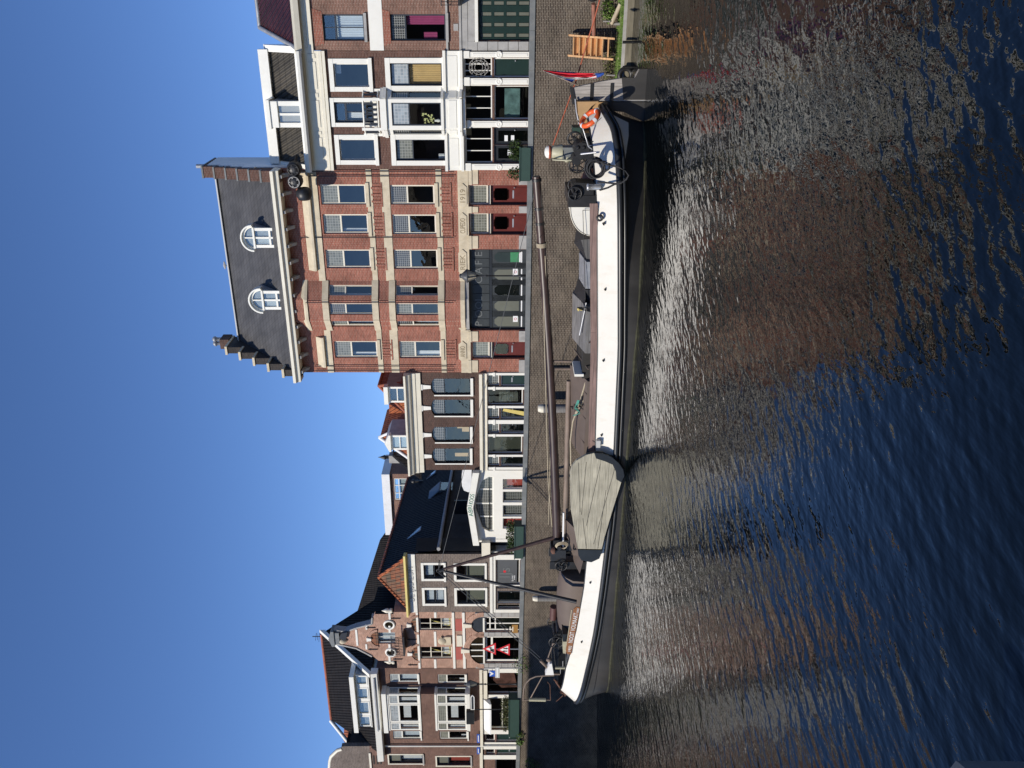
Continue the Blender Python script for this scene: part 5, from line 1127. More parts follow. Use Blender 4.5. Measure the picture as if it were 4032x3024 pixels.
for (zb_, zt_), lead in ((zA,'lead_white'),(zB,'lead_grey')):
    for k, pn in enumerate(bp):
        bw = MB(pn); L_ = pn.len; bw.box(0, L_, -.04, .06, zb_-.1, zb_); bw.box(0, L_, -.04, .06, zt_, zt_+.12)
        bx_ = h.t.part('bay_frame', bw, 'white')
        if k == 1:
            c0 = [0, L_*.23, L_*.73, L_]
            for i in range(3): h.win((c0[i]+.02, c0[i+1]-.02, zb_, zt_), 'white', .33, lead, fw=.09, rec=.0, pn=pn, hole=False, curtain=[('curtain_white', 0, .5, 0, 1)] if i != 1 else [('curtain_white', .1, .9, .4, .8)])
        else: h.win((.02, L_-.02, zb_, zt_), 'white', .33, lead, fw=.07, rec=.0, pn=pn, hole=False)
rb_ = MB(); rb_.box(b0-.12, b1+.12, -P-.12, -.002, zA[1]+.12, zA[1]+.4); h.t.part('bay_roof', rb_, 'white'); mm = MB(); mm.box(b0, b1, -P+.02, -.002, zB[1]+.12, zA[0]-.1); h.t.part('bay_wall', mm, 'brown_red_brick')
h.t.part('bay_base', MB().box(b0-.04, b1+.04, -P-.04, -.002, zB[0]-.22, zB[0]-.101), 'white')
zk = (HP.px(R5(690, 500), -.5)[1]+HP.px(R5(728, 1235), -.5)[1])/2
co = MB(); co.prismx([(-.003,zk-.42),(-.45,zk-.42),(-.5,zk-.38),(-.55,zk),(0,zk+.02)], h.a0-.9, h.a1+.02); h.t.part('cornice', co, 'white')
D_ = 3.4; p0 = HP.px(R5(268, 292), D_); p1 = HP.px(R5(345, 962), D_); zr = (p0[1]+p1[1])/2
ro = h.t.part('roof', MB().quad((h.a0-.1,-.45,zk+.0),(h.a1,-.45,zk+.0),(h.a1-.25,D_,zr),(p1[0],D_,zr)).quad((p1[0],D_,zr),(h.a1-.25,D_,zr),(h.a1,2*D_+.4,zk),(h.a0,2*D_+.4,zk)).add([(h.a1-.02,-.45,zk),(h.a1-.02,2*D_+.4,zk),(h.a1-.26,D_,zr)], [(0,1,2)]), 'tile_black')
vb = MB(); vb.prismx([(-.6,zk+.05),(D_,zr+.12),(D_,zr-.2),(-.35,zk-.02)], h.a1-.2, h.a1+.05); h.t.part('verge_board', vb, 'white', ro)
q1 = HP.px(R5(505, 1062), 2)[0]; vb = MB(); vb.tube([(p1[0]-.03,D_,zr+.08),(p1[0]-.9,1.9,zk+(zr-zk)*.58)], .13, 4); h.t.part('verge_board', vb, 'white', ro)
h.t.part('ridge_tiles', MB().tube([(p1[0],D_,zr+.03),(h.a1-.3,D_,zr+.03)], .1, 7), 'ridge_red', ro)
dd = -.22; a0_, a1_, z0_, z1_ = HP.rect(R5, 525, 565, 690, 1022, dd); zw = HP.px(R5(572, 800), dd)[1]; z0_ = HP.px(R5(672, 800), dd)[1]
db = MB(); db.box(a0_+.1, a1_-.05, dd+.08, D_, z0_-.5, z1_-.15); dm = h.t.part('dormer', db, 'lead_sheet')
h.t.part('dormer_roof', MB().box(a0_-.15, a1_+.1, dd-.35, D_-.2, z1_-.28, z1_), 'white', dm)
cs = [HP.px(R5(620, q), dd)[0] for q in (1010,925,905,800,775,680,650,575)]
for i in range(0, 8, 2):
    x0_, x1_ = cs[i]-.02, cs[i+1]+.02; f_ = h.t.part('dormer_window', grid_mb(None, x0_, x1_, z0_, zw, [], [], .05, dd-.05, dd+.05, edge=.08), 'white', dm); h.t.part('pane', MB().box(x0_+.07, x1_-.07, dd, dd+.01, z0_+.07, zw-.07), 'glass', f_)
fr = MB(); fr.box(a0_, a1_, dd-.02, dd+.075, z0_-.12, z0_); fr.box(a0_, a1_, dd-.02, dd+.075, zw, z1_-.28)
for i in (1, 3, 5): fr.box(cs[i]+.02, cs[i+1]-.02, dd-.03, dd+.07, z0_, zw)
h.t.part('dormer_frame', fr, 'white', dm); h.t.part('lead_apron', MB().prismx([(dd-.03,z0_-.1),(dd-.4,z0_-.5),(dd-.38,z0_-.52),(dd,z0_-.15)], a0_+.0, a1_), 'lead_sheet', dm)
pz = MB(); x_ = h.a(1187, d=-.1); pz.tube([(x_,-.12,ZS),(x_,-.12,h.z(785,1182))], .055, 8); h.t.part('drainpipe', pz, 'white')
HHo = h
# orange roof and black party wall seen between
t = Thing('orange_roof_house', 'narrow orange tiled roof between the brown house and curved grey gable', 'house', HF, (h.a0-.5, 5, ZS))
qa = [HP.px(R5(*q), 5.0) for q in ((425,1150),(440,1052),(500,1062),(500,1150))]
t.part('roof', MB().add([(qa[0][0]-.8,5.8,qa[0][1]),(qa[1][0],5.8,qa[1][1]),(qa[2][0],5,qa[2][1]),(qa[3][0]-.8,5,qa[3][1])], [(0,1,2,3)]), 'tile_orange'); t.part('wall', MB().box(qa[3][0]-.8, qa[2][0]+.05, 5.05, 6.5, ZS, qa[2][1]-.05), 'black_and_shaded_brick')

# ------------------------------------------------------------------ house I: grey-brown curved gable at the left end
h = House('grey brown house with white curved gable coping at the left end', R5, 1189, 1760)
zs_ = h.z(690, 1380); 
for r in ((845,1266,1138,1340),(1262,1282,1555,1358)): h.win(h.rc(*r), 'dark_frame', .34, 'olive', fw=.06, rec=.12, curtain=[('curtain_white' if r[0] < 900 else 'curtain_red', 0, 1, 0, 1)], sill=(.1,.08,'grey_stone'), sur=(.09,.02,'cream'))
r = h.rc(560,1318,690,1400); h.win((r[0], r[1], r[2], r[3]), 'white', fw=.07, rec=.08, curtain=[('curtain_white', 0, 1, 0, 1)]) if False else None
r = h.rc(1685,1215,1765,1262); h.win(r, 'white', fw=.05, rec=.1, name='transom_window'); r2 = h.rc(1780,1215,1950,1262); h.door((r2[0], r2[1], ZS, r2[3]), 'door_green', 'white', panels=1)
r = h.rc(1705,1300,1950,1560); h.win((r[0]+.3, r[1], ZS+.3, r[3]-.5), 'white', fw=.07, rec=.1, xs=1, glass='glass_dark', name='shop_window')
h.wall(zs_, 'brown_red_brick', dep=6)
gl = [HP.px(R5(*q)) for q in ((690,1190),(455,1192),(430,1195),(440,1225),(400,1238),(375,1262),(345,1292),(335,1330),(330,1400),(330,1560),(400,1620),(690,1740))]
gl[0] = (gl[0][0], zs_+.001); gl[-1] = (gl[-1][0], zs_+.001)
g_ = h.t.part('gable', MB().prism(gl, 0, .3), 'grey_brick')
h.t.part('gable_coping', MB().tube([(x_, .1, z_+.05) for x_, z_ in gl[3:11]], .13, 6), 'cream', g_)
h.t.part('roof', MB().prismx([(.3,zs_),(.3,gl[8][1]-1),(8,gl[8][1]-1),(8,zs_)], gl[-2][0]+1, gl[3][0]-.6), 'tile_black')
h.t.part('side_wall', MB().box(h.a1-.3, h.a1-.01, .3, 8, zs_-.5, gl[1][1]-.3), 'black_and_shaded_brick')
bn = MB(); z1, z0 = h.z(1636, 1380), h.z(1662, 1380); bn.box(h.a0, h.a1, -.12, -.002, z0, z1); h.t.part('fascia', bn, 'cream')
bn = MB(); z1, z0 = h.z(675, 1330), h.z(692, 1330); bn.box(h.a0, h.a(1245), -.08, -.002, z0, z1); h.t.part('string_course', bn, 'cream')
bn = MB(); x1_, x0_ = h.a(1272), h.a(1345)
for k in range(3): z_ = HP.px(R5(705+k*30, 1300))[1]; bn.box(x0_, x1_, -.02, .0-.002, z_-.1, z_)
h.t.part('vent_slot', bn, 'interior', split=1)
pl = MB()
for y0, y1 in ((1192,1212),(1264,1300)): pl.box(h.a(y1), h.a(y0), -.05, -.002, ZS, h.z(1664,1240))
h.t.part('pilaster', pl, 'white', split=1)
t = Thing('town_house', 'plain brown brick house outside the view beyond the curved gable', 'house', HF, (h.a0-5, 0, ZS)); t.part('wall', MB().box(h.a0-10, h.a0-.01, .05, 7, ZS, 11.5), 'brown_brick'); t.part('roof', MB().prismx([(-.2,11.5),(3.5,14.5),(7.2,11.5)], h.a0-10, h.a0-.01), 'tile_grey')
for i, (y0, y1) in enumerate(((1085,1160),(1200,1258))):
    a0_, a1_, z0_, z1_ = HP.rect(R5, 1610, y0, 1634, y1, -.18)
    t = Thing('street_name_sign', ['long blue street name sign on the brown brick house right of the drainpipe','short blue street name sign left of the white drainpipe'][i], 'sign', HF, ((a0_+a1_)/2, -.2, z0_))
    t.part('plate', MB().box(a0_, a1_, -.2, -.165, z0_, z1_), 'blue_sign'); t.part('lettering', MB().box(a0_+.1, a1_-.1, -.206, -.201, z0_+.11, z1_-.12), 'sign_white')
# ------------------------------------------------------------------ street furniture on the far quay
def leafy(mb, c, rx, ry, rz, n, s):
    for _ in range(n):
        while True:
            p = Vector((random.uniform(-1,1), random.uniform(-1,1), random.uniform(-1,1)))
            if p.length < 1: break
        p *= .82+.25*random.random(); q = Vector((c[0]+p.x*rx, c[1]+p.y*ry, c[2]+p.z*rz)); a = Vector([random.gauss(0,1) for _ in range(3)]).normalized(); b = a.cross(Vector((random.random(),.3,1))).normalized()
        k = s*random.uniform(.6,1.3); mb.add([tuple(q-a*k), tuple(q+b*k*.45), tuple(q+a*k), tuple(q-b*k*.45)], [(0,1,2,3)])
M['leaf'] = plain('dark_leaves', (.05,.085,.02), .6, .5, 9); M['leaf2'] = plain('olive_leaves', (.11,.12,.04), .6, .4, 9); M['grass'] = plain('bright_grass', (.12,.2,.035), .7, .4, 6)
PY = QY+.25
for i, (rg, r, leaf, lab) in enumerate(((R1,(1928,1060,2010,1300),'leaf','green planter box with dark bushes in front of the café doors'),
      (R4,(1922,478,2006,770),'leaf','green planter box with dark bushes before the white lattice front'),
      (R5,(1888,740,1952,1062),'leaf2','dark planter box with a yellowish bush at the left'))):
    a0_, a1_, z0_, z1_ = HP.rect(rg, *r, PY); zb = qz((a0_+a1_)/2)-.12
    t = Thing('planter', lab, 'planter', HF, ((a0_+a1_)/2, PY, zb), 'planters along the quay edge')
    zb = qz((a0_+a1_)/2)-.1; yy0, yy1 = QY-.16, QY+.42
    b_ = MB(); b_.box(a0_, a1_, yy0, yy1, zb, z1_-.03); b_.box(a0_-.03, a1_+.03, yy0-.03, yy0+.03, z1_-.03, z1_+.02); b_.box(a0_-.03, a1_+.03, yy1-.03, yy1+.03, z1_-.03, z1_+.02); b_.box(a0_-.03, a0_+.03, yy0+.03, yy1-.03, z1_-.03, z1_+.02); b_.box(a1_-.03, a1_+.03, yy0+.03, yy1-.03, z1_-.03, z1_+.02)
    t.part('box', b_, 'planter_green'); lf = MB(); n_ = 3; W = a1_-a0_
    cs = {0:(.2,.78,1.0),1:(.3,.6,.9),2:(.25,.5,.8)}[i]
    for f in cs: leafy(lf, (a0_+W*f, QY+.15, z1_+.18), W*.22, .3, .34 if i != 1 else .26, 420, .06)
    t.part('bush', lf, leaf)
def lamp(rg, xt, xb, yc, x_top_pole, label):
    a_, zt_ = HP.px(rg(xt, yc), PY+.4); zb_ = HP.px(rg(xb, yc), PY+.4)[1]; y = PY+.4
    t = Thing('street_lamp', label, 'street lamp', HF, (a_, y, ZS), 'old style street lamps')
    Hh = zt_-zb_; 
    t.part('post', MB().lathe((a_,y,ZS), [(.12,0),(.12,.1),(.08,.18),(.06,.7),(.085,.75),(.05,.82),(.035,1.1),(.03,zb_-ZS-.5),(.06,zb_-ZS-.45),(.03,zb_-ZS-.38),(.045,zb_-ZS-.2),(.03,zb_-ZS-.12),(.07,zb_-ZS)], 12), 'iron')
    q = t.part('lamp_housing', MB().lathe((a_,y,zb_), [(.07,0),(.09,.03)], 4).lathe((a_,y,zb_+Hh*.52), [(.33,0),(.34,.02),(.13,Hh*.3),(.11,Hh*.33),(.1,Hh*.4),(.12,Hh*.42),(.02,Hh*.48)], 4), 'shutter_grey')
    t.part('lamp_glass', MB().lathe((a_,y,zb_+.03), [(.12,0),(.29,Hh*.52-.03)], 4), 'lamp_glass', q)
    fr = MB()
    for k in range(4): c_ = math.pi/2*k; fr.tube([(a_+.125*math.cos(c_),y+.125*math.sin(c_),zb_+.03),(a_+.3*math.cos(c_),y+.3*math.sin(c_),zb_+Hh*.52)], .014, 5)
    t.part('lamp_bars', fr, 'iron', q)
lamp(R2, 1750, 1860, 768, 0, 'black street lamp with tapered lantern before the dark café front')
lamp(R5, 1498, 1615, 650, 0, 'black street lamp with tapered lantern beside the brown bay')
# warning signs
def sign_tri(UVc, hgt, label, sym):
    a_, z_ = HP.px(UVc, PY+.5); y = PY+.5; w_ = hgt/math.sqrt(3)
    t = Thing('warning_sign', label, 'traffic sign', HF, (a_, y, ZS), 'triangular warning signs')
    t.part('plate', MB().prism([(a_-w_,z_-hgt*.42),(a_+w_,z_-hgt*.42),(a_,z_+hgt*.58)], y-.02, y), 'red_sign')
    t.part('face', MB().prism([(a_-w_*.66,z_-hgt*.3),(a_+w_*.66,z_-hgt*.3),(a_,z_+hgt*.33)], y-.026, y-.021), 'sign_white')
    m = MB()
    if sym == 0: m.prism([(a_-w_*.6,z_-hgt*.28),(a_+w_*.0,z_-hgt*.28),(a_+w_*.0,z_-.0),(a_-w_*.3,z_-.0)], y-.031, y-.027); m.prism([(a_+w_*.02,z_-.02),(a_+w_*.2,z_+.1),(a_+w_*.32,z_-.02),(a_+w_*.15,z_-.14)], y-.031, y-.027)
    else: m.box(a_-w_*.3, a_-w_*.14, y-.031, y-.027, z_-hgt*.24, z_+.04); m.box(a_+w_*.14, a_+w_*.3, y-.031, y-.027, z_-hgt*.24, z_+.04); m.prism([(a_-w_*.38,z_-.02),(a_-w_*.06,z_-.02),(a_-w_*.22,z_+.1)], y-.035, y-.031); m.prism([(a_+w_*.06,z_-.1),(a_+w_*.38,z_-.1),(a_+w_*.22,z_-.24)], y-.035, y-.031)
    t.part('symbol', m, 'black_paint')
    if sym == 1: t.part('post', MB().tube([(a_,y+.04,ZS),(a_,y+.04,z_+1.0)], .035, 8), 'lead_sheet')
sign_tri(RF(320, 502), .75, 'red bordered triangle sign of a car falling off a quay, upper one', 0)
sign_tri(RF(455, 510), .75, 'red bordered triangle sign with two way arrows, lower one', 1)
def plate(rg, r, y, name, label, mats, cat='traffic sign', extra=None):
    a0_, a1_, z0_, z1_ = HP.rect(rg, *r, y); t = Thing(name, label, cat, HF, ((a0_+a1_)/2, y, ZS))
    t.part('plate', MB().box(a0_, a1_, y-.03, y, z0_, z1_), mats[0]); return t, a0_, a1_, z0_, z1_
y = PY+.45
t, a0_, a1_, z0_, z1_ = plate(RF, (312,712,368,768), y, 'one_way_sign', 'square blue sign with white arrow pointing down', ('blue_sign',))
cx = (a0_+a1_)/2; t.part('arrow', MB().prism([(cx-.05,z1_-.08),(cx-.05,z0_+.3),(cx-.18,z0_+.3),(cx,z0_+.07),(cx+.18,z0_+.3),(cx+.05,z0_+.3),(cx+.05,z1_-.08)], y-.036, y-.031), 'sign_white'); t.part('post', MB().tube([(a1_+.12,y+.05,ZS),(a1_+.12,y+.05,z1_+.3)], .03, 8).tube([(cx,y+.03,(z0_+z1_)/2),(a1_+.12,y+.05,(z0_+z1_)/2)], .02, 6), 'lead_sheet')
t, a0_, a1_, z0_, z1_ = plate(RF, (368,680,412,782), y-.02, 'small_grey_sign', 'grey rectangular plate under the blue arrow sign', ('grey_panel',)); t.part('rim', MB().box(a0_+.05, a1_-.05, y-.056, y-.051, z0_+.08, z1_-.08), 'sign_white'); t.part('bracket', MB().tube([(a1_-.05,y,z0_+.1),(a1_+.1,y+.05,z0_+.1)], .02, 6), 'lead_sheet')
t, a0_, a1_, z0_, z1_ = plate(RF, (530,268,588,348), PY+.1, 'brown_sign', 'small brown board standing on the quay edge', ('gold',)); t.root['label'] = 'small brown board standing on the quay edge by the side door'
M['brown_board'] = plain('brown_board', (.3,.15,.03), .6, .1, 3); t.root.children[0].data.materials[0] = M['brown_board']; t.part('lettering', MB().box(a0_+.12, a1_-.12, PY+.064, PY+.069, z0_+.25, z0_+.3).box(a0_+.12, a1_-.12, PY+.064, PY+.069, z0_+.4, z0_+.45), 'cream'); t.part('leg', MB().box((a0_+a1_)/2-.04, (a0_+a1_)/2+.04, PY+.101, PY+.14, ZS, z1_-.05), 'black_paint')
# direction finger and dark ribbed panel on a mast
yy = PY+.5; a_, zt_ = HP.px(RF(95, 1090), yy)
t = Thing('information_mast', 'thin dark mast with ribbed black panel and white finger board', 'signpost', HF, (a_, yy, ZS))
t.part('post', MB().tube([(a_,yy,ZS),(a_,yy,HP.px(RF(130,1090),yy)[1])], .03, 8), 'iron')
a0_, a1_, z0_, z1_ = HP.rect(RF, 90, 1095, 165, 1218, yy); rb = MB(); rb.box(a0_, a1_, yy-.12, yy+.08, z0_, z1_)
for k in range(8): zz_ = z0_+(z1_-z0_)*(k+.5)/8; rb.box(a0_+.03, a1_-.03, yy-.16, yy-.121, zz_-.03, zz_+.03)
t.part('ribbed_panel', rb, 'black_paint')
a0_, a1_, z0_, z1_ = HP.rect(RF, 130, 948, 168, 1090, yy); f_ = t.part('finger_board', MB().prism([(a0_,z0_),(a1_-.15,z0_),(a1_,(z0_+z1_)/2),(a1_-.15,z1_),(a0_,z1_)], yy-.04, yy), 'sign_white'); t.part('finger_face', MB().prism([(a0_+.05,z0_+.05),(a1_-.18,z0_+.05),(a1_-.06,(z0_+z1_)/2),(a1_-.18,z1_-.05),(a0_+.05,z1_-.05)], yy-.045, yy-.041), 'dark_frame', f_)
# shadowed stone steps, ivy tufts on the wall
for i, (rg, x, y_, w_, hh, lab) in enumerate(((RF,620,655,.8,.6,'largest tuft of weeds at the wall top under the arched door'),(RF,600,1345,.35,.3,'small tuft of weeds under the dark green door'),(RF,605,1412,.3,.25,'tiny tuft of weeds on the dark wall top'),(RF,725,1640,.6,.6,'dark tuft of weeds low on the shaded quay wall'))):
    a_, z_ = HP.px(rg(x, y_), QY-.1); m = MB(); leafy(m, (a_, QY-.08, z_), w_, .15, hh, 160, .07); one('wall_weed', lab, 'plant', m, 'grass', HF, (a_, QY-.08, z_), 'weeds growing from the quay wall')
# aerials on the ornate gable
a_, z_ = HP.px(R5(345, 235), 4); zt_ = HP.px(R5(178, 235), 4)[1]; m = MB(); m.tube([(a_,4,z_-.8),(a_,4,zt_)], .03, 6)
for k, l_ in ((.25,.3),(.42,.5),(.55,.45),(.7,.6),(.85,.3)): zz_ = zt_-(zt_-z_)*k; m.tube([(a_-l_,4,zz_),(a_+l_,4,zz_)], .014, 5); m.tube([(a_-l_*.6,3.8,zz_+.1),(a_+l_*.3,4.2,zz_+.1)], .012, 5)
one('roof_aerial', 'tall roof aerial above the ornate gable', 'aerial', m, 'iron', HF, (a_, 4, z_))
# ------------------------------------------------------------------ foot of the quay at the right: ledge, grass, wood, stairs
LY0, LY1 = QY-1.15, QY-.001; LX = HP.px(RG(1000, 1700), LY0)[0]; LT = .36
def C(px): return HP.px(px, LY0)
mb = MB(); x = LX
while x < 36: mb.box(x, x+2.2, LY0, LY1, -1, LT); x += 2.21
lt = Thing('concrete_ledge', 'low concrete ledge at the water under the brick quay wall', 'ledge', HF, (LX, LY0, 0)); lt.part('slab', mb, 'grey_stone')
mb = MB(); mb.box(LX, 36, LY0-.12, LY0-.003, LT-.42, LT-.12); mb.box(LX, 36, LY0-.1, LY0-.003, -1, -.02+.12); M['wet_wood'] = wood('wet_timber', (.2,.18,.13), (.16,.14,.1), .3); lt.part('timber_waling', mb, 'wet_wood')
gr = MB()
for _ in range(5200):
    x = random.uniform(LX, 22); y_ = LY0+.04+abs(random.gauss(0,.2)); 
    if random.random() < .35: y_ = LY1-.08-abs(random.gauss(0,.12))
    hgt = random.uniform(.05,.17); d = random.uniform(-.05,.05); gr.add([(x-.014,y_,LT),(x+.014,y_,LT),(x+d,y_+random.uniform(-.05,.03),LT+hgt)], [(0,1,2)])
one('grass', 'bright green grass growing along the concrete ledge', 'grass', gr, 'grass', HF, (LX, LY0, LT), None, 'stuff')
m = MB(); leafy(m, (C(RG(860, 180))[0], LY1-.2, LT+.5), .5, .18, .3, 260, .07); one('wall_weed', 'leafy weeds at the wall foot beside the black barge', 'plant', m, 'grass', HF, (C(RG(860,180))[0], LY1-.2, LT), 'weeds growing from the quay wall')
m = MB(); leafy(m, (C(RG(820, 1120))[0], LY1-.2, LT+.35), .8, .16, .28, 300, .06); one('wall_weed', 'brownish weeds at the wall foot below the flag', 'plant', m, 'leaf2', HF, (C(RG(820,1120))[0], LY1-.2, LT), 'weeds growing from the quay wall')
M['driftwood'] = wood('driftwood', (.5,.42,.3), (.44,.37,.27), .3)
a0_, a1_ = C(RG(900,1340))[0], C(RG(900,420))[0]
one('sand_strip', 'pale strip of bare sand between the grass and the wall', 'path', MB().box(a0_, a1_+2, LY0+.5, LY0+.85, LT+.004, LT+.03), 'driftwood', HF, (a0_, LY0+.6, LT))
a_, z_ = HP.px(RG(900, 250), LY0+.6); one('driftwood_beam', 'slanting pale timber beam on the grass at the right', 'beam', MB().tube([(C(RG(900,400))[0],LY0+.8,LT+.35),(C(RG(950,60))[0],LY0+.35,LT+.1)], .09, 5), 'driftwood', HF, (a_, LY0+.6, LT))
# stairs
M['pine'] = wood('new_pine', (.72,.42,.2), (.64,.36,.16), .25, .55)
yt, yb = QY-.28, QY-.62
def st(x, y_): f = min(1, max(0, (x-155)/740)); yy = yt+(yb-yt)*f; q = HP.px(RG(x, y_), yy); return Vector((q[0], yy, q[1]))
t = Thing('boarding_stairs', 'new wooden steps with orange boards leaning on the quay wall', 'stairs', HF, tuple(st(890, 770)))
for (A, B) in ((st(148, 905), st(885, 968)), (st(162, 573), st(908, 632))):
    m = MB(); d = .035; m.add([(A.x-d,A.y-.1,A.z),(A.x+d,A.y-.1,A.z),(A.x+d,A.y+.08,A.z),(A.x-d,A.y+.08,A.z),(B.x-d,B.y-.1,B.z),(B.x+d,B.y-.1,B.z),(B.x+d,B.y+.08,B.z),(B.x-d,B.y+.08,B.z)], [(0,1,2,3),(7,6,5,4),(0,4,5,1),(1,5,6,2),(2,6,7,3),(3,7,4,0)]); t.part('stringer', m, 'pine')
xsr = (240,335,430,522,614,710,806)
for i, x in enumerate(xsr):
    A = st(x, 915+i*6); B = st(x, 590+i*5.5); A.z = B.z = (A.z+B.z)/2; m = MB(); m.box(A.x+.04, B.x-.04, A.y-.1, A.y+.08, A.z-.02, A.z+.02); t.part('step', m, 'pine')
    if i < 5:
        A2 = st(xsr[i+1], 915+i*6); m = MB(); m.add([(A.x+.04,A.y-.03,A.z-.03),(B.x-.04,A.y-.03,A.z-.03),(B.x-.04,A2.y+.1,A2.z+.025),(A.x+.04,A2.y+.1,A2.z+.025)], [(0,1,2,3)]); t.part('riser_board', m, 'pine')
# mooring poles standing in the water before the wall
def pole(rg, xt, xb, yc, r, yl, label, mat='driftwood'):
    a_, zt_ = HP.px(rg(xt, yc), yl); t = Thing('mooring_pole', label, 'mooring pole', HF, (a_, yl, 0), 'mooring poles behind the barge')
    t.part('pole', MB().tube([(a_,yl,-1),(a_,yl,zt_-.25)], r, 10, r*.92), mat); t.part('pole_top', MB().lathe((a_,yl,zt_-.25), [(r*.92,0),(r*.9,.1),(r*.75,.22),(r*.6,.25)], 10), 'cream')
M['post_grey'] = wood('weathered_post', (.25,.24,.22), (.2,.19,.18), .5)
pole(R8, 245, 450, 432, .22, QY-.7, 'thick grey mooring pole with pale top rising behind the mast', 'post_grey')
pole(RD, 1352, 1720, 940, .17, QY-.5, 'mooring pole with pale green stained side near the foredeck', 'post_grey')
a_, z_ = HP.px(R7(345, 1555), QY-.12); one('drain_pipe', 'grey vertical drain pipe fixed to the quay wall', 'pipe', MB().tube([(a_,QY-.1,z_),(a_,QY-.1,-.5)], .06, 8), 'shutter_grey', HF, (a_, QY, 0))
for i, (y_, lab) in enumerate(((688,'black fender post in the water below the wooden steps'),(1098,'black fender post in the water beside the round tyre'))):
    a_, z_ = HP.px(RG(1045, y_), LY0-.35); one('fender_post', lab, 'post', MB().tube([(a_,LY0-.35,z_),(a_,LY0-.35,-1)], .05, 8), 'iron', HF, (a_, LY0-.35, 0), 'black fender posts')
a_, z_ = HP.px(RG(1110, 1230), LY0-.3); one('tyre_fender', 'black tyre hanging at the waterline behind the rudder', 'tyre', MB().torus((a_,LY0-.22,.2), .23, .09, (0,1,0)), 'iron', HF, (a_, LY0-.2, 0))
for k, (x0, x1, y_) in enumerate(((735,850,350),(905,1020,390),(740,925,1230))):
    A = HP.px(RG(x0, y_), LY1-.3); B = HP.px(RG(x1, y_), LY1-.5); one('stake', ['thin stake against the wall left of the black barge','short thick stake in the grass','thin stake under the flag tip'][k], 'stake', MB().tube([(A[0],LY1-.2,A[1]),(B[0],LY1-.5,max(LT,B[1]))], .03 if k != 1 else .06, 6), 'post_grey', HF, (B[0], LY1-.5, LT), 'stakes at the wall foot')
# near bank: corner of the stone quay the picture was taken from
one('near_quay_corner', 'mossy stone quay corner at the very bottom left of the view', 'quay wall', MB().prism([(-30,-.5),(-3.44,-.5),(-3.42,.9),(-3.55,1.0),(-30,1.02)], -8.9, 7.75), 'blue_stone', None, (-3.8, 7, 0))
# ------------------------------------------------------------------ the barge (x towards the stern, y away from the camera)
M['hull_black'] = plain('black_hull_paint', (.042,.04,.038), .42, .3, 1.2, dirt=((.05,.045,.04), .5), streak=True)
M['hull_white'] = plain('white_hull_paint', (.82,.79,.71), .35, .03, 1.2, dirt=((.62,.52,.36), .25))
M['algae'] = plain('waterline_algae', (.055,.055,.03), .8, .4, 5)
M['deck_wood'] = wood('red_brown_washboard', (.26,.17,.145), (.23,.15,.13), .3)
M['tarp'] = plain('brown_tarpaulin', (.125,.095,.078), .7, .12, 2, bmp=.2)
M['black_tarp'] = plain('black_tarpaulin', (.02,.02,.022), .6, .3, 4, bmp=.3)
M['mast_wood'] = wood('varnished_mast', (.055,.033,.028), (.045,.027,.024), .5, .4, 'obj')
M['spar'] = wood('weathered_spar', (.24,.18,.14), (.2,.15,.12), .5, .7, 'obj')
M['board_wood'] = wood('oak_leeboard', (.41,.385,.30), (.385,.36,.28), .36, .75, 'wall')
M['rudder_wood'] = wood('oak_rudder', (.36,.33,.3), (.3,.28,.26), .26, .7, 'rot')
M['varnish'] = plain('varnished_brown', (.28,.12,.045), .35, .15, 3)
M['tan'] = plain('tan_planking', (.42,.26,.12), .6, .1, 3)
M['rope'] = plain('hemp_rope', (.4,.34,.24), .9, .2, 20); M['black_rope'] = plain('black_rope', (.03,.03,.032), .8, .3, 30); M['green_rope'] = plain('green_rope', (.1,.38,.3), .8, .2, 20)
M['orange_rope'] = plain('orange_rope', (.38,.10,.05), .8, .25, 9); M['buoy'] = plain('lifebuoy_orange', (.75,.11,.02), .4, .06, 3)
M['flag_red'] = plain('flag_red', (.62,.02,.04), .8, .08, 3); M['flag_white'] = plain('flag_white', (.75,.74,.72), .8, .05, 3); M['flag_blue'] = plain('flag_blue', (.03,.1,.42), .8, .1, 3)
M['steel'] = plain('galvanised', (.5,.5,.5), .35, .1, 4, metal=.6); M['copper'] = plain('old_copper', (.28,.12,.08), .5, .2, 4)
M['hatch'] = wood('grey_hatch_boards', (.2,.19,.18), (.16,.155,.15), .28); M['grey_deck'] = plain('grey_deck_paint', (.16,.17,.165), .6, .15, 3); M['cream_tank'] = plain('cream_tank', (.42,.4,.28), .5, .12, 3)
T = Thing('sailing_barge', 'long black and white sailing barge with lowered mast and big wooden leeboard', 'barge', SF, (0,0,0))
B_ = 2.2; WLs, WLb = 9.2, -17.3; RRs, RRb = 9.75, -18.35; TPs, TPb = 9.5, -17.6
def interp(tb, x):
    if x <= tb[0][0]: return tb[0][1]
    for (a, b), (c, d) in zip(tb, tb[1:]):
        if x <= c: return b+(d-b)*(x-a)/(c-a)
    return tb[-1][1]
ZT = [(-18,2.12),(-14.8,1.98),(-12.2,1.60),(-9.9,1.38),(-6.5,1.27),(-3.1,1.24),(1.45,1.375),(6.9,1.68),(8.7,1.86),(9.8,2.05)]
ZR = [(-18.4,1.42),(-14.8,1.12),(-12.2,.85),(-9.9,.71),(-6.5,.57),(-3.1,.53),(1.45,.64),(6.9,.99),(8.5,1.11),(9.2,1.24),(9.8,1.62)]
def fb(u, eb, es, pb=2.3, ps=2.3):             # plan shape: u = 0 at the stern, 1 at the bow
    f = 1.0
    if u > 1-eb: f = max(0, 1-((u-(1-eb))/eb)**pb)**.5
    if u < es: f = min(f, max(0, 1-((es-u)/es)**ps)**.5)
    return f
def lvl(u, s0, s1): return s0+(s1-s0)*u
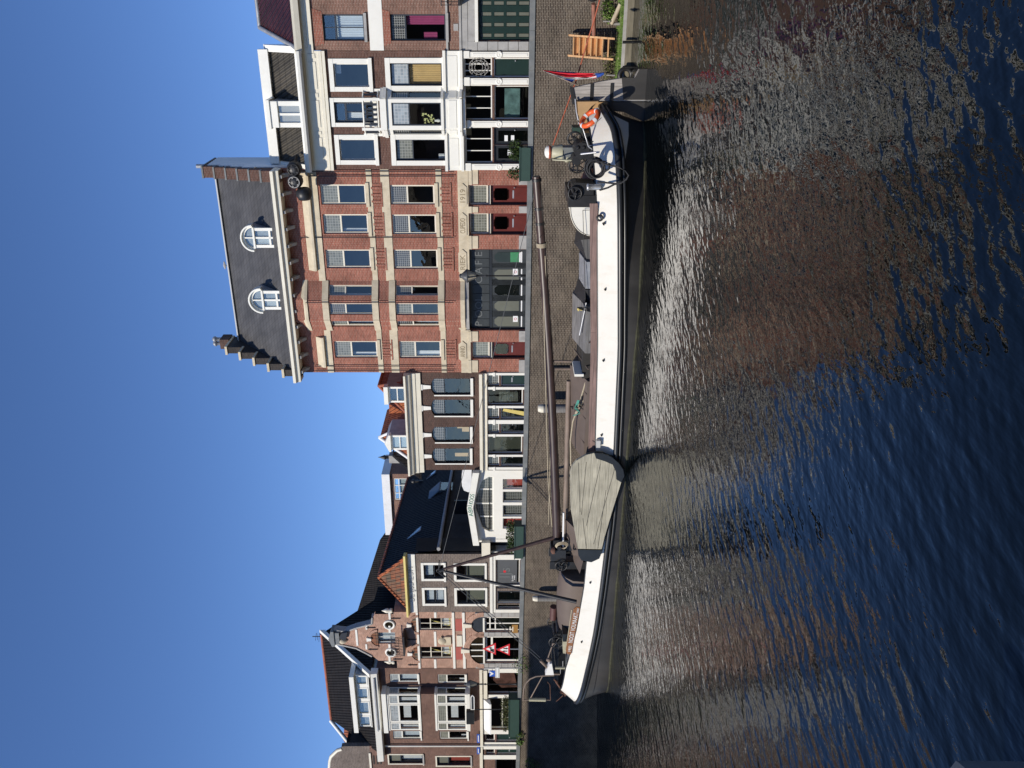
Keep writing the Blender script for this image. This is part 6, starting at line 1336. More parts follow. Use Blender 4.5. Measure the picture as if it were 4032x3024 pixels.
NU = 72; us = [(1-math.cos(math.pi*i/NU))/2 for i in range(NU+1)]
def station(u):
    xw, xr, xt = lvl(u, WLs, WLb), lvl(u, RRs, RRb), lvl(u, TPs, TPb)
    bw = B_*.98*fb(u, .11, .26, 2.6, 1.6); br = B_*1.0*fb(u, .2, .16); bt = max(0, B_*fb(u, .2, .17)*.955-.03)
    zr, zt = interp(ZR, xr), interp(ZT, xt)
    xk = lvl(u, 8.6, -16.4); bk = B_*.9*fb(u, .15, .34, 2.2, 1.5)
    return [(xk, bk, -.7), (xw, bw, .02), (xw*.65+xr*.35, bw*.62+br*.38, zr*.42), (xr, br, zr-.14), (xr, br, zr), (xt, bt, zt), (xt, max(0,bt-.07), zt), (xt, max(0,bt-.07), zt-.55)]
S = [station(u) for u in us]
def skin(k0, k1, side):
    v = []; f = []; n = len(S); m = k1-k0+1
    for st_ in S:
        for k in range(k0, k1+1): x, b, z = st_[k]; v.append((x, b*side, z))
    for i in range(n-1):
        for k in range(m-1):
            q = (i*m+k, i*m+k+1, (i+1)*m+k+1, (i+1)*m+k); f.append(q if side > 0 else q[::-1])
    return v, f
hb = MB()
for sd_ in (-1, 1): v, f = skin(0, 3, sd_); hb.add(v, f, True)
hull = T.part('hull', hb, 'hull_black')
wb = MB()
for sd_ in (-1, 1): v, f = skin(4, 5, sd_); wb.add(v, f, True)
bul = T.part('bulwark', wb, 'hull_white')
ib = MB()
for sd_ in (-1, 1): v, f = skin(5, 7, sd_); ib.add(v, f, False)
T.part('rail_inside', ib, 'black_paint', bul)
db = MB(); v = []; f = []
for st_ in S: x, b, z = st_[7]; v += [(x,-b,z+.2),(x,b,z+.2)]
db.add(v, [(2*i, 2*i+1, 2*i+3, 2*i+2) for i in range(len(S)-1)]); T.part('deck', db, 'grey_deck')
def follow(k, off, dz, r, side=-1, i0=0, i1=None, n=6, mb=None):
    pts = [(st_[k][0], side*(st_[k][1]+off), st_[k][2]+dz) for st_ in S[i0:i1]]; return (mb or MB()).tube(pts, r, n)
rr = MB()
for sd_ in (-1, 1): follow(4, .02, -.07, .11, sd_, mb=rr, n=8); follow(4, -.01, -.24, .07, sd_, mb=rr, n=8)
T.part('rubbing_strake', rr, 'black_paint', hull)
rc = MB()
for sd_ in (-1, 1): follow(5, -.03, .01, .035, sd_, mb=rc)
T.part('rail_cap', rc, 'black_paint', bul)
# lower seam, algae line
T.part('hull_seam', follow(2, .01, .1, .012), 'iron', hull)
al = MB(); v = []; f = []
for sd_ in (-1, 1):
    v = []
    for st_ in S: x, b, z = st_[1]; x2, b2, z2 = st_[2]; t_ = .3; v += [(x, sd_*(b+.012), -.1), (x+(x2-x)*t_*.5, sd_*(b+(b2-b)*t_*.5+.012), .045+.02*math.sin(x*1.7)+.012*math.sin(x*7))]
    al.add(v, [(2*i, 2*i+1, 2*i+3, 2*i+2) for i in range(len(S)-1)], True)
T.part('algae_line', al, 'algae', hull)
# white patches under the strake at bow and stern
def patch(u0, u1, f0, f1, nm='white_patch'):
    v = []; n_ = 12
    for i in range(n_+1):
        u = u0+(u1-u0)*i/n_; st_ = station(u); a, b = Vector(st_[2]), Vector(st_[3]); t0 = f0(i/n_)
        for t_ in (t0, 1.0): p = a+(b-a)*t_; v.append((p.x, -(p.y+.02), p.z))
    return T.part(nm, MB().add(v, [(2*i, 2*i+1, 2*i+3, 2*i+2) for i in range(n_)], True), 'hull_white', hull)
patch(.004, .068, lambda t: -.1+1.0*t, None); patch(.972, .996, lambda t: .9-.6*t, None)
# scuppers on the white band
SN = Panel(SF, (0,-2.2), (1,-2.2))
sc = MB()
for rg, q in ((R7,(783,380)),(R7,(795,915)),(R7,(780,1497)),(R8,(765,655)),(RD,(2125,738)),(RI,(465,765)),(R7,(905,1507)) ):
    a_, z_ = SN.px(rg(*q)); b_ = 2.14; sc.add([(a_-.055,-b_-.02,z_-.03),(a_+.055,-b_-.02,z_-.03),(a_+.045,-b_-.05,z_+.012),(a_,-b_-.055,z_+.035),(a_-.045,-b_-.05,z_+.012),(a_-.055,-b_+.1,z_-.03),(a_+.055,-b_+.1,z_-.03),(a_,-b_+.1,z_+.05)], [(0,1,2,3,4),(1,6,7,3,2),(0,4,3,7,5)])
T.part('scupper', sc, 'iron', bul, split=1)
def SPx(rg, x, y, yl): a, z = Panel(SF,(0,yl),(1,yl)).px(rg(x, y)); return Vector((a, yl, z))
# washboard along the near side
A = SPx(R7, 735, 210, -2.02); A1 = SPx(R7, 672, 200, -2.02); B = SPx(R8, 718, 780, -2.02); B1 = SPx(R8, 660, 780, -2.02)
wbm = MB(); n_ = 14
for i in range(n_):
    t0, t1 = i/n_, (i+1)/n_; a, b = A.x+(B.x-A.x)*t0, A.x+(B.x-A.x)*t1
    za, zb_ = interp(ZT, a)-.0, interp(ZT, b)-.0; h0 = (A1.z-A.z)+((B1.z-B.z)-(A1.z-A.z))*t0
    wbm.add([(a,-2.03,za),(b,-2.03,zb_),(b,-2.03,zb_+h0),(a,-2.03,za+h0),(a,-1.97,za),(b,-1.97,zb_),(b,-1.97,zb_+h0),(a,-1.97,za+h0)], [(0,3,2,1),(4,5,6,7),(0,4,7,3),(3,7,6,2),(1,2,6,5)])
T.part('washboard', wbm, 'deck_wood')
# name board
N0 = SPx(RI, 325, 912, -2.06); N1 = SPx(RI, 445, 298, -2.06); hN = .27
sl = math.atan2(N1.z-N0.z, N1.x-N0.x); ln = math.hypot(N1.x-N0.x, N1.z-N0.z)
def nb(u, v): return (N0.x+math.cos(sl)*u-math.sin(sl)*v, N0.z+math.sin(sl)*u+math.cos(sl)*v)
Q = MB().prism([nb(0,0), nb(ln,0), nb(ln+.02,hN*.6), nb(ln-.12,hN), nb(.25,hN), nb(.02,hN*.7)], -2.10, -2.06); nbd = T.part('name_board', Q, 'varnish')
tx = MB()
for txt, y0, y1, hh in (('1902', 880, 805, .13),('NOOIT VOLMAAKT', 765, 378, .19),('SCHIEDAM', 372, 318, .08)):
    u0 = (SPx(RI, 350, y0, -2.1).x-N0.x)/math.cos(sl); u1 = (SPx(RI, 350, y1, -2.1).x-N0.x)/math.cos(sl); p = nb(u0, .04); tx.text(txt, p[0], p[1], hh, -2.10, .012, width=u1-u0, slope=sl)
T.part('lettering', tx, 'sign_white', nbd)
# leeboard
LB = -2.42
out = [(570,1578),(512,1250),(508,960),(520,905),(560,858),(640,812),(705,796),(770,800),(850,830),(905,880),(940,930),(950,985),(925,1035),(905,1100),(855,1260),(790,1480),(765,1582)]
pts = [SPx(R8, x, y, LB) for x, y in out]
iron = [(p.x, p.z) for p in pts]; cx = sum(p[0] for p in iron)/len(iron); cz = sum(p[1] for p in iron)/len(iron)
lb = T.part('leeboard', MB().prism(iron, LB, LB+.12), 'board_wood')
# planks: seams fanning out from the narrow end
sm = MB()
for (q0, q1) in (((575,875),(590,1280)),((640,870),(600,1300)),((755,885),(640,1390)),((870,930),(700,1540)),((800,1100),(735,1575)),((612,1330),(640,1575))):
    A, B = SPx(R8, *q0, LB-.004), SPx(R8, *q1, LB-.004); sm.tube([A, B], .009, 4)
T.part('plank_seam', sm, 'iron', lb, split=3)
ban = [(705,796),(640,812),(600,832),(655,880),(715,850),(790,865),(860,900),(885,960),(895,1015),(925,1035),(950,985),(940,930),(905,880),(850,830),(770,800)]
T.part('iron_shoe', MB().prism([(p.x, p.z) for p in [SPx(R8, x, y, LB-.02) for x, y in [(705,796),(720,840),(790,862),(855,890),(882,950),(885,1010),(925,1035),(950,985),(940,930),(905,880),(850,830),(770,800)]]], LB-.03, LB-.003), 'black_paint', lb)
T.part('iron_rim', MB().tube([(p.x, LB+.07, p.z-.01) for p in pts[5:]]+[], .05, 6), 'black_paint', lb)
T.part('head_block', MB().prism([(p.x, p.z) for p in [SPx(R8, x, y, LB+.05) for x, y in ((568,1576),(575,1625),(600,1665),(680,1680),(745,1650),(772,1582))]], LB-.02, LB+.2), 'black_paint', lb)
# pivot strap and hull fittings
T.part('leeboard_chain', MB().tube([SPx(R8, 1080, 1015, LB), SPx(R8, 1080, 925, LB)], .02, 5), 'iron', lb) if False else None
# hatch and covers, ridge along the centre line
RZ = lambda rg, x, y: SPx(rg, x, y, 0)
def gable_cover(x0, x1, zr0, zr1, hw, ze, mat, name, parent=None, ends=True):
    m = MB(); v = [(x0,-hw,ze),(x0,0,zr0),(x0,hw,ze),(x1,-hw,ze),(x1,0,zr1),(x1,hw,ze)]; m.add(v, [(0,3,4,1),(1,4,5,2),(0,1,2),(3,5,4)]); m.box(x0, x1, -hw-.03, hw+.03, ze-.45, ze-.001); return T.part(name, m, mat, parent)
p0, p1 = RZ(R7, 527, 940), RZ(R7, 523, 1310); e_ = SPx(R7, 645, 1100, -1.45)
hc = gable_cover(p1.x+.02, p0.x, p1.z, p0.z, 1.45, e_.z, 'hatch', 'hatch_cover')
q = RZ(R8, 512, 700)
gable_cover(q.x, p1.x-1.15, q.z, p1.z+.03, 1.5, SPx(R8, 640, 400, -1.5).z, 'tarp', 'tarpaulin_cover')
tf = MB()
for k in range(6): xx = q.x+.8+k*1.1; tf.tube([(xx,-1.53,SPx(R8,640,400,-1.5).z),(xx+.15,0,q.z+.02)], .03, 5)
T.part('tarpaulin_fold', tf, 'tarp', split=1)
op = MB(); op.box(p1.x-1.13, p1.x, -1.3, 1.3, e_.z-.45, e_.z+.05); T.part('hatch_opening', op, 'interior'); wp = MB(); wp.box(p1.x-1.0, p1.x-.9, -1.4, -.2, e_.z, e_.z+.35); T.part('white_coaming', wp, 'white')
m = MB(); A, B, Cc, Dd = RZ(R7,540,532), SPx(R7,640,660,-1.0), SPx(R7,680,660,-1.1), SPx(R7,580,448,0)
m.add([(A.x,0,A.z),(B.x,-1.0,B.z),(B.x,-1.1,Cc.z),(B.x,1.1,Cc.z),(B.x,1.0,B.z),(Dd.x,-.9,Dd.z),(Dd.x,.9,Dd.z),(Dd.x+.1,-1.1,Cc.z),(Dd.x+.1,1.1,Cc.z)], [(0,1,5),(0,6,4),(0,4,3,2,1),(1,2,7,5),(5,7,8,6),(0,5,6),(4,6,8,3)])
T.part('black_cover', m, 'black_tarp')
u0, u1 = RZ(R7, 582, 610), RZ(R7, 580, 822); m = MB(); ze = SPx(R7, 640, 700, -1.1).z
m.add([(u0.x,0,u0.z),(u1.x,0,u1.z),(u1.x,-1.1,ze),(u0.x,-1.1,ze),(u0.x,1.1,ze),(u1.x,1.1,ze)], [(0,1,2,3),(0,4,5,1),(1,5,2),(0,3,4)]); m.box(u1.x, u0.x, -1.12, 1.12, ze-.4, ze-.002)
T.part('skylight', m, 'lead_sheet')
m = MB(); w0 = RZ(R7, 540, 940); w1 = SPx(R7, 580, 830, 0); m.add([(w0.x+.01,0,w0.z),(w0.x+.01,-1.4,ze),(w0.x+.01,1.4,ze),(w1.x,-1.1,ze),(w1.x,1.1,ze),(w1.x,0,w1.z)], [(0,2,1),(0,1,3,5),(0,5,4,2),(3,4,5)]); m.box(w0.x+.01, w1.x, -1.12, 1.12, ze-.4, ze-.002); T.part('black_cover', m, 'black_tarp')
# white quarter-round hood
hA, hB = SPx(R7, 497, 240, -1.0), SPx(R7, 680, 472, -1.0); R_x, R_z = hA.x-hB.x, hA.z-SPx(R7, 680, 240, -1.0).z; zb0 = hB.z-.3
prof = [(hA.x, zb0)]+[(hA.x-R_x*math.sin(t), zb0+.3+R_z*math.cos(t)) for t in [math.pi/2*k/14 for k in range(15)]]+[(hB.x, zb0)]
hood = T.part('white_hood', MB().prism(prof, -1.0, 1.0), 'white'); T.part('hood_end', MB().box(hA.x+.002, hA.x+.42, -1.02, 1.02, zb0, hA.z+.02), 'iron', hood)
T.part('hood_rim', MB().tube([(x, -1.01, z) for x, z in prof[1:-1]], .018, 5), 'cream', hood)
wr = MB(); wr.tube([SPx(R7,612,265,-1.1), SPx(R7,680,262,-1.1)], .012, 5).tube([SPx(R7,612,265,-1.1), SPx(R7,635,1090,-1.3)], .01, 4); T.part('wire', wr, 'iron')
# mast, spar, crutch and ropes
mA, mB = RZ(R8, 402, 1490), RZ(R6, 232, 1440)
mast = T.part('mast', MB().tube([mA+(mB-mA)*k/10+Vector((0,0,-.10*math.sin(math.pi*k/10))) for k in range(11)], .19, 14, .15), 'mast_wood')
def onmast(t): return mA+(mB-mA)*t+Vector((0,0,-.10*math.sin(math.pi*t)))
m = MB()
for f_ in (.995, .93, .895): p = onmast(f_); q = onmast(f_-.006); m.tube([q, p], .175, 14)
T.part('mast_band', m, 'iron', mast, split=1)
m = MB(); pr = RZ(R7, 265, 560); tt = (pr.x-mA.x)/(mB.x-mA.x)
for k in range(5): p = onmast(tt+.002*k); m.torus(p, .185, .02, (mB-mA), 18, 5)
T.part('lashing', m, 'rope', mast)
m = MB(); m.tube([onmast(tt-.02)+Vector((0,-.1,.0)), RZ(R8, 345, 1000)+Vector((0,-.2,.1)), RZ(R8, 360, 1400)], .022, 5); m.tube([onmast(tt-.02)+Vector((0,-.15,-.1)), RZ(R7, 335, 1500)], .02, 5); m.tube([RZ(R7,335,1500), RZ(R8, 350, 700), RZ(R8, 330, 1380)], .016, 5); T.part('halyard', m, 'rope')
hk = MB(); hk.tube([onmast(.865), RZ(R7,262,395)], .02, 5).tube([onmast(.865), SPx(R7,262,490,-.4)], .012, 4)
for k in range(5): hk.torus(RZ(R7, 262, 335+k*12), .09, .012, (1,0,.2), 10, 4)
T.part('tackle', hk, 'iron')
cr = MB(); c0 = RZ(R7, 330, 1497); c1 = RZ(R7, 520, 1500); cr.tube([c0, c1], .045, 6); cr.tube([RZ(R7,345,1560), RZ(R7,515,1560)], .05, 6); T.part('mast_crutch', cr, 'spar')
T.part('boom', MB().tube([RZ(R8, 497, 205), RZ(R8, 482, 800), RZ(R8, 468, 1500)], .1, 10, .13), 'spar')
T.part('signal_pole', MB().tube([RZ(R8, 452, 1250)+Vector((0,-.3,0)), RZ(R8, 445, 1625)+Vector((0,-.3,0))], .045, 7), 'sign_white')
T.part('striped_stick', MB().tube([SPx(R7, 640, 1020, -1.4), SPx(R7, 585, 1285, -1.2)], .03, 6), 'steel')
m = MB(); m.tube([SPx(R8,200,0,-1.2) if False else SPx(R8,640,200,-1.3), SPx(R8,590,370,-1.2), SPx(R8,530,540,-1.0), SPx(R8,510,700,-.8), SPx(R8,515,900,-.8)], .035, 6); m.tube([SPx(R8,660,290,-1.3), SPx(R8,600,400,-1.2), SPx(R8,545,500,-1.1)], .03, 6); T.part('hawser', m, 'rope')
m = MB(); 
for k in range(3): m.tube([SPx(R8, 570+6*k, 365, -1.45), SPx(R8, 545+10*k, 430, -1.45), SPx(R8, 590, 470, -1.45), SPx(R8, 530+8*k, 490, -1.45)], .016, 4)
T.part('rope_tangle', m, 'green_rope'); m = MB(); leafy(m, tuple(SPx(R8, 560, 420, -1.4)), .22, .1, .25, 60, .07); T.part('black_cloth', m, 'black_tarp')
# A-frame and its stays
M['leg_brown'] = plain('brown_black_spar', (.05,.026,.02), .5, .4, 4)
ap_ = RZ(RD, 95, 570); f1 = SPx(RD, 1630, 130, .15); f2 = SPx(RD, 1940, 985, -1.75)
T.part('raising_leg', MB().tube([RZ(RD, 160, 545), f1], .06, 10, .095), 'leg_brown'); T.part('raising_leg', MB().tube([RZ(RD, 160, 575), f2], .06, 10, .09), 'iron')
m = MB(); m.tube([ap_, RZ(RD,165,560)], .07, 8); m.torus(tuple(ap_), .1, .03, (0,1,0), 12, 5); m.tube([ap_, RZ(RD,100,430)], .03, 5); m.tube([ap_+Vector((-.1,0,0)), RZ(RD,180,650)], .05, 6); T.part('frame_head', m, 'iron')
m = MB(); m.tube([ap_, RE and RZ(RE, 325, 840)], .018, 5); m.tube([ap_+Vector((.1,0,-.1)), RZ(RE, 335, 810)+Vector((.1,0,.05))], .016, 5); m.tube([ap_, onmast(.985)], .012, 5); T.part('stay_wire', m, 'shutter_grey', split=1)
m = MB(); m.tube([RZ(RE,325,830), RZ(RE,440,960)], .08, 6, .05); m.tube([RZ(RE,430,940), RZ(RE,495,1020)], .03, 5); T.part('tackle_block', m, 'spar')
m = MB(); base = RZ(RD, 560, 790)
for _ in range(9): m.torus(tuple(base+Vector((random.uniform(-.3,.3), random.uniform(-.1,.1), random.uniform(-.5,.5)))), random.uniform(.15,.35), .016, (random.uniform(-.5,.5),1,random.uniform(-.3,.3)), 14, 4)
m2 = MB(); c_ = Vector(f2)*.62+Vector(ap_)*.38
# tabernacle and mast winch
m = MB(); k0 = RZ(RD, 1700, 180); m.box(k0.x-.25, k0.x+.3, -.32, -.2, .8, k0.z+.25); m.box(k0.x-.25, k0.x+.3, .2, .32, .8, k0.z+.25); m.box(k0.x-.7, k0.x-.1, -.5, .5, k0.z-.3, k0.z+.35); m.tube([(k0.x,-.5,k0.z),(k0.x,.5,k0.z)], .1, 10)
T.part('tabernacle', m, 'iron'); T.part('winch_drum', MB().tube([(k0.x-.95,-.45,k0.z+.1),(k0.x-.95,.45,k0.z+.1)], .24, 14).box(k0.x-1.15, k0.x-.75, -.5, -.45, .9, k0.z+.4).box(k0.x-1.15, k0.x-.75, .45, .5, .9, k0.z+.4), 'iron')
wh = SPx(RD, 1735, 505, -.6); T.part('winch_wheel', MB().wheel(tuple(wh), .26, .03, (0,1,0), 5, .06, .6), 'iron'); T.part('red_cap', MB().lathe((k0.x-.1,-.5,k0.z+.2), [(.16,0),(.16,.12),(.05,.18)], 10), 'rust')
rp = MB()
for k in range(4): rp.torus((k0.x+.1+.03*k,-.5,k0.z-.1), .22+.02*k, .02, (.4,1,.1), 16, 5)
T.part('hanging_rope', rp, 'rope')
m = MB(); cA, cB, cC = SPx(RD,1830,20,-.9), SPx(RD,1880,300,-1.0), SPx(RD,1950,590,-1.2)
m.add([(cA.x,-1.4,cA.z-.6),(cA.x,0,cA.z+.15),(cA.x,1.2,cA.z-.6),(cB.x,-1.4,cB.z-.5),(cB.x,0,cB.z+.25),(cB.x,1.2,cB.z-.5),(cC.x,-1.3,cC.z-.1),(cC.x,0,cC.z+.2),(cC.x,1.2,cC.z-.1)], [(0,3,4,1),(1,4,5,2),(3,6,7,4),(4,7,8,5),(6,8,7),(0,1,2)]); T.part('tarpaulin_cover', m, 'tarp')
# forward hatch hood
h0, h1 = SPx(RD,1720,560,-.2), SPx(RD,1720,1290,-.2); m = MB(); n_ = 12; v = []
for i in range(n_+1):
    t_ = i/n_; x = h0.x+(h1.x-h0.x)*t_; zc_ = 1.05+(h0.z-1.05+.1*math.sin(math.pi*t_))
    for k in range(9): a = math.pi*k/8; v.append((x, -1.05*math.cos(a), 1.2+(zc_-1.2)*math.sin(a)**.7 if 0 < k < 8 else 1.0))
m.add(v, [(i*9+k, i*9+k+1, (i+1)*9+k+1, (i+1)*9+k) for i in range(n_) for k in range(8)], True); m.add(v[:9], [tuple(range(9))]); m.add(v[-9:], [tuple(range(8,-1,-1))]); T.part('fore_hatch', m, 'tarp')
m = MB(); a = SPx(RD,1635,1050,.3); b = SPx(RD,1635,1210,.3); m.tube([(b.x,.3,a.z-.0),(a.x,.3,a.z)], .17, 12); M['dull_red'] = plain('dull_red_paint', (.09,.035,.03), .6, .2, 3); T.part('red_drum', m, 'dull_red')
# anchor windlass
wd = RZ(RE, 552, 350); T.part('windlass_wheel', MB().wheel((wd.x,-.75,wd.z-.04), .33, .03, (0,1,0), 6, .06, .5), 'iron'); T.part('windlass_wheel', MB().wheel((wd.x,.6,wd.z-.04), .33, .03, (0,1,0), 6, .06, .5), 'iron')
T.part('windlass', MB().tube([(wd.x,-.7,wd.z-.05),(wd.x,.6,wd.z-.05)], .13, 12).box(wd.x-.2, wd.x+.35, -.55, -.48, 1.2, wd.z+.1).box(wd.x-.2, wd.x+.35, .4, .47, 1.2, wd.z+.1).tube([(wd.x+.3,-.5,wd.z-.25),(wd.x+.3,.4,wd.z-.25)], .2, 12), 'iron')
m = MB(); m.tube([RZ(RE,590,380), RZ(RE,450,780)], .035, 6); m.tube([RZ(RE,600,370), RZ(RE,540,560)], .05, 6); T.part('winch_handle', m, 'spar'); m = MB(); m.tube([RZ(RE,520,470), RZ(RE,505,650), RZ(RE,500,840)], .018, 5).tube([RZ(RE,540,640), RZ(RE,570,920)], .018, 5); T.part('rope_end', m, 'black_rope')
# inner rail line, stanchions and small fittings forward
m = MB(); m.tube([SPx(RE,835,0,-1.9), SPx(RE,790,330,-1.8), SPx(RE,730,720,-1.6)], .025, 5); T.part('hand_line', m, 'rope')
T.part('pale_box', MB().prism([(p.x,p.z) for p in (SPx(RE,690,500,-1.2), SPx(RE,748,500,-1.2), SPx(RE,735,690,-1.2), SPx(RE,690,690,-1.2))], -1.3, -.8), 'cream_tank'); T.part('black_box', MB().prism([(p.x,p.z) for p in (SPx(RE,685,380,-1.2), SPx(RE,760,380,-1.2), SPx(RE,750,490,-1.2), SPx(RE,685,490,-1.2))], -1.3, -.6), 'black_paint')
T.part('bitt', MB().tube([RZ(RE,565,950), RZ(RE,760,950)], .07, 10), 'cream_tank'); m = MB(); m.tube([RZ(RE,690,840), RZ(RE,690,930)], .02, 5).tube([RZ(RE,650,965), RZ(RE,650,1055)], .02, 5); T.part('fairlead', m, 'steel')
m = MB(); m.prism([(p.x,p.z) for p in (RZ(RE,540,1032), RZ(RE,400,1035), RZ(RE,440,920), RZ(RE,470,855), RZ(RE,505,845))], -.15, .15); T.part('white_cover', m, 'sign_white'); T.part('cover_top', MB().lathe(tuple(RZ(RE,460,820)), [(.02,-.12),(.1,-.06),(.11,.05),(.05,.12)], 10), 'spar')
m = MB(); m.tube([RZ(RE,400,1050), RZ(RE,640,1052)], .055, 6); T.part('stem_post', m, 'spar')
m = MB(); m.tube([RZ(RE,x,y) for x, y in ((545,1075),(380,1080),(250,1092),(160,1130),(90,1200),(55,1290),(45,1400),(45,1490))], .04, 7); m.tube([RZ(RE,365,1075), RZ(RE,165,1440)], .03, 6); m.tube([RZ(RE,45,1475), RZ(RE,135,1475)], .03, 6); m.tube([RZ(RE,410,1475), RZ(RE,488,1480)], .025, 6); T.part('bow_hoop', m, 'spar')
T.part('bottle_screw', MB().tube([RZ(RE,135,1470), RZ(RE,410,1475)], .085, 8), 'cream_tank')
m = MB(); [m.torus(tuple(RZ(RE,x,1478)), .03, .01, (1,0,0) if k % 2 else (0,1,0), 8, 4) for k, x in enumerate(range(200, 500, 14))] if False else m.tube([RZ(RE,435,1180), RZ(RE,480,1230), RZ(RE,488,1480)], .018, 5); m.tube([RZ(RE,690,1405), RZ(RE,630,1460), RZ(RE,580,1500)], .018, 5); T.part('bow_chain', m, 'rust')
# anchor hanging at the stem
m = MB(); A, B = SPx(RE,575,1170,-.5), SPx(RE,735,1395,-.6); m.tube([A, B], .06, 8); m.tube([SPx(RE,665,1345,-.6), SPx(RE,720,1405,-.6), SPx(RE,765,1360,-.6)], .1, 8, .05); m.tube([SPx(RE,545,1140,-.5), SPx(RE,600,1180,-.5)], .05, 6); t2 = T.part('anchor', m, 'rust')
m = MB(); 
for q in ((725,1208),(815,1225),(790,1265)): p = SPx(RE, *q, -1.6); m.torus((p.x,p.y,p.z), .05, .02, (0,1,0), 10, 5)
# stern: rudder, stern post, wheel, engine gear
m = MB(); pr = [(9.95,2.40),(10.35,2.50),(10.55,1.6),(10.66,.9),(10.68,.42),(10.95,.28),(11.0,-.5),(9.95,-.5)]
rud = T.part('rudder', MB().prism(pr, -.09, .09), 'rudder_wood')
T.part('rudder_below', MB().prism([(9.96,-.5),(10.995,-.5),(10.955,.262),(10.685,.40),(10.67,.85),(9.96,.75)], -.1, .1), 'hull_black', rud)
st_ = MB()
for zz_ in (1.86, 1.17): st_.box(9.62, 10.5, -.13, .13, zz_-.05, zz_+.05)
st_.add([], []); T.part('rudder_strap', st_, 'iron', rud, split=1); T.part('pintle', MB().tube([(9.93,-.0,2.3),(9.93,0,-.3)], .05, 7), 'steel', rud); T.part('rudder_cap', MB().prism([(9.85,2.38),(10.36,2.5),(10.4,2.62),(9.8,2.5)], -.13, .13), 'iron', rud)
T.part('stern_post', MB().prism([(9.88,2.3),(9.88,1.3),(9.6,1.3),(9.2,1.55),(8.9,2.0),(9.2,2.22)], -.12, .12), 'tan')
T.part('stern_post', MB().prism([(9.88,1.298),(9.88,-.5),(9.0,-.5),(9.55,.7),(9.6,1.298)], -.1, .1), 'hull_black')
T.part('stern_bulwark', MB().prism([(p.x,p.z) for p in (SPx(RC,640,370,-.35), SPx(RC,950,365,-.35), SPx(RC,850,430,-.35), SPx(RC,690,620,-.35), SPx(RC,650,560,-.35))], -.38, .38), 'tan')
m = MB(); m.tube([SPx(RC,560,190,0), SPx(RC,615,390,-.1), SPx(RC,650,640,-.3)], .06, 8, .045); T.part('tiller', m, 'iron'); m = MB(); m.tube([SPx(RC,610,330,-.2), SPx(RC,628,520,-.3), SPx(RC,655,640,-.35)], .03, 7); T.part('hydraulic_rod', m, 'steel')
m = MB(); m.tube([SPx(RC,*q,-1.3) for q in ((655,670),(720,755),(765,900),(800,1020),(855,1058),(865,1100))], .025, 6); m.tube([SPx(RC,800,1015,-1.3), SPx(RC,850,1005,-1.3)], .02, 5); m.tube([SPx(RC,690,1130,-1.7), SPx(RC,960,1100,-1.9)], .035, 6); T.part('hand_rail', m, 'steel')
m = MB(); c_ = SPx(RC, 600, 905, -.4); m.wheel(tuple(c_), .24, .035, (.25,1,0), 5, .08, .7); T.part('hand_wheel', m, 'iron')
g0 = SPx(RC, 740, 1050, -.9); m = MB(); m.box(g0.x-.3, g0.x+.3, -1.2, -.5, 1.3, g0.z+.1); m.tube([(g0.x-.35,-1.2,g0.z+.28),(g0.x-.35,-.5,g0.z+.28)], .16, 10); m.tube([(g0.x+.0,-1.23,g0.z+.12),(g0.x+.0,-.47,g0.z+.12)], .27, 16)
for k in range(4): m.lathe((g0.x+.1,-1.2,g0.z+.25-.2*k), [(.07,0),(.07,-.05),(.03,-.08)], 8, 'y')
T.part('anchor_winch', m, 'iron')
b1, b2 = SPx(RC, 700, 1000, -.2), SPx(RC, 700, 770, -.2); m = MB(); m.box(b1.x, b2.x, -.9, .6, 1.2, b1.z); m.tube([(b1.x+.1,-.95,b1.z-.1),(b1.x+.1,.6,b1.z-.1)], .14, 10); T.part('engine_casing', m, 'black_paint')
m = MB(); q = SPx(RC, 640, 1290, .6); m.wheel(tuple(q), .3, .03, (.2,1,0), 6, .06); T.part('spare_wheel', m, 'iron')
m = MB()
for x_, y_, ht in ((.2,-.8,.5),(.55,.3,.65),(-.5,.5,.45),(.9,-.3,.35)): m.tube([(k0.x+x_,y_,1.0),(k0.x+x_,y_,1.3+ht)], .04, 6)
m.tube([(k0.x+.2,-.8,1.8),(k0.x+.9,-.3,1.65)], .03, 5); T.part('belaying_posts', m, 'iron', split=2)
c_ = SPx(RC, 490, 1210, -.15); T.part('steering_wheel', MB().wheel(tuple(c_), .5, .03, (1,.16,0), 8, .09), 'cream_tank')
c1 = RZ(RC, 330, 1110); m = MB(); zt_, zm, zb2 = RZ(RC,250,1100).z, RZ(RC,420,1100).z, RZ(RC,585,1110).z
bn = T.part('steering_post', MB().box(c1.x-.18, c1.x+.22, -.22, .22, zb2-.9, zm), 'grey_deck'); T.part('binnacle', MB().lathe((c1.x+.02,0,zm), [(.27,0),(.27,.05),(.24,.2),(.2,zt_-zm-.05),(.14,zt_-zm)], 14), 'cream_tank', bn); T.part('binnacle_band', MB().lathe((c1.x+.02,0,zt_), [(.2,-.02),(.24,.02),(.24,.06),(.2,.08)], 14), 'orange_rope', bn); T.part('binnacle_cap', MB().lathe((c1.x+.02,0,zt_+.07), [(.22,0),(.2,.08),(.12,.13),(.02,.15)], 14), 'white', bn)
T.part('green_locker', MB().box(SPx(RC,620,800,.8).x, SPx(RC,620,725,.8).x, .5, 1.1, 1.4, SPx(RC,565,760,.8).z), 'planter_green')
p = SPx(RC, 735, 1480, .3); T.part('copper_dome', MB().lathe((p.x,.3,p.z-.3), [(.36,0),(.36,.1),(.3,.25),(.15,.36),(.02,.4)], 16), 'copper'); T.part('vent_handle', MB().tube([SPx(RC,595,1505,.3), SPx(RC,700,1505,.3)], .02, 5).tube([SPx(RC,598,1480,.3), SPx(RC,598,1530,.3)], .015, 5), 'iron')
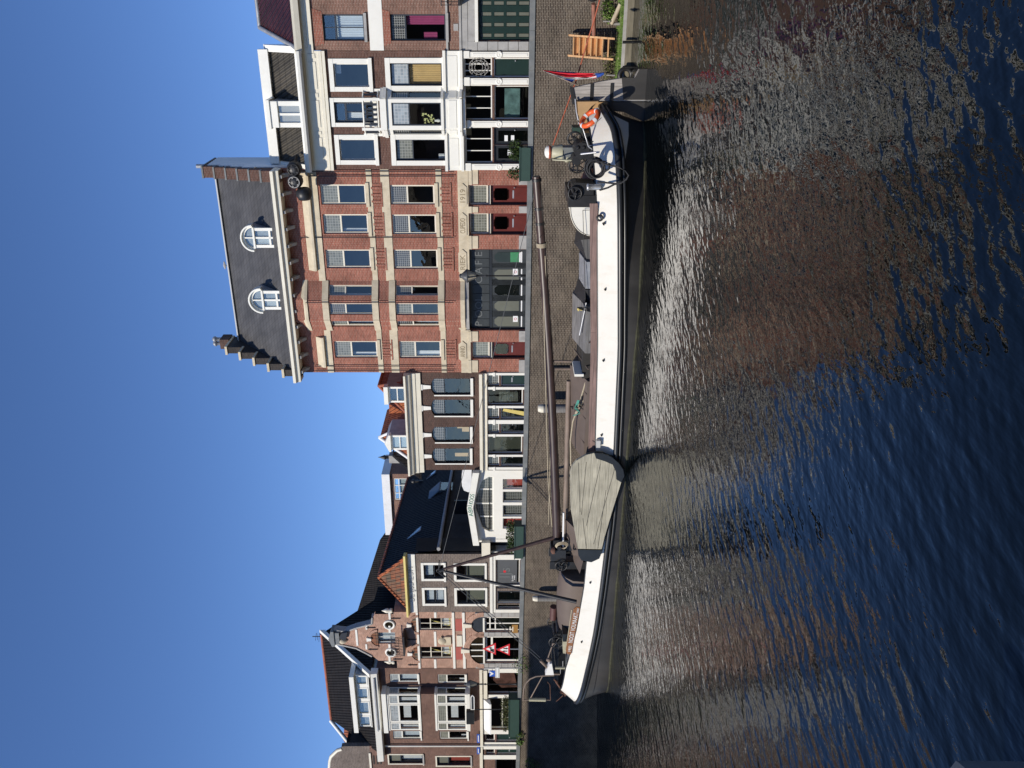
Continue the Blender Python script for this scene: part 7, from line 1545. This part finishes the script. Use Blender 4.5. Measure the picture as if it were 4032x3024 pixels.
# black deck winch with two spoked wheels
p = SPx(R7, 620, 120, -1.0); T.part('deck_winch', MB().prism([(q.x,q.z) for q in (SPx(R7,525,60,-1), SPx(R7,525,190,-1), SPx(R7,560,200,-1), SPx(R7,700,185,-1), SPx(R7,700,50,-1), SPx(R7,560,40,-1))], -1.0, -.3), 'iron')
for (x, y_, yl) in ((548,130,-1.08),(545,60,-.2)): q = SPx(R7, x, y_, yl); T.part('winch_wheel', MB().wheel(tuple(q), .23, .03, (0,1,0), 5, .06, .7), 'iron')
q = SPx(R7, 695, 75, -1.95); T.part('bollard', MB().lathe((q.x,-1.95,q.z-.25), [(.11,0),(.1,.2),(.1,.38),(.12,.4),(.12,.45),(.07,.47)], 14), 'steel')
q = SPx(R7, 752, 332, -2.2); T.part('fairlead', MB().torus((q.x,-2.14,q.z), .09, .04, (0,1,0), 14, 6), 'iron', bul)
m = MB()
for k in range(5): z0_ = SPx(R7,612,1075,-1.5); m.tube([(z0_.x-.1+.05*k,-1.5,z0_.z-.3),(z0_.x+.02*k,-1.5,z0_.z+.1+.03*k)], .012, 4)
T.part('antenna', m, 'iron'); lt = T.part('brass_lamp', MB().lathe(tuple(SPx(R7,592,1072,-1.4)), [(.03,-.1),(.07,-.05),(.05,.05),(.09,.08),(.02,.12)], 10), 'gold')
b0_ = SPx(R8, 690, 690, -2.0); T.part('cleat', MB().tube([b0_, b0_+Vector((-.15,0,-.2))], .04, 6), 'iron'); T.part('grey_locker', MB().box(SPx(R8,740,750,-2.25).x, SPx(R8,740,695,-2.25).x, -2.28, -2.12, SPx(R8,755,720,-2.25).z, SPx(R8,722,720,-2.25).z), 'grey_panel')
# separate things on and around the barge
def T2(name, label, cat, pts, **kw): return Thing(name, label, cat, SF, tuple(pts), **kw)
c_ = SPx(RC, 822, 612, -1.35); n_ = Vector((.74,-.28,.62)); t = T2('lifebuoy', 'orange lifebuoy with pale bands hanging on the white stern', 'lifebuoy', c_)
t.part('ring', MB().torus(tuple(c_), .33, .085, n_, 36, 12), 'buoy')
for k in range(4): t.part('band', MB().torus(tuple(c_), .33, .092, n_, 4, 12, R(20+90*k), R(36+90*k)), 'sign_white')
t.part('grab_line', MB().tube([tuple(SPx(RC,*q,-1.5)) for q in ((800,715),(850,730),(900,700),(950,640),(990,600))], .012, 4), 'rope')
# flag
fp = T2('flag', 'red white and blue flag hanging from a slanting staff at the stern', 'flag', SPx(R6,600,710,0))
fp.part('flagstaff', MB().tube([SPx(R6,285,573,0), SPx(R6,600,710,0)], .025, 7), 'spar')
def cloth(rows, mat, nm):
    m = MB(); v = []
    for i, (a, b) in enumerate(rows):
        for k in range(7):
            t_ = k/6; x = a[0]+(b[0]-a[0])*t_; y_ = a[1]+(b[1]-a[1])*t_; v.append(tuple(SPx(R6, x, y_, -.05+.07*math.sin(i*1.3+k*1.6))))
    n = len(rows); m.add(v, [(i*7+k, i*7+k+1, (i+1)*7+k+1, (i+1)*7+k) for i in range(n-1) for k in range(6)], True); return fp.part(nm, m, mat)
cloth([((290,573),(300,580)),((390,580),(405,612)),((470,588),(490,632)),((560,595),(590,638)),((640,598),(660,640)),((710,600),(722,640))], 'flag_red', 'red_stripe')
cloth([((292,580),(300,586)),((400,612),(400,628)),((460,630),(455,645)),((560,632),(520,650)),((650,636),(640,643)),((712,600),(730,640))], 'flag_white', 'white_stripe')
cloth([((453,640),(455,645)),((500,640),(500,662)),((545,645),(525,672))], 'flag_blue', 'blue_stripe'); cloth([((713,600),(725,636)),((745,597),(752,628)),((783,590),(785,608))], 'flag_blue', 'blue_corner'); cloth([((400,580),(402,586)),((450,585),(455,592)),((540,590),(545,597)),((560,592),(562,596))], 'flag_blue', 'blue_fold')
# ropes
q = T2('mooring_rope', 'orange rope running from the steering post to the black barge', 'rope', SPx(R6,365,1185,0)); pts = [SPx(R6,368,1185,0), SPx(R6,470,900,.2), SPx(R6,560,650,.4), SPx(R6,640,370,.3), SPx(R6,700,180,-.1), SPx(R6,752,-10,-.6)]; q.part('rope', MB().tube(pts, .024, 7), 'orange_rope')
q = T2('rope_coil', 'coil of thick black rope hung over the white rail near the stern', 'rope', SPx(RC,900,1340,-2.1)); m = MB()
for k in range(11):
    cc = SPx(RC, 900+random.uniform(-25,35), 1340+random.uniform(-25,25), -2.14-.03*(k%4)); m.torus(tuple(cc), random.uniform(.24,.34), .024, (random.uniform(-.15,.15),1,random.uniform(-.3,.3)), 24, 6)
q.part('coil', m, 'black_rope')
for nm, pl, lab in (('mooring_line', ((920,1240),(1040,1240),(1110,1270),(1100,1340),(1020,1400)), 'upper black rope loop over the white side'), ('mooring_line', ((1010,1265),(1100,1290),(1230,1320),(1340,1370),(1385,1440),(1350,1500),(1280,1545),(1200,1560),(1050,1545),(930,1535)), 'big black rope loop hanging down to the black hull'), ('mooring_line', ((1280,1550),(1180,1570),(1080,1620),(960,1655)), 'black rope end running forward along the hull')):
    m = MB().tube([tuple(SPx(RC, *p_, -2.27-.0003*max(0, p_[0]-1100))) for p_ in pl], .032, 7); one(nm, lab, 'rope', m, 'black_rope', SF, tuple(SPx(RC, *pl[0], -2.27)), 'black mooring lines on the barge side')
# short ladder behind the wheel
q = T2('short_ladder', 'short weathered ladder standing on the aft deck against the quay', 'ladder', SPx(RC,770,1360,1.6))
q.part('rail', MB().tube([SPx(RC,525,1355,1.6), SPx(RC,770,1380,1.6)], .03, 5), 'spar'); q.part('rail', MB().tube([SPx(RC,560,1240,1.6), SPx(RC,760,1250,1.6)], .03, 5), 'spar')
for x in (580, 648, 715): q.part('rung', MB().tube([SPx(RC,x,1245,1.6), SPx(RC,x,1360,1.6)], .025, 5), 'spar')
# ------------------------------------------------------------------ second barge, only its black bow enters at the right
T = Thing('black_barge', 'black hull of a second barge cut off by the right edge', 'barge', SF, (15.5, .3, 0))
S0 = SPx(RG, 450, 140, -.3)
m = MB(); v = []; n_ = 16; sec = []
for i in range(n_+1):
    t_ = i/n_; b = 2.2*max(0, 1-(1-t_)**2.2)**.5 if t_ < 1 else 2.2; xw = 13.35+t_*5; 
    v += [(xw+.55, -b*.8+.5, -.5), (xw+.25, -b*.95+.5, .05), (xw+.02, -b+.5, 1.0), (xw, -b+.5, 1.55-.02*i), (xw+.02, -b*.96+.5, 2.15-.03*i)]
for i in range(1): v += [(30, -1.7, -.5),(30, -1.7, .05),(30, -1.7, .9),(30, -1.7, 1.1),(30, -1.65, 1.6)]
k_ = n_+2; m.add(v, [(i*5+j, i*5+j+1, (i+1)*5+j+1, (i+1)*5+j) for i in range(k_-1) for j in range(4)], True)
v2 = [(x, 1.0-y, z) for x, y, z in v]; m.add(v2, [(i*5+j, (i+1)*5+j, (i+1)*5+j+1, i*5+j+1) for i in range(k_-1) for j in range(4)], True)
m.add([v[i*5+4] for i in range(k_)]+[v2[i*5+4] for i in range(k_)], [(i, i+1, k_+i+1, k_+i) for i in range(k_-1)])
T.part('hull', m, 'hull_black'); T.part('rubbing_strake', MB().tube([(v[i*5+2][0], v[i*5+2][1]-.03, v[i*5+2][2]) for i in range(k_)], .08, 6), 'iron')
T.part('anchor_pocket', MB().lathe((13.35,.1,1.95), [(.05,-.3),(.28,-.2),(.34,0),(.3,.2),(.12,.32)], 10, 'x'), 'iron')
A, B = SPx(RG, 575, 565, 1.5), SPx(RG, 570, 60, .8); T.part('bowsprit', MB().tube([A, B], .075, 8), 'copper')
# ------------------------------------------------------------------ out of view: an added block that shades the left end of the wall, and plain houses behind the camera
def off_view_house(x, y, wd, dp, hh, ang, lab, mat):
    fr = Frame(x, y, math.tan(-ang)); t = Thing('unseen_house', lab, 'house', fr, (0,0,0)); t.part('wall', MB().box(0, wd, 0, dp, -1, hh-2), mat)
    t.part('roof', MB().prismx([(-.2,hh-2),(dp/2,hh),(dp+.2,hh-2)], -.1, wd+.1), 'tile_black')

off_view_house(-24.85-.43*3.5-27.1, 37.75-.903*3.5+12.9, 30, 3.5, 16.3, -math.atan(.475), 'added off-view house-shaped block shading the left end of the quay wall', 'brown_brick')
for i, (x, wd, hh) in enumerate(((-60,14,17),(-45.9,12.8,18.5),(-33,11.9,17),(-21,13.9,19),(-7,9.9,16.5),(3,12.9,18),(16,14.9,17),(31,16.9,19),(48,14,17))):
    off_view_house(x, -30, wd, 8, hh, 0, ['wide low house','house with high roof','narrow house','broad tall house','small house','middle house','house to the right','large house','last house'][i]+' on the near bank behind the viewer', ['dark_brick','brown_brick','warm_brick'][i%3])
struct('near_bank', MB().box(-120, 120, -60, -9, -1, 2.6), 'paving')
